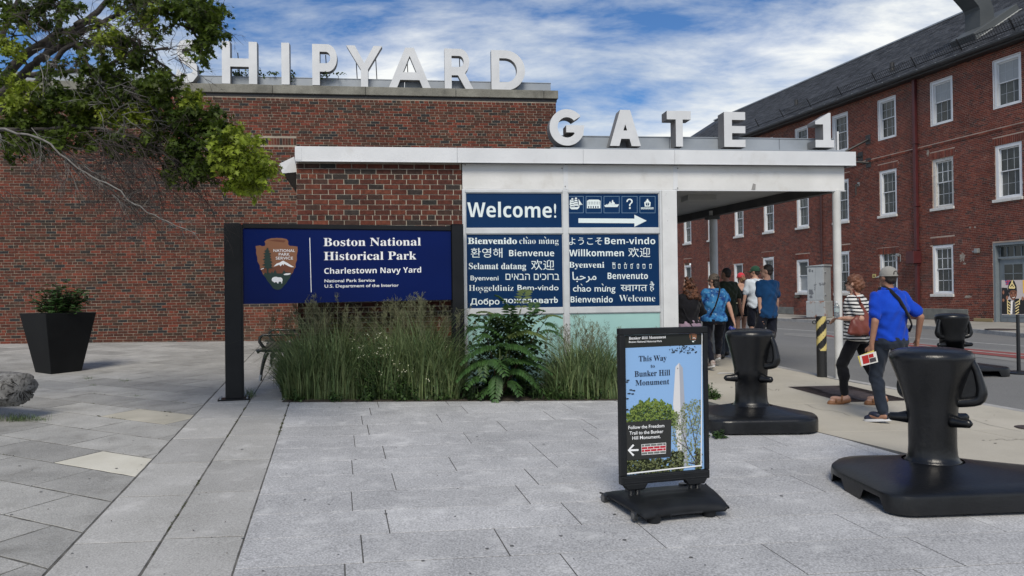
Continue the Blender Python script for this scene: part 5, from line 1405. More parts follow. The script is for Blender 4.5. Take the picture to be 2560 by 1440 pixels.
    # hangers, springs, base
    for (a, b) in ((.02, .20), (.49, .665)):
        MB().prism([(a, zb + .004), (b, zb + .004), (b - .025, zb - .035), (a + .025, zb - .035)], lambda x, w: (x, -.032, w), (0, .064, 0)).build('hanger', PLAS, root, bevel=.004, bseg=1)
        for k in (0, 1):
            u = (a + b) / 2 - .03 + k * .05
            w0 = g0 + .075; w1 = zb - .03
            MB().lathe([(.013, w0), (.013, w1)], 10, (u, 0)).build('leg', BLK, root, smooth=True)
            hp = [(u + .0185 * math.cos(t), .0185 * math.sin(t), w0 + (w1 - w0) * t / (2 * math.pi * 15)) for t in np.linspace(0, 2 * math.pi * 15, 210)]
            MB().tube(hp, .0032, 5).build('spring', BLK, root, smooth='all')
    # moulded ballast base
    c = [G(1499, 1246), G(1604, 1318), G(1824, 1294), G(1764, 1224)]
    def loc(p): q = p - A_.O; return np.array([q.dot(A_.x), q.dot(A_.y)])
    BL, FL, FR, BR = (loc(p) for p in c)
    n = 22; V = []
    def base_h(s, t):
        hx = .022 + .058 * math.sin(math.pi * min(1, max(0, t)) ** .8) ** .7 * (1 - .25 * abs(2 * s - 1) ** 2); side = min(s, 1 - s, t, 1 - t)
        h = hx * (1 if side > .06 else .55 + .45 * side / .06)
        if .22 < s < .86 and .12 < t < .62: h += .006 * (1 + math.sin(t * 40)) * .5
        return h
    for j in range(n + 1):
        for i in range(n + 1):
            s, t = i / n, j / n
            q = (FL * (1 - s) + FR * s) * (1 - t) + (BL * (1 - s) + BR * s) * t
            if j == 0: q = q + (0, .035 * math.sin(math.pi * s))
            V.append((q[0], q[1], g0 + .035 + base_h(s, t)))
    m = len(V); V += [(x, y, g0 + .03 + .03 * (k % (n + 1) in (0, n))) for k, (x, y, z_) in enumerate(V)]
    Fs = [(j * (n + 1) + i, j * (n + 1) + i + 1, (j + 1) * (n + 1) + i + 1, (j + 1) * (n + 1) + i) for j in range(n) for i in range(n)]
    Fs += [tuple(m + q for q in reversed(f)) for f in Fs]
    rim = [i for i in range(n + 1)] + [j * (n + 1) + n for j in range(1, n + 1)] + [n * (n + 1) + i for i in range(n - 1, -1, -1)] + [j * (n + 1) for j in range(n - 1, 0, -1)]
    Fs += [(rim[k], rim[k - 1], m + rim[k - 1], m + rim[k]) for k in range(len(rim))]
    MB().add(V, Fs).build('base', PLAS, root, smooth='all', clean=True)
    for s, t in ((.0, .14), (.0, .86)):
        q = (FL * (1 - s) + FR * s) * (1 - t) + (BL * (1 - s) + BR * s) * t; d_ = BL - FL; d_ = d_ / np.linalg.norm(d_); nrm = np.array([-d_[1], d_[0]])
        if nrm[0] > 0: nrm = -nrm
        q = q + nrm * .004
        wh = empty('wheel', (q[0], q[1], g0 + .036), 0, parent=root)
        a = np.array([nrm[0], nrm[1], 0])
        MB().tube([-a * .012, a * .012], [.034, .034], 20).build('tyre', BLK, wh, smooth=True); MB().tube([-a * .015, a * .0145], [.021, .021], 16).build('hub', mat('hub_grey', (.10, .10, .10), .5), wh, smooth=True)
    for s, t in ((.18, .10), (.80, .12)):
        q = (FL * (1 - s) + FR * s) * (1 - t) + (BL * (1 - s) + BR * s) * t
        MB().lathe([(.045, g0 - .008), (.05, g0 + .05)], 16, (q[0], q[1])).build('foot', PLAS, root, smooth=True)
    for s, t in ((.26, .80), (.78, .80)):
        q = (FL * (1 - s) + FR * s) * (1 - t) + (BL * (1 - s) + BR * s) * t
        MB().lathe([(.062, g0 + .085), (.058, g0 + .108), (.001, g0 + .108)], 22, (q[0], q[1]), 1.25, .55).build('spring_socket', BLK, root, smooth=True)
poster_stand()

# ================================================================== THE CAST IRON BITTS
CAST = mat('cast_iron_paint', (.0045, .005, .006), .29, (.009, .0098, .0115), 3.5, 8, coat=.0, spec=.42, bump=.22, bscale=30, dist=.012, stain=(9, (.035, .034, .033), .60, .80, .45))
RUSTY = mat('rust_edge', (.05, .022, .014), .8, (.015, .012, .012), 12, 6)
def bitt(cpx, base_px, rc, rh, H, label, yaw, ear_sides, horn, zg, th=.135, name='mooring_bitt', zfun=None):
    cx, cy = cpx; root = empty(name, (cx, cy, zg), 0, label, 'bollard', 'black cast iron bitts beside the pavement')
    # base: footing plate with rounded corners, rising to the column; arched notches below
    P = [np.array(p) - (cx, cy) for p in base_px]; n = len(P); R_ = []
    for i in range(n):
        a, b, c = P[i - 1], P[i], P[(i + 1) % n]; d1 = (a - b) / np.linalg.norm(a - b); d2 = (c - b) / np.linalg.norm(c - b); rr = .20
        for k in range(7):
            t = k / 6; R_.append((b + d1 * rr) * (1 - t) ** 2 + 2 * b * t * (1 - t) + (b + d2 * rr) * t * t)
    # resample outline
    pts = np.array(R_ + [R_[0]]); seg = np.linalg.norm(np.diff(pts, axis=0), axis=1); L_ = seg.sum(); m = 96; out = []
    cum = np.concatenate([[0], np.cumsum(seg)])
    for k in range(m):
        s = L_ * k / m; i = min(np.searchsorted(cum, s, side='right') - 1, len(seg) - 1); out.append(pts[i] + (pts[i + 1] - pts[i]) * (s - cum[i]) / max(seg[i], 1e-9))
    out = np.array(out)
    def notch(k):
        # openings under the footing along its left side, solid blocks between
        a_, b_ = P[0], P[1]; e_ = b_ - a_; t = (out[k] - a_).dot(e_) / e_.dot(e_); dist = abs(e_[0] * (out[k] - a_)[1] - e_[1] * (out[k] - a_)[0]) / np.linalg.norm(e_)
        return .085 if dist < .07 and (.06 < t < .27 or .56 < t < .84) else 0.0
    rings = []
    V = []
    under = [notch(k) for k in range(m)]
    prof = [(1.0, None), (1.0, th - .03), (.993, th - .012), (.972, th), (.8, th + .022), (.6, th + .048), (.42, th + .075)]
    for pi, (f, z_) in enumerate(prof):
        for k in range(m):
            q = out[k] * f
            if f < .9:
                an = math.atan2(out[k][1], out[k][0]); tgt = np.array([math.cos(an), math.sin(an)]) * rc * 1.25; t = (1 - f) / .58; q = out[k] * (1 - t) + tgt * t if t < 1 else tgt
            V.append((q[0], q[1], under[k] if z_ is None else z_))
    np_ = len(prof)
    Fs = [(i * m + k, i * m + (k + 1) % m, (i + 1) * m + (k + 1) % m, (i + 1) * m + k) for i in range(np_ - 1) for k in range(m)]
    # inner wall so that the openings have depth
    b = len(V); V += [(q[0] * .93, q[1] * .93, .0) for q in out] + [(q[0] * .93, q[1] * .93, .08) for q in out]
    Fs += [(k, b + m + k, b + m + (k + 1) % m, (k + 1) % m) for k in range(m)]
    MB().add(V, Fs).build('base', CAST, root, smooth=True, clean=False)
    # column with flaring head
    z0 = th + .066
    pr = [(rc * 1.32, z0 - .004), (rc * 1.12, z0 + .014), (rc * 1.03, z0 + .05), (rc, z0 + .12), (rc, z0 + .30), (rc * 1.03, H * .50), (rc + (rh - rc) * .12, H * .60), (rc + (rh - rc) * .38, H * .72), (rc + (rh - rc) * .70, H * .835), (rh * .985, H * .918),
          (rh * 1.01, H * .945), (rh * .99, H * .972), (rh * .93, H * .99), (rh * .80, H * 1.003), (rh * .55, H * 1.014), (rh * .25, H * 1.019), (.002, H * 1.02)]
    col = MB().lathe(pr, 40, (0, 0), 1.0, .92).build('column', CAST, root, smooth='all'); col.rotation_euler = (0, 0, yaw)
    # ears: bent straps from the head to the shaft
    for a_ in ear_sides:
        d_ = np.array([math.cos(a_), math.sin(a_), 0]); s_ = np.array([-d_[1], d_[0], 0])
        path = [d_ * rh * .86 + (0, 0, H * .93), d_ * rh * .98 + (0, 0, H * .86), d_ * rh * 1.06 + (0, 0, H * .76), d_ * rh * 1.08 + (0, 0, H * .70), d_ * rh * 1.0 + (0, 0, H * .65), d_ * (rc * 1.15) + (0, 0, H * .63), d_ * (rc * .8) + (0, 0, H * .63)]
        pp_ = []
        for i in range(len(path) - 1):
            p0, p1, p2, p3 = path[max(i - 1, 0)], path[i], path[i + 1], path[min(i + 2, len(path) - 1)]
            for t in (0, .33, .67): pp_.append(.5 * ((2 * p1) + (-p0 + p2) * t + (2 * p0 - 5 * p1 + 4 * p2 - p3) * t * t + (-p0 + 3 * p1 - 3 * p2 + p3) * t ** 3))
        pp_.append(path[-1]); rs_ = list(np.interp(np.linspace(0, 6, len(pp_)), range(7), [.036, .034, .042, .050, .050, .05, .05])); MB().tube(pp_, rs_, 12, flat=.8).build('ear', CAST, root, smooth='all')
        wb = [path[0], path[1], path[2], path[3], path[4], path[5], d_ * rc * .7 + (0, 0, H * .63), d_ * rc * .7 + (0, 0, H * .93)]; MB().add([q - s_ * .012 for q in wb] + [q + s_ * .012 for q in wb], [tuple(range(8)), tuple(range(15, 7, -1))] + [(k, (k + 1) % 8, 8 + (k + 1) % 8, 8 + k) for k in range(8)]).build('ear_web', CAST, root)
    for a_ in horn:
        d_ = np.array([math.cos(a_), math.sin(a_), 0]); zz = H * .50
        MB().tube([d_ * rc * .8 + (0, 0, zz), d_ * (rc + .01) + (0, 0, zz), d_ * (rc + .06) + (0, 0, zz - .004), d_ * (rc + .115) + (0, 0, zz - .002), d_ * (rc + .135) + (0, 0, zz)], [.052, .046, .036, .032, .012], 12).build('horn', CAST, root, smooth='all')
    return root
def gpt(px, py): return tuple(G(px, py)[:2])
c1 = gpt(2333, 1217)
bitt(c1, [gpt(2066, 1200), gpt(2236, 1300), (c1[0] + 1.02, c1[1] - .62), (c1[0] + 1.0, c1[1] - .02), (c1[0] + .24, c1[1] + .52), gpt(2105, 1170)],
     .174, .305, 1.055, 'nearest black bitt, with its base cropped by the right edge of the view', .3, (rad(-34), rad(100)), (rad(-62), rad(8), rad(150)), gz(*c1))
c2 = gpt(1879, 1060)
bitt(c2, [(c2[0] - .74, c2[1] + .25), gpt(1788, 1090), gpt(2052, 1088), (c2[0] + .66, c2[1] - .06), (c2[0] + .22, c2[1] + .40), (c2[0] - .5, c2[1] + .43)],
     .168, .262, 1.01, 'black bitt standing between the poster stand and the walking group', .2, (rad(-40), rad(100)), (rad(-62), rad(188)), gz(*c2))
p3 = Groad(2381, 935); c3 = (p3[0], p3[1])
bitt(c3, [(c3[0] - .62, c3[1] - .42), (c3[0] + .72, c3[1] - .45), (c3[0] + .80, c3[1] - .02), (c3[0] + .3, c3[1] + .5), (c3[0] - .55, c3[1] + .4)],
     .18, .262, .98, 'farthest black bitt, standing on the road beside the photo panel', .1, (rad(-165), rad(-8)), (rad(-160), rad(-12)), roadz(*c3))

# ================================================================== STREET FURNITURE
def striped_bollard():
    p = G(2055, 942); r_ = .074; H = .93
    root = empty('striped_bollard', p, 0, 'steel bollard with slanted yellow and black stripes at the kerb', 'bollard')
    YEL = mat('bollard_yellow', (.50, .40, .12), .6, (.60, .50, .20), 5, 6, stain=(20, (.06, .05, .04), .62, .66, .7)); BK_ = mat('bollard_black', (.012, .012, .013), .5, stain=(22, (.5, .48, .42), .67, .70, .7))
    n = 48; m = 60; V = []; fy, fb_ = [], []
    for j in range(m + 1):
        for k in range(n): an = 2 * math.pi * k / n; V.append((r_ * math.cos(an), r_ * math.sin(an), H * j / m))
    for j in range(m):
        for k in range(n):
            an = 2 * math.pi * (k + .5) / n; z_ = H * (j + .5) / m; f = (j * n + k, j * n + (k + 1) % n, (j + 1) * n + (k + 1) % n, (j + 1) * n + k)
            s = (z_ - an * .075 * 1.0) / .235
            if z_ > .40 and (s % 1.0) < .46: fy.append(f)
            else: fb_.append(f)
    MB().add(V, fb_ + [tuple(range(m * n, m * n + n))]).build('post', BK_, root, smooth='all')
    o = MB().add(V, fy).build('stripes', YEL, root, smooth='all')
    for sx in (-1, 1):
        a = [(sx * (r_ + .004 + .028 + .026 * math.cos(t)), 0, H - .09 + .026 * math.sin(t)) for t in np.linspace(0, 2 * math.pi, 17)]
        MB().tube(a, .008, 6, caps=False).build('ring', GUTT, root, smooth='all')
        MB().box(sx * r_ - .01, sx * r_ + .01, -.01, .01, H - .11, H - .07).build('lug', GUTT, root)
striped_bollard()

def photo_panel():
    p = Groad(2547, 933); root = empty('photo_panel', p, 0, 'photo panel of a smiling person in a tall gold-braided hat on a black pole', 'sign stand')
    V_ = p[1]; s = V_ / F
    MB().lathe([(.235, 0), (.235, .018), (.20, .03), (.03, .045)], 30).build('base', BLK, root, smooth=True)
    MB().lathe([(.03, .03), (.026, 1.0)], 12).build('pole', BLK, root, smooth=True)
    fr = Fr((p[0], p[1] - .03, 0), 0); z = lambda x, y: (2440 + x / 5.14, 680 + y / 5.14)
    def pr(v):
        def f(x, y): u, w = fr.uv(*z(x, y), v); return (u, v - .03, w - p[2])
        return f
    u0, w1 = fr.uv(*z(326, 105)); u1, w0 = fr.uv(*z(760, 545))
    MB().box(u0, u1, -.032, -.018, w0 - p[2], w1 - p[2]).build('panel', ink('panel_grey', (.36, .33, .34)), root)
    def mk(name, loops, m, lev): mb = MB(); [poly_print(mb, [lp], pr(-.003 - .001 * lev)) for lp in loops]; mb.build(name, m, root)
    BK_ = ink('pbk', (.010, .010, .012)); GD = ink('gold', (.62, .50, .24)); SK = ink('skin_dark', (.13, .052, .030)); SK2 = ink('skin_mid', (.22, .10, .065)); W_ = ink('pwhite', (.66, .64, .62)); RD = ink('pred', (.40, .05, .07)); BU = ink('pblue', (.05, .06, .20))
    mk('printed_dark', [[(332, 200), (400, 205), (430, 300), (400, 350), (380, 540), (332, 540)], [(540, 380), (617, 330), (640, 540), (540, 540)]], BK_, 1)
    mk('printed_flag', [[(370, 105), (440, 105), (430, 160), (390, 170)]], BU, 1); mk('printed_flag', [[(376, 120), (440, 105), (444, 112), (380, 130)], [(400, 105), (408, 105), (416, 166), (406, 166)], [(378, 160), (436, 108), (440, 114), (384, 166)]], RD, 2)
    mk('printed_yellow', [[(600, 105), (640, 105), (640, 250), (606, 280)]], ink('pyellow', (.62, .36, .06)), 1)
    mk('printed_faces', [arc(400, 330, 16, 26, 0, 360, 14), arc(352, 262, 12, 26, 0, 360, 12), arc(352, 362, 14, 20, 0, 360, 12), arc(600, 340, 14, 26, 0, 360, 12)], SK2, 2)
    mk('printed_coat', [[(345, 540), (352, 430), (395, 370), (440, 350), (470, 400), (500, 345), (555, 340), (585, 400), (600, 540)]], BK_, 3)
    mk('printed_shirt', [[(444, 375), (470, 372), (500, 380), (506, 430), (490, 540), (440, 540), (448, 440)]], W_, 4); mk('printed_tie', [[(472, 378), (500, 378), (502, 470), (496, 540), (466, 540)]], ink('tie', (.06, .06, .07)), 5)
    mk('printed_face', [[(430, 240), (445, 225), (515, 225), (527, 245), (524, 300), (508, 340), (484, 362), (462, 350), (440, 320), (430, 280)]], SK, 5)
    mk('printed_face_light', [arc(478, 268, 22, 10, 0, 360, 14), arc(455, 300, 10, 12, 0, 360, 12), arc(505, 298, 10, 12, 0, 360, 12), arc(480, 348, 12, 6, 0, 360, 12), arc(482, 300, 8, 14, 0, 360, 12)], SK2, 6)
    mk('printed_eyes', [arc(460, 276, 8, 4, 0, 360, 10), arc(502, 272, 8, 4, 0, 360, 10), arc(458, 264, 12, 3, 0, 360, 10), arc(504, 260, 12, 3, 0, 360, 10)], BK_, 7)
    mk('printed_smile', [[(466, 322), (480, 328), (500, 316), (496, 328), (482, 336), (470, 332)]], ink('smile', (.70, .67, .64)), 7)
    mk('printed_hat', [[(414, 250), (412, 190), (430, 130), (456, 102), (470, 100), (496, 122), (520, 180), (528, 250), (500, 232), (450, 236), (428, 268)]], BK_, 6)
    mk('hat_braid', [[(460, 104), (472, 104), (474, 140), (504, 196), (498, 214), (424, 212), (420, 196), (452, 140)]], GD, 7); mk('hat_inner', [[(463, 150), (490, 194), (436, 194)]], BK_, 8)
    mk('hat_star', [[(462, 172), (474, 184), (466, 196), (450, 194)]], GD, 9)
    br = [[(398, 356), (406, 352), (414, 540), (402, 540)], [(556, 338), (564, 342), (564, 420), (554, 420)]]
    for k in range(5): y = 372 + k * 36; br.append([(410, y), (444, y + 26), (440, y + 38), (410, y + 12)]); br.append([(506, y + 22), (550, y - 8), (554, y + 4), (508, y + 34)])
    mk('coat_braid', br, GD, 5)
photo_panel()

def planter():
    th = rad(58); v1 = G(128, 936); ex = np.array([math.cos(th), math.sin(th), 0]); ey = np.array([-math.sin(th), math.cos(th), 0]); sb, st = .48, .80; H = .965
    c = v1 + (ex + ey) * sb / 2; root = empty('planter', c, th, 'large tapered black square planter on the flagstones', 'planter')
    BP = mat('planter_black', (.0045, .005, .0058), .6, (.008, .009, .010), 2, 6, bump=.05, bscale=60, spec=.22, stain=(3, (.02, .02, .019), .55, .8, .4))
    V = []
    for s, z_ in ((sb, 0), (st, H), (st - .07, H), (st - .10, H - .10)):
        for a, b in ((-1, -1), (1, -1), (1, 1), (-1, 1)): V.append((a * s / 2, b * s / 2, z_))
    MB().add(V, [(i * 4 + k, i * 4 + (k + 1) % 4, (i + 1) * 4 + (k + 1) % 4, (i + 1) * 4 + k) for i in range(3) for k in range(4)] + [(3, 2, 1, 0)]).build('pot', BP, root, bevel=.008)
    s = st - .10; MB().box(-s / 2, s / 2, -s / 2, s / 2, H - .12, H - .09).build('soil', SOIL, root)
    # leafy plant
    LG = mat('planter_leaf', (.022, .055, .014), .55, (.055, .115, .028), 9, 4, rnd=.4, trans=.25); fol, st_ = MB(), MB(); r = random.Random(21)
    pr_ = empty('potted_plant', c + np.array([0, 0, H - .09]), 0, 'low dark green leafy plant growing in the black planter', 'plant')
    for k in range(150):
        az = r.uniform(0, 6.283); reach = r.uniform(.05, .40); hh = r.uniform(.18, .62) * (1 - reach * .9); ox = .04
        b0 = np.array([ox + r.gauss(0, .08), r.gauss(0, .08), 0]); tip = b0 + np.array([math.cos(az) * reach, math.sin(az) * reach, hh])
        mid = (b0 + tip) / 2 + (0, 0, .06); st_.tube([b0, mid, tip], .004, 4)
        for j in range(11):
            t = r.uniform(.35, 1.05); q = b0 * (1 - t) + tip * t + np.array([r.gauss(0, .035), r.gauss(0, .035), r.gauss(.01, .02)])
            sz = r.uniform(.03, .055); R = Matrix.Rotation(r.uniform(0, 6.3), 3, 'Z') @ Matrix.Rotation(r.uniform(-.7, .7), 3, 'X')
            for lobe in (-1, 0, 1):
                a = lobe * .8; L_ = [(0, 0), (.35, .45), (.25, .9), (0, 1.1), (-.25, .9), (-.35, .45)]
                fol.add([q + np.array(R @ Vector((x * math.cos(a) + y * math.sin(a), -x * math.sin(a) + y * math.cos(a), -.12 * y * y))) * sz for x, y in L_], [(0, 1, 2, 3, 4, 5)], r.random())
    tag(fol.build('foliage', LG, pr_, attr=True), kind='stuff'); tag(st_.build('stems', MATS['stem_brown'], pr_), kind='stuff')
planter()

def bench():
    p = G(648, 952); th = math.atan2(-eL[0], eL[1]); ux = np.array([eL[1], -eL[0], 0]); uy = np.array([eL[0], eL[1], 0])
    root = empty('park_bench', p, th, 'black iron and timber bench end showing from behind the tall grass', 'bench')
    g = 0; W_ = .60
    IRN = BLK; WD = mat('bench_timber', (.055, .050, .042), .7, (.09, .083, .07), 4, 7, stretch=(12, 1, 12))
    for y in (0, 1.75):
        MB().tube([(.02, y, 0), (.035, y, .14), (.06, y, .26), (.09, y, .36), (.12, y, .42)], [.016, .018, .022, .026, .03], 8, flat=1.2).build('leg', IRN, root, smooth='all')
        MB().tube([(.62, y, 0), (.56, y, .18), (.50, y, .30), (.47, y, .42)], [.016, .018, .024, .028], 8).build('leg', IRN, root, smooth='all')
        MB().tube([(-.03, y, .43), (.02, y, .455), (.30, y, .44), (.52, y, .43)], [.035, .028, .024, .026], 8).build('seat_rail', IRN, root, smooth='all')
        MB().tube([(.10, y, .45), (.05, y, .52), (.01, y, .58), (.015, y, .64), (.06, y, .675), (.16, y, .68), (.34, y, .67), (.52, y, .66)], [.026, .026, .024, .022, .020, .018, .018, .018], 8).build('armrest', IRN, root, smooth='all')
        MB().tube([(.50, y, .43), (.56, y, .62), (.62, y, .86)], .022, 8).build('back_support', IRN, root, smooth='all')
        MB().tube([(.20, y - .012, .37), (.20, y + .012, .37)], [.045, .045], 14).build('boss', IRN, root, smooth=True)
        MB().tube([(.01, y - .0, .0), (.025, y, .09)], [.02, .02], 8).build('foot_sleeve', STEEL, root, smooth=True)
    for k in range(6): x = .04 + k * .078; MB().box(x, x + .06, -.06, 1.81, .462, .485).build('seat_slat', WD, root, bevel=.004, bseg=1)
    for k in range(4): z_ = .55 + k * .085; x = .525 + k * .022; MB().beam((x, -.06, z_), (x, 1.81, z_), .022, .065).build('back_slat', WD, root)
bench()

def timber():
    c = D(52, 972, 8.45); ax = np.array([-.80, .60, 0.]); ax /= np.linalg.norm(ax)
    ax = np.array([-.93, .367, 0.0])
    c[2] = max(c[2], .55); root = empty('weathered_log', (c[0], c[1], gz(c[0], c[1])), 0, 'end of a thick weathered grey log at the left edge', 'log')
    LM = mat('weathered_wood', (.10, .098, .094), .9, (.30, .295, .285), 2.2, 8, .3, .7, stretch=(6, 6, 6), bump=.7, bscale=30, dist=.02, stain=(5, (.025, .023, .02), .52, .62, .8))
    h0 = c[2] - gz(c[0], c[1]); side = np.cross(ax, (0, 0, 1)); r = random.Random(8); n = 64; V = []; m = 22
    prof = [1 + .05 * math.sin(3 * t) + .035 * math.sin(7 * t + 1) + r.gauss(0, .012) - (.13 if r.random() < .10 else 0) for t in np.linspace(0, 6.283, n + 1)[:-1]]
    R0 = .190
    for j in range(m + 1):
        t = j / m; rr = R0 * (.86 if j == 0 else (.95 if j == 1 else 1.0 + .02 * math.sin(j)))
        s = 0 if j == 0 else (.025 if j == 1 else .06 + (t * 2.6))
        for k in range(n):
            an = 2 * math.pi * k / n; w_ = rr * prof[k]
            V.append(np.array([0, 0, h0]) + ax * s + side * math.cos(an) * w_ * 1.18 + np.array([0, 0, math.sin(an) * w_ * .98]))
    Fs = [(j * n + k, j * n + (k + 1) % n, (j + 1) * n + (k + 1) % n, (j + 1) * n + k) for j in range(m) for k in range(n)] + [tuple(range(n - 1, -1, -1))]
    MB().add(V, Fs).build('trunk', LM, root, smooth='all')
    DKC = mat('crack_dark', (.012, .011, .010), .95); ctr = np.array([0, 0, h0]) - ax * .003; mb = MB()
    for k in range(34):
        an = r.uniform(0, 6.283); r0 = r.uniform(.01, .09); r1 = r.uniform(.09, .165); w_ = r.uniform(.0015, .007); pts = []
        jx = r.gauss(0, .15)
        for t in (0, .35, .7, 1):
            q = r0 + (r1 - r0) * t; a_ = an + jx * t * .4 + r.gauss(0, .03); ww = w_ * math.sin(math.pi * (.12 + .8 * t))
            d_ = side * math.cos(a_) * 1.18 + np.array([0, 0, math.sin(a_)]); e_ = -side * math.sin(a_) + np.array([0, 0, math.cos(a_)]); pts.append((ctr + d_ * q - e_ * ww, ctr + d_ * q + e_ * ww))
        V2 = [p_ for pr_ in pts for p_ in pr_]; mb.add(V2, [(0, 1, 3, 2), (2, 3, 5, 4), (4, 5, 7, 6)])
    tag(mb.build('cracks', DKC, root), kind='stuff')
    # timber chock that carries it, out of frame
    q = ax * 1.5; mb = MB(); mb.box(q[0] - .2, q[0] + .2, q[1] - .12, q[1] + .12, gz(c[0] + q[0], c[1] + q[1]) - gz(c[0], c[1]), h0 - .17); mb.build('chock', LM, root)
timber()
# ================================================================== PLANTING BED
bedP = [G(704, 1006), G(1548, 1001.5), np.array([2.43, 9.75, 0]), K.P(3.66, -.05, 0), K.P(.45, -.05, 0), K.P(-1.9, -.05, 0), np.array([-3.0, 10.75, 0])]
sheet('planting_bed', [(q[0], q[1]) for q in bedP], .006, SOIL)
GRASS1 = mat('grass_blade', (.065, .105, .036), .6, (.15, .21, .085), 5, 3, rnd=.45, trans=.25, hue=.02)
GRASS2 = mat('grass_pale', (.12, .165, .06), .6, (.19, .235, .10), 5, 3, rnd=.3, trans=.3)
PANI = mat('grass_panicle', (.12, .13, .065), .7, (.19, .19, .11), 9, 3, rnd=.3, trans=.2)
WEED = mat('weed_leaf', (.020, .050, .012), .55, (.055, .105, .024), 9, 4, rnd=.4, trans=.25)
FLOW = mat('weed_flower', (.50, .50, .30), .6, (.62, .62, .50), 30, 2)
SUM = mat('sumac_leaf', (.028, .072, .018), .5, (.055, .12, .032), 7, 4, rnd=.35, trans=.25, spec=.4)
SUMT = mat('sumac_tip', (.085, .13, .03), .5, (.13, .17, .05), 7, 4, rnd=.25, trans=.3)
def blade(mb, base, az, h, lean, w, a, droop=.25, n=6):
    d = np.array([math.cos(az), math.sin(az), 0]); s = np.array([-d[1], d[0], 0]); V = []
    for i in range(n + 1):
        t = i / n; out_ = lean * t ** 1.8; z_ = h * (t - droop * t ** 3.2); ww = w * (1 - t ** 2.2) * (.5 + .5 * min(1, t * 4))
        q = base + d * out_ + np.array([0, 0, z_]); tw = s * math.cos(t * 1.5) + d * math.sin(t * 1.5) * .5
        V += [q - tw * ww / 2, q + tw * ww / 2]
    mb.add(V, [(2 * i, 2 * i + 1, 2 * i + 3, 2 * i + 2) for i in range(n)], a)
def panicle(mb, top, h, r, a):
    """open airy seed head of fine branchlets"""
    for k in range(15):
        z_ = top[2] - h * r.random(); az = r.uniform(0, 6.28); l_ = h * r.uniform(.22, .5); p0 = np.array([top[0], top[1], z_]); p1 = p0 + np.array([math.cos(az) * l_ * .55, math.sin(az) * l_ * .55, l_ * .75])
        m = (p0 + p1) / 2; mb.beam(p0, p1, .0015, .0015, a)
        for j in range(3):
            q = p0 + (p1 - p0) * r.uniform(.4, 1); e = q + np.array([r.gauss(0, .015), r.gauss(0, .015), r.uniform(.005, .03)]); mb.beam(q, e, .0026, .0026, a)
def bed_grass():
    r = random.Random(31)
    for nm, label, x0, x1, y0, y1, n, hmin, hmax, npan, pale in (
            ('ornamental_grass', 'tall clump of seeding grass beside the bench, left in the bed', 706, 915, 1001, 962, 4300, .75, 1.55, 80, .30),
            ('ornamental_grass', 'tall clump of seeding grass between the sign and the sumac', 915, 1150, 1001, 966, 4400, .75, 1.55, 85, .30),
            ('ornamental_grass', 'lower wispy grass between the sumac and the poster stand', 1370, 1570, 1000, 966, 2900, .45, 1.15, 45, .28)):
        g1, g2, pn = MB(), MB(), MB(); c0 = G((x0 + x1) / 2, 990); c0 = np.array([c0[0], c0[1], gz(c0[0], c0[1])])
        for k in range(n):
            px = r.uniform(x0, x1); py = r.uniform(y1, y0); b = G(px, py); s_ = min(1, (px - x0) / 60 + .55, (x1 - px) / 60 + .55)
            dm = 1 - .45 * abs(px - (x0 + x1) / 2) ** 2 / ((x1 - x0) / 2) ** 2; h = r.uniform(hmin, hmax * dm) * s_ * (1 if r.random() < .75 else .6); az = r.uniform(0, 6.28)
            if px < x0 + 40 and r.random() < .7: az = r.uniform(2.2, 4.2)
            if px > x1 - 30 and r.random() < .6: az = r.uniform(-1, 1)
            pl_ = r.random() < pale
            blade(g2 if pl_ else g1, b - c0, az, h, (r.uniform(.10, .45) if r.random() < .55 else r.uniform(.35, .85)) * h, r.uniform(.009, .022), r.random(), r.uniform(.10, .70))
        for k in range(npan):
            px = r.gauss((x0 + x1) / 2, (x1 - x0) * .27); b = G(px, r.uniform(y1, y0 - 6)); h = r.uniform(hmax * .62, hmax * .86) * (1 - .25 * abs(px - (x0 + x1) / 2) / (x1 - x0)); az = r.uniform(0, 6.28); l_ = r.uniform(.02, .16)
            top = b - c0 + np.array([math.cos(az) * l_, math.sin(az) * l_, h]); mid = (b - c0) * .5 + top * .5 + (0, 0, .02)
            pn.tube([b - c0, mid, top], [.0025, .002, .0014], 3, caps=False, a=r.random()); panicle(pn, top, r.uniform(.16, .32), r, r.random())
        root = empty(nm, c0, 0, label, 'grass clump', 'grass clumps in the planting bed')
        tag(g1.build('blades', GRASS1, root, attr=True), kind='stuff'); tag(g2.build('pale_blades', GRASS2, root, attr=True), kind='stuff'); tag(pn.build('seed_heads', PANI, root, attr=True), kind='stuff')
bed_grass()
def leaf_dab(mb, q, s, r, a=None):
    R = Matrix.Rotation(r.uniform(0, 6.3), 3, 'Z') @ Matrix.Rotation(r.uniform(-.9, .9), 3, 'X')
    mb.add([q + np.array(R @ Vector(p)) * s for p in ((0, 0, 0), (.34, .4, .03), (.26, .85, 0), (0, 1.15, -.1), (-.26, .85, 0), (-.34, .4, .03))], [(0, 1, 2, 3, 4, 5)], r.random() if a is None else a)
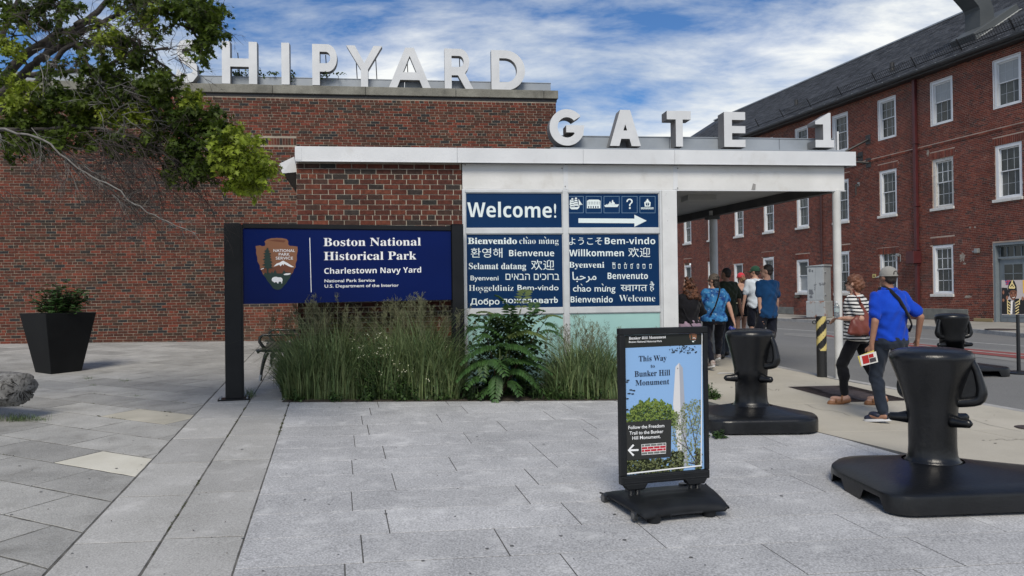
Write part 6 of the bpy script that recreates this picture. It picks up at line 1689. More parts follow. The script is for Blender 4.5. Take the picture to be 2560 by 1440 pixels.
def weeds():
    r = random.Random(77)
    for nm, label, spots in (('weeds', 'flowering weeds among the tall grass', [(930, 1002, 30, 9, .8), (985, 1001, 45, 14, .62), (1040, 1001, 40, 12, .55), (1075, 1000, 30, 10, .4)]),
                             ('weeds', 'broad leaved weeds along the front edge of the bed', [(735, 1005, 26, 6, .14), (835, 1005, 24, 6, .16), (925, 1005, 34, 7, .16), (1010, 1004, 36, 6, .24), (1100, 1003, 40, 6, .15), (1180, 1002, 30, 6, .18), (1350, 1001, 40, 6, .30), (1420, 1001, 40, 6, .28), (1500, 1000, 50, 6, .26)]),
                             ('weeds', 'small weeds beside the base of the middle bitt', [(1785, 998, 14, 5, .13), (1768, 996, 10, 5, .16), (1795, 1096, 8, 3, .06)])):
        c0 = G(spots[0][0], spots[0][1]); lf, st, fl = MB(), MB(), MB()
        for (px, py, sx, sy, h) in spots:
            for _ in range(int(h * 60) + 14):
                b = G(px + r.gauss(0, sx * .5), min(py - abs(r.gauss(0, sy)), py)) - c0; top = b + np.array([r.gauss(0, h * .16), r.gauss(0, h * .16), h * r.uniform(.35, 1.1)]); st.tube([b, (b + top) / 2 + (.01, 0, .01), top], .0025, 3, caps=False)
                for j in range(int(5 + h * 22)):
                    t = r.random(); q = b * (1 - t) + top * t + np.array([r.gauss(0, .028), r.gauss(0, .028), r.gauss(0, .01)]); leaf_dab(lf, q, r.uniform(.02, .06) * (1.2 - .6 * t), r)
                if 'flowering' in label and r.random() < .4:
                    for j in range(3): q = top + np.array([r.gauss(0, .03), r.gauss(0, .03), r.gauss(0, .02)]); fl.ell(q, r.uniform(.005, .009), 5, 3)
        root = empty(nm, c0, 0, label, 'weeds'); tag(lf.build('leaves', WEED, root, attr=True), kind='stuff'); tag(st.build('stems', WEED, root), kind='stuff')
        if fl.v: tag(fl.build('flowers', FLOW, root), kind='stuff')
weeds()
def sumac():
    r = random.Random(12); c0 = G(1248, 1000); c0 = c0 + np.array([0, .25, 0.0]); c0[2] = gz(c0[0], c0[1])
    root = empty('sumac_shrub', c0, 0, 'bushy green sumac with long feathery fronds against the blue window', 'shrub')
    z = lambda x, y: (640 + x / 2.723, 700 + y / 2.723)
    Yc = c0[1]
    st = MB()
    for (x, y, d_, r0) in ((1660, 470, 0, .016), (1740, 330, .12, .014), (1800, 200, .10, .012), (1560, 330, .05, .010), (1930, 330, .1, .010), (1650, 600, -.1, .012), (1980, 260, .15, .008)):
        q = D(*z(x, y), Yc + d_) - c0; MB_ = MB().tube([np.array([r.gauss(0, .03), r.gauss(0, .03), -.02]), q * .45 + (0, 0, .04), q], [r0, r0 * .8, r0 * .45], 7); MB_.build('stem', MATS['stem_brown'] if r0 < .012 else mat('green_stem', (.06, .09, .03), .6), root, smooth=True)
    fr = [(1640, 455, 1390, 575, -.1, -.35, 1), (1690, 450, 1915, 548, -.05, -.3, 1), (1620, 550, 1362, 690, -.1, -.4, 1), (1580, 560, 1700, 655, -.15, -.45, 1), (1540, 560, 1548, 690, -.15, -.4, .8), (1690, 560, 2018, 640, -.05, -.25, 1),
          (1640, 650, 1628, 832, -.2, -.45, 1), (1700, 640, 1885, 705, -.15, -.4, 1), (1720, 690, 1795, 792, -.2, -.42, .9), (1570, 690, 1425, 745, -.15, -.4, 1), (1700, 395, 1978, 405, .0, -.2, 1), (1800, 230, 1850, 80, .1, .12, .8),
          (1770, 260, 1630, 105, .1, .05, .8), (1720, 330, 1510, 225, .1, -.05, .9), (1800, 300, 1965, 215, .1, 0, .8), (1850, 330, 2085, 262, .12, .05, .8), (1690, 400, 1470, 335, .05, -.1, .9), (1650, 500, 1700, 450, -.1, -.5, .9),
          (1900, 380, 2090, 400, .1, -.05, .8), (1560, 310, 1455, 250, .08, 0, .8), (1600, 470, 1440, 480, 0, -.2, .9), (1780, 480, 1960, 500, .05, -.1, .9), (1800, 560, 1990, 570, .1, -.02, .8), (1560, 620, 1440, 660, .05, -.05, .8),
          (1660, 720, 1520, 815, -.1, -.35, .9), (1760, 640, 1940, 760, -.05, -.2, .9), (1740, 300, 1720, 180, .05, -.1, .8), (1690, 260, 1560, 300, .0, -.2, .8), (1880, 280, 1900, 160, .1, .1, .7), (1600, 400, 1500, 430, .0, -.25, .9),
          (1740, 420, 1820, 330, .0, -.3, .8), (1680, 600, 1760, 560, -.1, -.5, .9), (1960, 300, 2060, 350, .1, .0, .7), (1480, 330, 1420, 400, .1, .05, .7), (1830, 430, 2040, 470, .1, .1, .8), (1500, 520, 1420, 560, .1, .1, .8)]
    for i, (x0, y0, x1, y1, d0, d1, s) in enumerate(fr):
        a = D(*z(x0, y0), Yc + d0) - c0; b = D(*z(x1, y1), Yc + d1) - c0; up = .09 * s + r.uniform(0, .04); L_ = np.linalg.norm(b - a); n = 12
        ra, lf = MB(), MB()
        P = lambda t: a * (1 - t) + b * t + np.array([0, 0, up * 4 * t * (1 - t)])
        pts = [P(t) for t in np.linspace(0, 1, 9)]; lf.tube(pts, [.0035 - .0025 * k / 8 for k in range(9)], 4, caps=False, a=.4)
        T_ = (b - a) / L_
        side = np.cross(T_, (0, 0, 1)) if abs(T_[2]) < .9 else np.array([1., 0, 0]); side = side / np.linalg.norm(side)
        # keep the blade of the frond turned toward the open side
        side = side * .9 + np.array([0, -.25, 0]) * r.uniform(-1, 1); side /= np.linalg.norm(side)
        nl = max(8, int(L_ / .036))
        for k in range(nl):
            t = (k + 1.2) / (nl + .8); q = P(min(t, .995)); ll = .150 * s * (math.sin(math.pi * (.18 + .74 * t)) ** .8) * r.uniform(.9, 1.1)
            for sg in (-1, 1):
                d_ = side * sg * .86 + T_ * .52 + np.array([0, 0, -.22 - .1 * r.random()]); d_ /= np.linalg.norm(d_); w_ = np.cross(d_, np.cross(side, T_)); w_ /= max(1e-6, np.linalg.norm(w_)); w_ *= .023 * s
                cr = np.array([0, 0, -.015]) * s
                e = [q, q + d_ * ll * .3 + w_, q + d_ * ll * .65 + w_ * .8 + cr * .4, q + d_ * ll + cr, q + d_ * ll * .65 - w_ * .8 + cr * .4, q + d_ * ll * .3 - w_]
                m = q + d_ * ll * .5 + (0, 0, .004); lf.add([e[0], e[1], e[2], e[3], m], [(0, 1, 2, 4), (4, 2, 3)], r.random()); lf.add([e[0], e[5], e[4], e[3], m], [(0, 4, 2, 1), (4, 3, 2)], r.random())
        tag(lf.build('frond', SUMT if (y1 < 240 and i % 2) or i in (10, 15) else SUM, root, attr=True))
    # fill of small leaves deep in the shrub
    lf = MB()
    for _ in range(3800):
        py_ = r.uniform(250, 825); px, py = z(r.gauss(1700, 90 + (py_ - 250) * .13), py_); w = abs(px - z(1700, 0)[0]); q = D(px, py, Yc + r.uniform(.0, .55)) - c0
        if q[2] < .02: continue
        leaf_dab(lf, q, r.uniform(.04, .085), r)
    tag(lf.build('inner_leaves', WEED, root, attr=True), kind='stuff')
sumac()

# small plants in the paving joints, litter on the stones
def joints():
    r = random.Random(5); mb = MB(); c0 = np.array([0, 0, 0.])
    def along(p, q, n, spread, s0, s1):
        for _ in range(n):
            t = r.random(); b = p + (q - p) * t; b = np.array([b[0] + r.gauss(0, spread), b[1] + r.gauss(0, spread), 0]); b[2] = gz(b[0], b[1]) - .002
            leaf_dab(mb, b, r.uniform(s0, s1), r)
    MOSS = mat('joint_moss', (.040, .050, .016), .9, (.085, .085, .035), 30, 3, rnd=.3)
    a, b = O2 + eL * .2, O2 + eL * 5.6
    for _ in range(26): t = r.random(); p = a + (b - a) * t; q = p + eL * r.uniform(.03, .18); along(np.array([*p, 0]), np.array([*q, 0]), 22, .005, .006, .016)
    a, b = O1 + eL * 3.6, O1 + eL * 5.5
    for _ in range(9): t = r.random(); p = a + (b - a) * t; q = p + eL * r.uniform(.03, .15); along(np.array([*p, 0]), np.array([*q, 0]), 26, .006, .008, .02)
    for _ in range(60):
        k = r.choice(range(5, 16)); aa = r.uniform(4, 11); p = eA * aa + eB * rows[k]; q = p + eA * r.uniform(.05, .35)
        if visible_xy(*p) and (p - O3).dot(np.array([eL[1], -eL[0]])) < -.1: along(np.array([*p, 0]), np.array([*q, 0]), 16, .007, .008, .02)
    tag(mb.build('joint_moss', MOSS, attr=True), 'thin moss and weeds growing in the joints of the paving', 'moss', kind='stuff')
    mb = MB()
    for (px, py, h, n, sp) in ((45, 1052, .11, 260, 30), (625, 992, .16, 90, 7), (100, 1050, .04, 60, 10), (220, 946, .03, 60, 8), (315, 952, .03, 60, 9), (232, 963, .02, 40, 6), (345, 990, .02, 40, 10)):
        for _ in range(n): b = G(px + r.gauss(0, sp), py + r.gauss(0, 2)); blade(mb, b, r.uniform(0, 6.3), h * r.uniform(.4, 1.3), h * r.uniform(.2, 1), .005, r.random(), .3, 3)
    tag(mb.build('joint_weeds', GRASS1, attr=True), 'small grass tufts in the flagstone joints below the log and the sign post', 'weeds', kind='stuff')
    mb = MB(); LT = mat('litter', (.03, .026, .022), .9, (.07, .055, .04), 40, 2, rnd=.4)
    for _ in range(150):
        px, py = r.uniform(0, 2560), r.uniform(870, 1430); b = G(px, py); s = r.uniform(.006, .014); leaf_dab(mb, b + (0, 0, .004), s, r)
    tag(mb.build('leaf_litter', LT, attr=True), 'scattered dry leaf bits on the paving', 'leaf litter', kind='stuff')
joints()

# ================================================================== THE TREE
BARK = mat('bark', (.022, .019, .017), .9, (.065, .058, .052), 9, 8, stretch=(1, 1, 1), bump=.9, bscale=40, dist=.02, stain=(7, (.17, .17, .16), .66, .76, .5))
TWIGD = mat('twig_dark', (.030, .023, .021), .9, (.065, .050, .046), 20, 4)
TWIGP = mat('twig_dead', (.20, .195, .185), .9, (.12, .11, .10), 14, 4)
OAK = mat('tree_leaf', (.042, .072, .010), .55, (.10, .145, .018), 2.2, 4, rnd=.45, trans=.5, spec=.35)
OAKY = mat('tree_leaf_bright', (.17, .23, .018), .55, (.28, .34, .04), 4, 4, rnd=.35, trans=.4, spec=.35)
def tree():
    r = random.Random(2024); Dp = 8.2; base = np.array([-8.2, 8.6, gz(-8.2, 8.6)])
    root = empty('tree', base, 0, 'tree leaning in from the left with drooping leafy branches and bare twigs', 'tree')
    W = lambda px, py, d=Dp: D(px, py, d) - base
    crotch = W(-190, 330, 8.4)
    MB().tube([(0, 0, -.1), (.02, 0, .3), (.08, 0, 1.2), (.25, -.05, 2.2), crotch * .92 + (0, 0, -.15), crotch], [.26, .21, .185, .165, .14, .12], 14).build('trunk', BARK, root, smooth='all')
    limbs = [  # (points px,py,depth), start radius px -> end radius px, dead?
        ([(-190, 330, 8.4), (-60, 262, 8.3), (12, 195, 8.2), (62, 138, 8.1), (135, 92, 8.0), (205, 62, 8.0), (252, 18, 8.0), (300, -30, 8.0)], 17, 5, 0),
        ([(-190, 330, 8.4), (-20, 250, 8.0), (55, 190, 7.9), (100, 150, 7.8), (180, 95, 7.7), (250, 62, 7.7), (330, 18, 7.6), (390, 2, 7.6)], 14, 3, 0),
        ([(100, 150, 7.8), (140, 85, 7.9), (152, 30, 8.0), (160, -20, 8.1)], 9, 5, 0), ([(120, 75, 7.9), (108, 30, 7.9), (105, -15, 7.9)], 6, 4, 0),
        ([(190, 62, 7.7), (260, 55, 7.6), (330, 110, 7.5), (420, 170, 7.4), (455, 210, 7.3)], 7, 2, 0),
        ([(-190, 330, 8.4), (-40, 300, 7.7), (40, 240, 7.6), (110, 190, 7.5), (165, 120, 7.4), (200, 118, 7.4), (240, 200, 7.3), (330, 235, 7.2), (410, 290, 7.1), (480, 345, 7.0), (560, 402, 6.9), (625, 445, 6.9)], 9, 1.2, 0),
        ([(-190, 330, 8.4), (-30, 215, 8.5), (60, 190, 8.5), (140, 180, 8.5), (240, 175, 8.4), (330, 135, 8.3), (420, 120, 8.3)], 10, 3, 0),
        ([(-30, 262, 7.8), (100, 262, 7.6), (200, 258, 7.5), (300, 268, 7.4), (400, 300, 7.3), (480, 340, 7.2), (540, 385, 7.1)], 6, 1.2, 0),
        ([(-190, 330, 8.4), (-20, 325, 7.4), (90, 322, 7.3), (210, 318, 7.2), (290, 330, 7.1), (390, 370, 7.1), (470, 430, 7.0)], 6, 1.5, 0),
        ([(390, 2, 7.6), (450, 30, 7.5), (490, 90, 7.4), (500, 120, 7.4)], 5, 2, 0), ([(-60, 262, 8.3), (-10, 120, 8.4), (30, 40, 8.5), (60, -20, 8.5)], 10, 5, 0),
        ([(-190, 330, 8.4), (-30, 318, 7.2), (40, 332, 7.0), (95, 345, 6.9), (150, 385, 6.8), (215, 430, 6.8), (285, 470, 6.7), (350, 520, 6.7), (420, 555, 6.7), (495, 585, 6.7)], 3.0, .8, 1)]
    samples = []; tw_d, tw_p = MB(), MB(); lf, ly = MB(), MB(); nseg = [0]
    for pts, r0, r1, dead in limbs:
        P = [W(*q) for q in pts]; R_ = [(r0 + (r1 - r0) * (i / (len(P) - 1)) ** .8) * Dp / F for i in range(len(P))]
        PP, RR = [], []
        for i in range(len(P) - 1):
            p0, p1, p2, p3 = P[max(i - 1, 0)], P[i], P[i + 1], P[min(i + 2, len(P) - 1)]
            for t in (0, .25, .5, .75):
                q = .5 * ((2 * p1) + (-p0 + p2) * t + (2 * p0 - 5 * p1 + 4 * p2 - p3) * t * t + (-p0 + 3 * p1 - 3 * p2 + p3) * t ** 3); q = q + np.array([r.gauss(0, .008), r.gauss(0, .008), r.gauss(0, .008)]); PP.append(q); RR.append(R_[i] * (1 - t) + R_[i + 1] * t)
                samples.append((q, dead))
        PP.append(P[-1]); RR.append(R_[-1])
        MB().tube(PP, RR, 9).build('limb', TWIGP if dead else BARK, root, smooth='all')
    def leaf(mb, q, s, dr):
        # lobed leaf: seven points, folded a little along its rib
        yaw = math.atan2(dr[1], dr[0]) + r.gauss(0, .9); R = Matrix.Rotation(yaw - math.pi / 2, 3, 'Z') @ Matrix.Rotation(r.uniform(-1.25, .35), 3, 'X') @ Matrix.Rotation(r.uniform(-.8, .8), 3, 'Y')
        L_ = [(0, 0), (.12, .28), (.50, .22), (.24, .50), (.55, .66), (.20, .72), (.05, 1.05), (-.05, 1.05), (-.20, .72), (-.55, .66), (-.24, .50), (-.50, .22), (-.12, .28)]
        mb.add([q + np.array(R @ Vector((x, y, -.22 * y * y + .18 * abs(x)))) * s for x, y in L_], [(0, 1, 5, 8, 12), (1, 2, 3), (3, 4, 5), (1, 3, 5), (5, 6, 7, 8), (8, 9, 10), (10, 11, 12), (8, 10, 12)], r.random())
    def twig(mb, p, d, L_, lev, rad_, leaves=None, droop=.25, kids=3):
        n = 4; pts = [p]; q = p.copy(); dd = d.copy()
        for i in range(n):
            dd = dd + np.array([r.gauss(0, .22), r.gauss(0, .22), r.gauss(0, .22) - droop * .12]); dd /= np.linalg.norm(dd); q = q + dd * L_ / n; pts.append(q)
        mb.tube(pts, [rad_ * (1 - .75 * i / n) for i in range(n + 1)], 4 if rad_ > .003 else 3, caps=False)
        if leaves:
            lmb, s, dens = leaves
            for i in range(1, n + 1):
                for _ in range(dens if lev == 0 else (dens + 1) // 2):
                    o = pts[i - 1] + (pts[i] - pts[i - 1]) * r.random() + np.array([r.gauss(0, .018), r.gauss(0, .018), r.gauss(0, .018)]); leaf(lmb, o, s * r.uniform(.65, 1.15), dd)
        if lev > 0:
            for _ in range(kids):
                i = r.randint(1, n - 1); e = dd + np.array([r.gauss(0, .6), r.gauss(0, .6), r.gauss(-.05, .55)]); e /= np.linalg.norm(e); twig(mb, pts[i], e, L_ * r.uniform(.45, .7), lev - 1, rad_ * .55, leaves, droop, kids)
    # leafy clusters: centre px, radii px, how many sprays, bright?
    cl = [(492, 48, 50, 36, 26, 0), (505, 18, 40, 30, 16, 0), (430, 20, 60, 22, 18, 0), (532, 70, 24, 36, 16, 0), (506, 110, 18, 22, 9, 0), (340, 6, 60, 16, 14, 0), (400, 75, 30, 20, 3, 0), (355, 38, 38, 20, 9, 1), (150, 12, 70, 26, 18, 0), (45, 20, 50, 30, 14, 0),
          (30, 90, 36, 40, 8, 1), (90, 60, 40, 36, 6, 0), (20, 120, 24, 24, 7, 1), (230, 110, 70, 36, 12, 0), (300, 160, 70, 40, 22, 0), (250, 88, 40, 22, 10, 1), (385, 195, 50, 36, 16, 0), (415, 235, 36, 22, 8, 0), (345, 105, 60, 24, 12, 0), (190, 135, 40, 30, 5, 0),
          (140, 170, 60, 30, 7, 0), (470, 255, 36, 30, 14, 1), (440, 285, 50, 34, 20, 0), (505, 300, 40, 30, 18, 0), (20, 200, 30, 30, 5, 0), (60, 240, 60, 30, 22, 1), (150, 245, 70, 30, 28, 0), (240, 262, 70, 34, 30, 0), (90, 290, 80, 26, 30, 0), (190, 300, 70, 26, 22, 0), (30, 300, 44, 24, 12, 0),
          (330, 285, 60, 30, 24, 1), (400, 335, 56, 34, 26, 0), (470, 385, 46, 40, 26, 0), (440, 420, 40, 30, 14, 0), (500, 420, 34, 30, 14, 0), (60, 335, 60, 26, 18, 0), (160, 345, 50, 24, 12, 0), (20, 370, 26, 30, 8, 0), (270, 345, 60, 26, 14, 0), (330, 360, 40, 20, 8, 0), (545, 330, 26, 20, 9, 0),
          (585, 352, 46, 24, 22, 1), (560, 378, 40, 24, 16, 1), (620, 385, 44, 32, 26, 1), (610, 425, 44, 30, 26, 1), (655, 425, 26, 26, 12, 1), (590, 455, 28, 14, 8, 1), (660, 460, 18, 10, 4, 1), (560, 410, 30, 20, 8, 0), (530, 350, 30, 24, 10, 0), (270, 200, 60, 30, 20, 0), (350, 235, 60, 30, 20, 0)]
    for (cx, cy, rx, ry, n, br) in cl:
        dcl = Dp - .5 - .0012 * max(0, cx) + r.gauss(0, .12); C0 = W(cx, cy, dcl); near = min(samples, key=lambda s_: np.linalg.norm((s_[0] - C0) * (1, .6, 1)) + (5 if s_[1] else 0))[0]
        mid = (near + C0) / 2 + np.array([0, 0, .06]); tw_d.tube([near, mid, C0], [.010, .007, .005], 5, caps=False)
        for _ in range(int(n * .9)):
            an = r.uniform(0, 6.283); q = math.sqrt(r.random()); P = W(cx + rx * q * math.cos(an), cy + ry * q * math.sin(an), dcl + r.gauss(0, .16)); d_ = P - C0 + np.array([.08, 0, .02]); d_ = d_ / max(.01, np.linalg.norm(d_))
            tw_d.tube([C0 + (P - C0) * .15, C0 + (P - C0) * .6 + (0, 0, .01), P], [.004, .003, .002], 3, caps=False)
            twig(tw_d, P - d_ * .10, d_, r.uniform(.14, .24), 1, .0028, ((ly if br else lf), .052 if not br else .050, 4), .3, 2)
    # bare twigs, drooping to the right
    for (x0, y0, x1, y1, n, dead, L_) in ((0, 335, 95, 348, 7, 1, .35), (95, 348, 215, 430, 16, 1, .42), (215, 430, 350, 520, 14, 1, .34), (350, 520, 495, 585, 7, 1, .2), (30, 330, 300, 400, 26, 0, .7), (200, 320, 420, 440, 58, 0, .8), (100, 350, 300, 470, 22, 0, .6), (300, 330, 520, 440, 40, 0, .55),
                                       (60, 120, 330, 240, 26, 1, .32), (0, 20, 260, 120, 34, 0, .4), (250, 40, 470, 160, 34, 0, .36), (480, 20, 560, 80, 9, 0, .26), (150, 240, 420, 320, 20, 1, .32), (0, 480, 20, 500, 6, 0, .22), (180, 400, 360, 520, 18, 0, .5)):
        for _ in range(n):
            t = r.random(); px, py = x0 + (x1 - x0) * t + r.gauss(0, 8), y0 + (y1 - y0) * t + r.gauss(0, 8); P = W(px, py, 7.0 + r.uniform(-.2, .5)); d_ = np.array([.75 + r.gauss(0, .35), r.gauss(0, .3), (-.55 if py > 300 else r.gauss(.1, .5)) + r.gauss(0, .3)]); d_ /= np.linalg.norm(d_)
            twig(tw_p if dead else tw_d, P, d_, L_ * r.uniform(.6, 1.2), 2, .0042 if dead else .0036, None, .5, 3)
    tag(tw_d.build('twigs', TWIGD, root), kind='stuff'); tag(tw_p.build('dead_twigs', TWIGP, root), kind='stuff')
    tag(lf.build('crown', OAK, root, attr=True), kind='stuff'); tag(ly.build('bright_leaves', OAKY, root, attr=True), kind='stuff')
    print('tree faces', len(lf.f), len(ly.f), len(tw_d.f), len(tw_p.f))
tree()
# ================================================================== PEOPLE
SKIN = mat('skin_fair', (.42, .235, .165), .55, (.50, .30, .22), 9, 4, spec=.35); SKIN_T = mat('skin_tan', (.27, .135, .085), .55, (.34, .18, .12), 9, 4, spec=.35)
def cloth(name, c, c2=None, **k): return mat('cloth_' + name, c, .9, c2 or tuple(min(1, q * 1.35 + .002) for q in c), k.pop('sc', 4), 5, bump=.35, bscale=14, dist=.02, spec=.15, sheen=.1, **k)
def striped(name):
    m = bpy.data.materials.new(name); m.use_nodes = True; nt = m.node_tree; b = nt.nodes['Principled BSDF']; L = nt.links.new
    tcn = nt.nodes.new('ShaderNodeTexCoord'); sp = nt.nodes.new('ShaderNodeSeparateXYZ'); L(tcn.outputs['Object'], sp.inputs[0])
    nz = nt.nodes.new('ShaderNodeTexNoise'); nz.inputs['Scale'].default_value = 5; L(tcn.outputs['Object'], nz.inputs['Vector'])
    a = nt.nodes.new('ShaderNodeMath'); a.operation = 'MULTIPLY_ADD'; L(nz.outputs[0], a.inputs[0]); a.inputs[1].default_value = .035; L(sp.outputs[2], a.inputs[2])
    m1 = nt.nodes.new('ShaderNodeMath'); m1.operation = 'MULTIPLY'; L(a.outputs[0], m1.inputs[0]); m1.inputs[1].default_value = 1 / .042
    m2 = nt.nodes.new('ShaderNodeMath'); m2.operation = 'FRACT'; L(m1.outputs[0], m2.inputs[0])
    r = nt.nodes.new('ShaderNodeValToRGB'); r.color_ramp.interpolation = 'CONSTANT'; L(m2.outputs[0], r.inputs[0]); r.color_ramp.elements[0].color = (.62, .61, .58, 1); r.color_ramp.elements[1].position = .56; r.color_ramp.elements[1].color = (.012, .013, .018, 1)
    L(r.outputs[0], b.inputs['Base Color']); b.inputs['Roughness'].default_value = .9; b.inputs['Specular IOR Level'].default_value = .15; MATS[name] = m; return m
STRIPE = striped('cloth_striped')
TIEDYE = mat('cloth_tiedye', (.010, .035, .16), .9, (.045, .20, .42), 9, 3, .38, .60, stain=(17, (.25, .42, .55), .60, .66, .7), bump=.3, bscale=16, spec=.15)
ROYAL = cloth('royal', (.004, .035, .32), (.008, .06, .48)); NAVYT = cloth('navy_tee', (.004, .030, .090), (.008, .05, .14)); OLIVE = cloth('olive', (.020, .026, .016), (.035, .042, .026)); WHT = cloth('white_tee', (.48, .54, .60), (.58, .63, .68))
BLKC = cloth('black', (.006, .006, .008), (.010, .010, .013)); DENIM = cloth('slate_trousers', (.012, .017, .028), (.026, .034, .050)); NSHORT = cloth('navy_shorts', (.005, .006, .012), (.009, .011, .02)); MAUVE = cloth('mauve_skirt', (.24, .17, .23), (.30, .22, .28))
HAIRD = mat('hair_dark', (.010, .007, .005), .6, (.022, .014, .010), 30, 4, stretch=(1, 1, .2), bump=.5, bscale=60); HAIRR = mat('hair_red', (.085, .030, .014), .55, (.17, .065, .03), 26, 4, stretch=(1, 1, .3), bump=.6, bscale=50)
HAIRC = mat('hair_curly', (.030, .010, .005), .6, (.13, .045, .016), 16, 5, bump=.8, bscale=40); HAIRB = mat('hair_brown', (.05, .028, .016), .6, (.10, .055, .03), 24, 4, bump=.5, bscale=50); HAIRBL = mat('hair_blond', (.16, .09, .045), .6, (.26, .15, .08), 24, 4, bump=.5, bscale=50)
CAPG = cloth('cap_grey', (.25, .24, .22), (.31, .30, .275)); CAPT = cloth('cap_tan', (.13, .105, .085), (.17, .14, .115)); CAPR = cloth('cap_red', (.55, .045, .065), (.65, .08, .10)); CAPGR = cloth('cap_green', (.02, .06, .035), (.03, .08, .05))
BAGR = mat('bag_leather', (.13, .030, .020), .45, (.19, .05, .035), 5, 5, bump=.2, bscale=18, spec=.45); SOLE = mat('shoe_sole', (.62, .63, .65), .6); SHB = mat('shoe_navy', (.008, .010, .025), .6, (.015, .018, .04), 20, 4); SHBK = mat('shoe_black', (.008, .008, .009), .6); SAND = mat('sandal_leather', (.20, .085, .035), .6, (.27, .12, .05), 8, 4); SHW = mat('shoe_white', (.45, .42, .40), .6, (.20, .13, .11), 30, 3)

def ik(a, c, l1, l2, pole):
    a, c, pole = (np.array(q, float) for q in (a, c, pole)); d = c - a; L_ = np.linalg.norm(d)
    if L_ > (l1 + l2) * .999: c = a + d / L_ * (l1 + l2) * .999; d = c - a; L_ = np.linalg.norm(d)
    x = (l1 * l1 - l2 * l2 + L_ * L_) / (2 * L_); h = math.sqrt(max(0, l1 * l1 - x * x)); u = d / L_; p = pole - u * pole.dot(u); p /= np.linalg.norm(p)
    return a + u * x + p * h, c
def loft(mb, rings, n=20):
    """rings: (centre xyz, half width, half depth, yaw)"""
    V = []
    for (c, w, d, yw) in rings:
        for k in range(n):
            a = 2 * math.pi * k / n; x, y = w * math.copysign(abs(math.cos(a)) ** .85, math.cos(a)), d * math.copysign(abs(math.sin(a)) ** .85, math.sin(a))
            V.append((c[0] + x * math.cos(yw) - y * math.sin(yw), c[1] + x * math.sin(yw) + y * math.cos(yw), c[2]))
    m = len(rings)
    return mb.add(V, [(i * n + k, i * n + (k + 1) % n, (i + 1) * n + (k + 1) % n, (i + 1) * n + k) for i in range(m - 1) for k in range(n)] + [tuple(range(n - 1, -1, -1)), tuple((m - 1) * n + k for k in range(n))])
def person(label, pos, yaw, H=1.72, girth=1.0, fem=False, ankles=((-.09, -.05, .07), (.09, .25, .07)), wrists=((-.27, .02, .82), (.27, .02, .82)), skin=SKIN, top=None, sleeve=.5, hem=.50, bottom=None, leg_to=.10, skirt=None,
           hair=None, hairstyle='short', cap=None, capback=False, shoes=SHBK, sole=None, sandals=False, head_yaw=0.0, lean=0.0, straps=False, group='people walking along the pavement', voxel=.011, toe_yaw=0.0, belly=0.0, curl=.5, back_scoop=False):
    zg = pos[2]; root = empty('person', pos, yaw, label, 'person', group); h = H; g = girth
    A_ = [np.array(a) for a in ankles]; Wr = [np.array(w) for w in wrists]
    hipz = h * .525; hips = [np.array([s * .052 * h * g, 0, hipz]) for s in (-1, 1)]
    sh_z = h * .815; sw = (.103 if not fem else .092) * h * (.6 + .4 * g); cx = lean * .3
    sh = [np.array([s * sw + cx * .3, lean * .12, sh_z]) for s in (-1, 1)]
    tl, sl = h * .238, h * .236; ual, fal = h * .172, h * .150
    kn = []; el = []
    for i in (0, 1):
        k_, c_ = ik(hips[i], A_[i], tl, sl, (0, 1, .1)); kn.append(k_); A_[i] = c_
        e_, w_ = ik(sh[i], Wr[i], ual, fal, ((-.25, -1, 0) if i == 0 else (.25, -1, 0))); el.append(e_); Wr[i] = w_
    fb = 1.0 if not fem else .93
    rings = [((0, 0, h * .475), .070 * h * g, .060 * h * g), ((0, -.004, h * .51), .092 * h * g * (1.06 if fem else 1), .072 * h * g), ((0, 0, h * .55), .090 * h * g * (1.05 if fem else 1), .068 * h * g), ((0, .006 + belly * .3, h * .60), .080 * h * g * fb, .060 * h * g + belly * .5), ((0, .006 + belly * .4, h * .65), .082 * h * g * fb, .062 * h * g + belly * .6),
             ((cx * .1, .0 + lean * .05, h * .71), .092 * h * g * fb, .066 * h * g + belly * .3), ((cx * .2, lean * .08, h * .765), .098 * h * (.5 + .5 * g) * fb, .062 * h * g), ((cx * .3, lean * .10, h * .805), .096 * h * (.6 + .4 * g) * fb, .048 * h * g), ((cx * .3, lean * .12, h * .835), .062 * h, .040 * h), ((cx * .3, lean * .13, h * .855), .036 * h, .036 * h)]
    def torso(mb, infl, z0=None, z1=None):
        R_ = [(c, w + infl, d + infl, 0) for c, w, d in rings]
        if z0 is not None or z1 is not None:
            zs = [q[0][2] for q in R_]; lo = z0 if z0 is not None else zs[0]; hi = z1 if z1 is not None else zs[-1]
            def at(z_):
                z_ = min(max(z_, zs[0]), zs[-1]); i = max(0, min(len(zs) - 2, int(np.searchsorted(zs, z_)) - 1)); t = (z_ - zs[i]) / (zs[i + 1] - zs[i]); a, b = R_[i], R_[i + 1]
                return (tuple(np.array(a[0]) * (1 - t) + np.array(b[0]) * t), a[1] * (1 - t) + b[1] * t, a[2] * (1 - t) + b[2] * t, 0)
            R_ = [((at(lo)[0][0], at(lo)[0][1], lo),) + at(lo)[1:]] + [q for q in R_ if lo + .01 < q[0][2] < hi - .01] + [((at(hi)[0][0], at(hi)[0][1], hi),) + at(hi)[1:]]
        loft(mb, R_)
    # ---------------- body, one continuous surface
    mb = MB(); torso(mb, 0)
    hc = np.array([cx * .3, .012 + lean * .15, h * .932]); HR = Matrix.Rotation(head_yaw, 3, 'Z'); hp = lambda x, y, z_: hc + np.array(HR @ Vector((x, y, z_))) * h / 1.75
    mb.cap((cx * .3, lean * .12, h * .82), hc + (0, -.01, -.06), .052 * h / 1.75 * (1.1 if g > 1 else 1), .050 * h / 1.75)
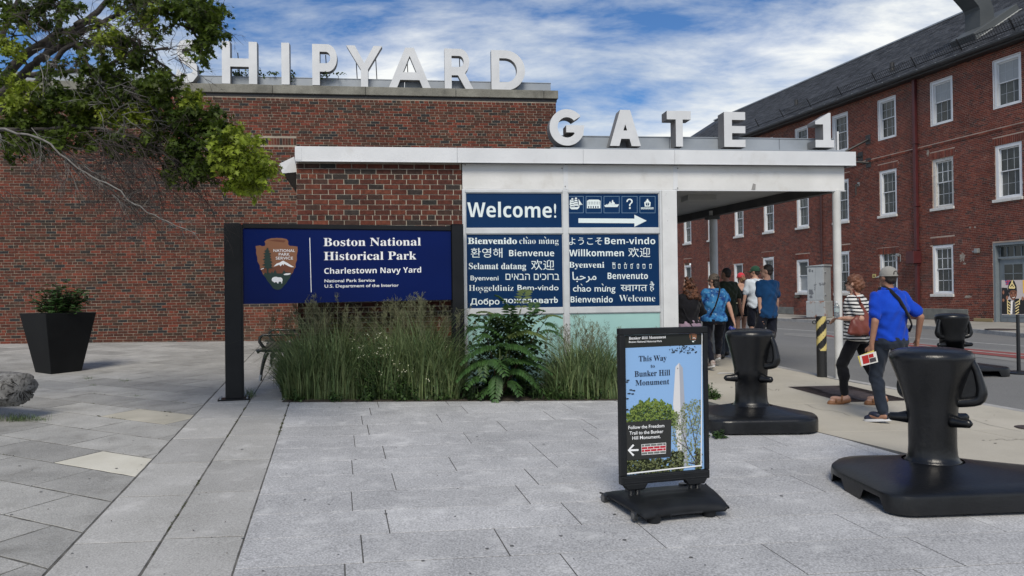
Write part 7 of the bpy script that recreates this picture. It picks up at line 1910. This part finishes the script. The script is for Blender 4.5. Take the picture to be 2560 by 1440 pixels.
    mb.ell(hp(0, -.008, .012), (.074 * h / 1.75, .094 * h / 1.75, .098 * h / 1.75), 18, 12, HR); mb.ell(hp(0, .030, -.055), (.056 * h / 1.75, .060 * h / 1.75, .060 * h / 1.75), 16, 10, HR)
    mb.cap(hp(0, .084, .010), hp(0, .104, -.022), .010, .014, 8); mb.cap(hp(-.018, .088, -.058), hp(.018, .088, -.058), .010, .010, 8); mb.ell(hp(0, .078, -.090), (.024, .020, .018), 10, 6)
    for s in (-1, 1): mb.ell(hp(s * .076, -.004, -.008), (.010, .020, .032), 10, 7, HR)
    lw = (.6 + .4 * g)
    for i in (0, 1):
        mb.cap(hips[i], kn[i], .078 * lw * h / 1.75 * (1.05 if fem else 1), .054 * lw * h / 1.75); q = kn[i] * .7 + A_[i] * .3 + (0, -.012, 0); mb.cap(kn[i], A_[i], .050 * lw * h / 1.75, .034 * h / 1.75); mb.ell(q, (.050 * lw, .056 * lw, .10), 12, 8)
        fy = np.array([math.sin(-toe_yaw), math.cos(-toe_yaw), 0]); fz = (A_[i][2] - .075) * .8
        toe = A_[i] + fy * .155 + (0, 0, -.048 - min(.10, fz * .9) if fz > 0 else -.048); mb.cap(A_[i] + (0, -.028, -.035), toe, .036, .026); mb.ell(A_[i] + fy * .10 + (0, 0, -.042), (.044, .075, .026), 12, 7)
        aw = (.75 + .25 * g)
        sg_ = (-1, 1)[i]; s0_ = sh[i] + np.array([-sg_ * .016, 0, -.016]); mb.cap((cx * .3 + sg_ * .03, lean * .12, h * .828), s0_, .030, .040 * aw); mb.cap(s0_, el[i], .043 * aw, .036 * aw); mb.cap(el[i], Wr[i], .038 * aw, .025)
        # hand: palm, four fingers and a thumb off its side
        d_ = Wr[i] - el[i]; d_ /= np.linalg.norm(d_); sgn = (-1, 1)[i]; out_ = np.array([sgn * .35, .9, 0]); out_ = out_ - d_ * out_.dot(d_); out_ /= np.linalg.norm(out_); nrm = np.cross(d_, out_); nrm *= (1 if nrm[0] * sgn < 0 else -1)
        pc = Wr[i] + d_ * .045; mb.cap(Wr[i] + d_ * .01 - out_ * .012, pc + d_ * .03 - out_ * .022, .018, .017); mb.cap(Wr[i] + d_ * .01 + out_ * .012, pc + d_ * .03 + out_ * .022, .018, .016)
        for k, (o_, fl) in enumerate(((-.032, .055), (-.011, .070), (.011, .074), (.031, .066))):
            b0 = pc + d_ * .035 + out_ * o_; m_ = b0 + d_ * fl * .55 + nrm * fl * .22 * curl * 2; e_ = m_ + d_ * fl * .40 + nrm * fl * .35 * curl * 2; mb.cap(b0, m_, .0105, .0095, 7); mb.cap(m_, e_, .0095, .0085, 7)
        t0 = Wr[i] + d_ * .03 + out_ * .028; mb.cap(t0, t0 + d_ * .03 + out_ * .03, .013, .011, 7); mb.cap(t0 + d_ * .03 + out_ * .03, t0 + d_ * .062 + out_ * .034 + nrm * .01, .011, .009, 7)
    remesh(mb, 'body', skin, root, voxel, 3)
    for s in (-1, 1): MB().ell(hp(s * .030, .082, .012), (.009, .006, .006), 8, 5).build('eye', mat('eye', (.05, .04, .035), .3), root, smooth='all')
    # ---------------- clothes
    if top:
        mb = MB(); torso(mb, .024, h * hem, h * (.845 if not straps else .755))
        if not straps:
            for i in (0, 1):
                e = sh[i] + (el[i] - sh[i]) * min(1, sleeve * 1.6) if sleeve < .62 else el[i]
                aw = (.75 + .25 * g); sgn = (-1, 1)[i]; s0_ = sh[i] + np.array([-sgn * .012, 0, -.012]); mb.cap((cx * .3 + sgn * .03, lean * .12, h * .832), s0_ + (0, 0, .004), .036, .048 * aw); mb.cap(s0_, e, .056 * aw, .060 * aw if sleeve < .62 else .050 * aw, 16)
                if sleeve >= .62: mb.cap(el[i], el[i] + (Wr[i] - el[i]) * .92, .050 * aw, .036, 14)
        fold = lambda co: .006 * np.sin(co[:, 2] * 38 + co[:, 0] * 21 + 2 * np.sin(co[:, 0] * 17 + co[:, 2] * 9)) + .004 * np.sin(co[:, 0] * 60 - co[:, 2] * 30 + co[:, 1] * 20)
        remesh(mb, 'top', top, root, voxel, 5, disp=fold)
        if straps:
            for s in (-1, 1): MB().tube([(s * .055, .03 + .02, h * .75), (s * .06, .02, h * .835), (s * .058, -.045, h * .81), (s * .05, -.066 * h * g * .5 - .05, h * .75)], .008, 6).build('strap', top, root, smooth='all')
    if bottom:
        mb = MB(); torso(mb, .018, h * .475, h * (hem + .025 if top else .60))
        for i in (0, 1):
            if skirt: break
            tw = lw * h / 1.75; kend = kn[i]
            if leg_to > .27: f = (hipz - h * leg_to) / (hipz - kn[i][2]); kend = hips[i] + (kn[i] - hips[i]) * min(1, f); mb.cap(hips[i], kend, .096 * tw, .086 * tw, 16)
            else: mb.cap(hips[i], kn[i], .092 * tw, .072 * tw, 16); e = kn[i] + (A_[i] - kn[i]) * .95; mb.cap(kn[i], e, .066 * tw, .056 * tw if not fem else .048 * tw, 16); mb.ell(kn[i] * .68 + A_[i] * .32 + (0, -.012, 0), (.058 * lw, .066 * lw, .13), 14, 9)
        if skirt:
            loft(mb, [((0, 0, h * skirt), .115 * h * g, .095 * h * g, 0), ((0, 0, h * .46), .105 * h * g, .084 * h * g, 0), ((0, 0, h * .52), .098 * h * g, .078 * h * g, 0), ((0, 0, h * .58), .090 * h * g, .070 * h * g, 0)])
        fold = lambda co: .003 * np.sin(co[:, 2] * 22 + co[:, 1] * 40 + co[:, 0] * 45) + .002 * np.sin(co[:, 2] * 60 + co[:, 0] * 80 + 2 * np.sin(co[:, 2] * 13))
        remesh(mb, 'trousers' if leg_to < .2 else ('skirt' if skirt else 'shorts'), bottom, root, voxel, 4, disp=fold)
    # ---------------- shoes
    for i in (0, 1):
        fy = np.array([math.sin(-toe_yaw), math.cos(-toe_yaw), 0]); dz = max(0, A_[i][2] - .078); toe = A_[i] + fy * .165 + (0, 0, -.046 - min(.10, dz * .9)); heel = A_[i] + (0, 0, -.036) - fy * .035
        mb = MB()
        if sandals:
            mb.cap(heel + (0, 0, -.028), toe + (0, 0, -.022), .038, .040); remesh_box = mb
            for t in (.3, .62):
                c_ = heel * (1 - t) + toe * t; mb.tube([c_ + (-.042, 0, -.02), c_ + (-.03, 0, .028 * (1.1 - t) + .005), c_ + (0, 0, .040 * (1.15 - t) + .006), c_ + (.03, 0, .028 * (1.1 - t) + .005), c_ + (.042, 0, -.02)], .012, 6, flat=1.6)
            o = mb.build('sandal', SAND, root, smooth='all')
            for v_ in o.data.vertices: pass
        else:
            mb.cap(heel, toe + (0, 0, .004), .042, .034); mb.ell(A_[i] + (0, -.004, .0), (.043, .052, .040), 12, 8); mb.ell(A_[i] + fy * .09 + (0, 0, -.028), (.046, .08, .036), 14, 8)
            o = remesh(mb, 'shoe', shoes, root, .009, 3)
            if sole:
                pts = []; f0 = heel - fy * .045 + (0, 0, -.030); f1 = toe + fy * .035 + (0, 0, -.022); sx = np.array([fy[1], -fy[0], 0])
                V = []
                for zz in (-.012, .014):
                    for k in range(20):
                        a = 2 * math.pi * k / 20; c_ = (f0 + f1) / 2; V.append(c_ + (f1 - f0) * .5 * math.cos(a) + sx * .047 * math.sin(a) * (1 + .12 * math.cos(a)) + (0, 0, zz))
                MB().add(V, [(k, (k + 1) % 20, 20 + (k + 1) % 20, 20 + k) for k in range(20)] + [tuple(range(19, -1, -1)), tuple(range(20, 40))]).build('sole', sole, o, smooth=True)
    # ---------------- hair and cap
    k = h / 1.75
    if hair:
        mb = MB(); rr = random.Random(int(abs(pos[0] * 1000))); nz = None
        if hairstyle == 'short': mb.ell(hp(0, -.020, .022), (.080 * k, .093 * k, .092 * k), 18, 12, HR); mb.ell(hp(0, -.045, -.030), (.068 * k, .055 * k, .055 * k), 14, 9, HR); nz = .003
        if hairstyle == 'bob': mb.ell(hp(0, -.020, .030), (.088 * k, .104 * k, .098 * k), 18, 12, HR); mb.ell(hp(0, -.055, -.040), (.082 * k, .068 * k, .085 * k), 14, 9, HR); mb.ell(hp(0, -.090, -.02), (.07 * k, .055 * k, .075 * k), 12, 8, HR); nz = .008
        if hairstyle == 'curly':
            for (x, y, z_, r_) in ((0, -.02, .035, .105), (0, -.07, -.05, .115), (.03, -.10, -.16, .115), (.05, -.12, -.27, .105), (.08, -.12, -.36, .085), (.10, -.11, -.43, .06), (-.06, -.06, -.10, .085), (.09, -.03, -.08, .08), (-.03, -.10, -.22, .09)):
                for _ in range(10): q = hp(x + rr.gauss(0, r_ * .42), y + rr.gauss(0, r_ * .25), z_ + rr.gauss(0, r_ * .42)); mb.ell(q, r_ * k * rr.uniform(.35, .6), 8, 6)
            nz = .012
        if hairstyle == 'long': mb.ell(hp(0, -.020, .020), (.084 * k, .098 * k, .092 * k), 16, 10, HR); mb.ell(hp(.0, -.055, -.08), (.078 * k, .055 * k, .10 * k), 14, 9, HR); mb.ell(hp(.02, -.06, -.15), (.06 * k, .045 * k, .07 * k), 14, 9, HR); nz = .005
        if hairstyle == 'bun': mb.ell(hp(0, -.020, .020), (.080 * k, .096 * k, .088 * k), 16, 10, HR); mb.ell(hp(.02, -.105, -.035), (.048 * k, .045 * k, .048 * k), 12, 8, HR); mb.ell(hp(.0, -.07, -.07), (.045 * k, .04 * k, .05 * k), 12, 8, HR); nz = .005
        ds = lambda co: nz * (np.sin(co[:, 0] * 160 + 3 * np.sin(co[:, 2] * 70)) * .5 + np.sin(co[:, 2] * 120 + co[:, 1] * 90) * .5)
        remesh(mb, 'hair', hair, root, .009, 2, disp=ds)
    if cap:
        cm, cb = cap, capback; s_ = -1 if cb else 1; V = []; n = 22; m = 7
        for j in range(m + 1):
            ph = math.pi / 2 * j / m
            for i in range(n): a = 2 * math.pi * i / n; V.append(hp(.087 * math.cos(ph) ** .95 * math.cos(a), -.012 + .101 * math.cos(ph) ** .95 * math.sin(a), .026 + .094 * math.sin(ph)) if j < m else hp(0, -.012, .120))
        Fs = [(j * n + i, j * n + (i + 1) % n, (j + 1) * n + (i + 1) % n, (j + 1) * n + i) for j in range(m) for i in range(n)]
        c_ = MB().add(V, Fs).build('cap', cm, root, smooth='all')
        # band and brim
        V = []
        for zz, e in ((.006, 1.0), (.030, .998)):
            for i in range(n): a = 2 * math.pi * i / n; V.append(hp(.0885 * e * math.cos(a), -.012 + .1025 * e * math.sin(a), zz))
        MB().add(V, [(i, (i + 1) % n, n + (i + 1) % n, n + i) for i in range(n)]).build('cap_band', cm if not cb else SHBK, c_, smooth='all')
        V = []
        for i in range(9):
            a = math.pi * (.14 + .72 * i / 8); c2, s2 = math.cos(a), math.sin(a) * s_
            V += [hp(.088 * c2, -.012 + .104 * s2, .014), hp(.080 * c2, -.012 + .104 * s2 + s_ * .075 * math.sin(a), -.004), hp(.080 * c2, -.012 + .104 * s2 + s_ * .075 * math.sin(a), -.010), hp(.088 * c2, -.012 + .104 * s2, .008)]
        MB().add(V, [(4 * i + q, 4 * i + (q + 1) % 4, 4 * i + 4 + (q + 1) % 4, 4 * i + 4 + q) for i in range(8) for q in range(4)]).build('brim', cm, c_, smooth='all')
        # opening with its strap at the side away from the brim
        V = [hp(.036 * math.cos(t), -.012 - s_ * (.1075 * math.sqrt(max(0, 1 - (.036 * math.cos(t) / .09) ** 2)) - .012 * max(0, math.sin(t))), .022 + .044 * max(0, math.sin(t))) for t in np.linspace(0, math.pi, 12)]
        MB().add(V, [tuple(range(12))]).build('cap_opening', HAIRD if hair in (None, HAIRD) else hair, c_)
    return root, dict(sh=sh, el=el, wr=Wr, hip=hips, kn=kn, an=A_, hp=hp, h=h)
def ground_pos(px, py, y_=None):
    p = G(px, py); return np.array([p[0], p[1], nkz(p[0], p[1])])
def toloc(root_pos, yaw, p):
    d = np.array(p) - np.array(root_pos); c, s = math.cos(-yaw), math.sin(-yaw); return (d[0] * c - d[1] * s, d[0] * s + d[1] * c, d[2])

# ---- man in the royal blue polo
pm = ground_pos(2227, 1057); ym = rad(14)
la = D(2206, 1036, pm[1] - .08); rt = 0
L_ = lambda px, py, d=0.0: toloc(pm, ym, D(px, py, pm[1] + d))
man, J = person('man in a royal blue polo and backward grey cap walking away with leaflets', pm, ym, 1.70, 1.16, ankles=(L_(2208, 1032, -.02), L_(2326, 1004, -.12)), wrists=(L_(2179, 862, -.10), L_(2294, 846, .02)), skin=SKIN_T, top=ROYAL, sleeve=.48, hem=.525,
                bottom=DENIM, leg_to=.05, hair=HAIRD, hairstyle='short', cap=CAPG, capback=False, shoes=SHB, sole=SOLE, head_yaw=rad(8), belly=.04, voxel=.009, toe_yaw=rad(35), curl=.8, group='couple strolling on the near pavement')
def man_extras():
    h = J['h']
    # crossbody strap over the back: from the left shoulder by the neck to the right hip
    pts = [(-.080, .06, h * .855), (-.075, -.02, h * .865), (-.055, -.085, h * .845), (.01, -.140, h * .79), (.06, -.165, h * .73), (.115, -.168, h * .67), (.165, -.145, h * .625), (.205, -.06, h * .59), (.205, .06, h * .575)]
    mb = MB(); P = [np.array(p) for p in pts]; V = []
    for i, p in enumerate(P):
        t = P[min(i + 1, len(P) - 1)] - P[max(0, i - 1)]; t /= np.linalg.norm(t); nn = np.array([p[0] * .8, p[1], .02]); nn /= np.linalg.norm(nn); s = np.cross(t, nn); s /= np.linalg.norm(s); V += [p + nn * .006 - s * .020, p + nn * .006 + s * .020, p - nn * .004 + s * .020, p - nn * .004 - s * .020]
    mb.add(V, [(4 * i + q, 4 * i + (q + 1) % 4, 4 * i + 4 + (q + 1) % 4, 4 * i + 4 + q) for i in range(len(P) - 1) for q in range(4)]).build('bag_strap', BLKC, man, smooth='all')
    MB().tube([(.185 * math.cos(a), -.0 + .142 * math.sin(a) + .004, h * .523) for a in np.linspace(0, 6.283, 25)], .016, 6, caps=False, flat=1).build('belt', mat('belt_brown', (.035, .018, .014), .5), man, smooth='all')
    mb = MB(); mb.tube([(.074 * math.cos(a), -.01 + .066 * math.sin(a), h * .852 + .012 * math.sin(a)) for a in np.linspace(0, 6.283, 21)], .017, 8, caps=False, flat=1.5).build('collar', ROYAL, man, smooth='all')
    # leaflets in the hand: a thing of their own
    c = D(2172, 897, pm[1] - .16); r0 = empty('leaflets', c, rad(8), 'two folded leaflets with red and yellow covers held by the man', 'leaflet')
    w_, h_ = .098, .058; t_ = rad(12)
    def card(dx, dz, rot, y, m, nm):
        V = []
        for yy in (y, y + .003):
            for a, b in ((-1, -1), (1, -1), (1, 1), (-1, 1)): x, z_ = a * w_, b * h_; V.append((dx + x * math.cos(rot) - z_ * math.sin(rot), yy, dz + x * math.sin(rot) + z_ * math.cos(rot)))
        return MB().add(V, [(0, 1, 2, 3), (7, 6, 5, 4), (0, 4, 5, 1), (1, 5, 6, 2), (2, 6, 7, 3), (3, 7, 4, 0)]).build(nm, m, r0)
    card(-.012, .004, t_ + .10, .006, ink('leaf_yellow', (.58, .48, .10)), 'leaflet'); card(0, 0, t_, 0, ink('leaf_white', (.62, .61, .58)), 'leaflet')
    mb = MB(); q = lambda x, z_: (x * math.cos(t_) - z_ * math.sin(t_), -.0015, x * math.sin(t_) + z_ * math.cos(t_))
    for (x0, x1, z0, z1, m) in ((-.075, .0, -.042, .045, ink('leaf_red', (.36, .02, .02))), (.005, .08, -.045, .0, ink('leaf_dark', (.05, .045, .05))), (.005, .06, .006, .045, ink('leaf_red', (.36, .02, .02)))):
        MB().add([q(x0, z0), q(x1, z0), q(x1, z1), q(x0, z1)], [(0, 1, 2, 3)]).build('printed_cover', m, r0)
man_extras()

# ---- woman in the striped top
pw = ground_pos(2146, 1013); yw = rad(52); L2_ = lambda px, py, d=0.0: toloc(pw, yw, D(px, py, pw[1] + d))
wom, JW = person('woman in a black and white striped top walking with a red shoulder bag', pw, yw, 1.60, 1.14, True, ankles=(L2_(2112, 987, .05), L2_(2208, 996, .0)), wrists=(L2_(2105, 796, -.03), L2_(2160, 810, .30)), skin=SKIN, top=STRIPE, sleeve=.45, hem=.49,
                 bottom=BLKC, leg_to=.08, hair=HAIRR, hairstyle='bob', sandals=True, head_yaw=rad(-4), lean=.15, voxel=.009, toe_yaw=rad(25), curl=.9, group='couple strolling on the near pavement')
def woman_extras():
    h = JW['h']; hp = JW['hp']
    # sunglasses
    g_ = MB(); g_.tube([hp(-.070, .010, .018), hp(-.066, .076, .018)], .004, 6); g_.tube([hp(.070, .010, .018), hp(.066, .076, .018)], .004, 6)
    for s in (-1, 1): g_.ell(hp(s * .034, .094, .008), (.026, .010, .020), 12, 7)
    g_.tube([hp(-.012, .104, .012), hp(.012, .104, .012)], .004, 6); g_.build('sunglasses', SHBK, wom, smooth='all')
    # shoulder bag, a thing of its own
    c = D(2152, 812, pw[1] - .20); b = empty('shoulder_bag', c, rad(8), 'soft red leather bag slung from the striped woman', 'bag'); mb = MB()
    loft(mb, [((0, 0, -.125), .13, .045, 0), ((0, 0, -.10), .168, .062, 0), ((0, 0, -.02), .160, .060, 0), ((.01, 0, .06), .125, .042, 0), ((.02, 0, .13), .075, .024, 0), ((.015, 0, .20), .035, .014, 0), ((-.0, 0, .26), .02, .012, 0)], 22)
    remesh(mb, 'pouch', BAGR, b, .010, 4, disp=lambda co: .006 * np.sin(co[:, 0] * 50 + co[:, 2] * 25))
    s0 = D(2136, 728, pw[1] - .06) - c; c_, s_ = math.cos(-rad(8)), math.sin(-rad(8)); s0 = np.array([s0[0] * c_ - s0[1] * s_, s0[0] * s_ + s0[1] * c_, s0[2]])
    MB().tube([(-.0, 0, .25), (-.02, -.01, .32), s0 * .8 + (0, -.02, .0), s0 + (0, .03, .02)], [.014, .011, .010, .010], 8).build('strap', BAGR, b, smooth='all')
    # bottle of water in her left hand
    c = D(2092, 778, pw[1] - .08); b = empty('water_bottle', c, 0, 'clear plastic water bottle held up by the striped woman', 'bottle'); PLC = mat('clear_plastic', (.55, .60, .62), .12, spec=.6)
    PLC.node_tree.nodes['Principled BSDF'].inputs['Transmission Weight'].default_value = .75
    MB().lathe([(.030, -.075), (.033, -.06), (.030, -.02), (.033, .0), (.033, .045), (.028, .07), (.014, .092), (.013, .10)], 18).build('bottle', PLC, b, smooth='all'); MB().lathe([(.016, .10), (.016, .118), (.001, .12)], 14).build('bottle_cap', SOLE, b); MB().lathe([(.0335, -.01), (.0338, .035)], 18).build('label_band', ink('bottle_label', (.35, .42, .42)), b)
woman_extras()

# ---- the group under the canopy
def pos_at(px, depth, road=False):
    p = D(px, 900, depth); z_ = roadz(p[0], p[1]) if road else nkz(p[0], p[1]); return np.array([p[0], p[1], z_])
G2 = 'group walking away under the kiosk canopy'
p = pos_at(1921, 12.85); Lq = lambda px, py, d=0.0: toloc(p, rad(12), D(px, py, p[1] + d))
person('young man in a navy T-shirt and black shorts glancing left', p, rad(12), 1.74, .92, ankles=(toloc(p, rad(12), p + (-.22, .12, .09)), Lq(1931, 906)), wrists=(Lq(1904, 812, -.05), Lq(1940, 800, .15)), top=NAVYT, sleeve=.42, hem=.48, bottom=NSHORT, leg_to=.31, hair=HAIRD, hairstyle='short', head_yaw=rad(50), shoes=SHBK, group=G2, belly=.02)
p = pos_at(1787, 12.6); Lq = lambda px, py, d=0.0: toloc(p, rad(8), D(px, py, p[1] + d))
tw, JT = person('woman in a blue tie-dye T-shirt, tan cap and dark knee shorts', p, rad(8), 1.585, 1.30, True, ankles=(Lq(1781, 904, -.1), Lq(1795, 885, .45)), wrists=(Lq(1745, 810, .1), Lq(1836, 808, -.02)), top=TIEDYE, sleeve=.36, hem=.505, bottom=NSHORT, leg_to=.27, hair=HAIRD, hairstyle='long', cap=CAPT, head_yaw=rad(38), shoes=SHW, sole=SOLE, group=G2, belly=.03, lean=.1)
MB().tube([(.075, -.06, 1.36), (.05, -.125, 1.30), (.0, -.165, 1.18), (-.06, -.185, 1.04), (-.14, -.165, .90)], .012, 6).build('bag_strap', BLKC, tw, smooth='all')
c = D(1834, 823, 12.5); b = empty('water_bottle', c, 0, 'blue and white bottle dangling from the tie-dye woman’s hand', 'bottle'); o = MB().tube([(-.07, 0, .03), (-.02, 0, .0), (.05, 0, -.03)], [.034, .036, .03], 12).build('bottle', mat('bottle_blue', (.02, .03, .20), .4), b, smooth='all'); MB().tube([(.05, 0, -.03), (.10, 0, -.05)], [.024, .018], 10).build('bottle_cap', ink('lilac', (.35, .38, .62)), b, smooth='all')
p = pos_at(1722, 11.9)
cw, JC = person('woman with long curly auburn hair in a black jacket and mauve skirt', p, rad(10), 1.50, 1.25, True, ankles=((-.10, -.05, .08), (.10, .2, .08)), wrists=((-.22, .22, .92), (.24, .24, .92)), top=BLKC, sleeve=.9, hem=.545, bottom=MAUVE, skirt=.34, leg_to=.45, hair=HAIRC, hairstyle='curly', head_yaw=rad(25), group=G2)
MB().tube([(-.14, -.10, 1.10), (-.10, -.155, .95), (-.03, -.16, .82), (.02, -.15, .74)], .007, 6).build('bag_strap', BLKC, cw, smooth='all')
p = pos_at(1818, 14.1)
person('man in an olive T-shirt with short dark hair, half hidden', p, rad(10), 1.68, 1.15, ankles=((-.1, 0, .08), (.10, .25, .08)), wrists=((-.28, .05, .85), (.32, .06, .84)), top=OLIVE, sleeve=.5, hem=.47, bottom=DENIM, leg_to=.08, hair=HAIRD, hairstyle='short', head_yaw=rad(35), skin=SKIN_T, group=G2)
p = pos_at(1855, 17.2, True)
rc, JR = person('woman in a red cap, black strappy top and black mini skirt', p, rad(0), 1.68, .90, True, ankles=((-.07, 0, .08), (.07, .10, .08)), wrists=((-.20, .14, 1.0), (.25, .02, .84)), top=BLKC, straps=True, hem=.56, bottom=BLKC, skirt=.42, leg_to=.45, hair=HAIRBL, hairstyle='bun', cap=CAPR, head_yaw=rad(12), group=G2)
MB().tube([(-.10, -.06, 1.40), (-.04, -.115, 1.28), (.05, -.13, 1.10), (.08, -.12, 1.0)], .011, 6).build('bag_strap', BLKC, rc, smooth='all'); MB().ell((.09, -.15, .96), (.09, .045, .075), 14, 9).build('waist_bag', BLKC, rc, smooth='all')
MB().tube([(.145 * math.cos(a), .105 * math.sin(a), .995) for a in np.linspace(0, 6.283, 21)], .012, 6, caps=False).build('belt', ink('cream_belt', (.55, .50, .36)), rc, smooth='all')
p = pos_at(1891, 16.5, True)
person('man in a white T-shirt, green cap and black shorts, farthest of the group', p, rad(10), 1.82, .98, ankles=((-.09, 0, .08), (.09, .25, .08)), wrists=((-.27, .05, .90), (.27, .05, .90)), top=WHT, sleeve=.5, hem=.50, bottom=NSHORT, leg_to=.32, hair=HAIRD, hairstyle='short', cap=CAPGR, head_yaw=rad(40), group=G2)
# a paper scrap on the pavement near their feet
q = G(1812, 934); MB().add([q + (-.14, -.02, .004), q + (.12, -.05, .008), q + (.16, .05, .004), q + (-.06, .06, .012)], [(0, 1, 2, 3)]).build('paper_scrap', ink('scrap', (.6, .6, .6))); o = bpy.data.objects['paper_scrap']; tag(o, 'white paper scrap lying flat on the pavement behind the middle bitt', 'litter')
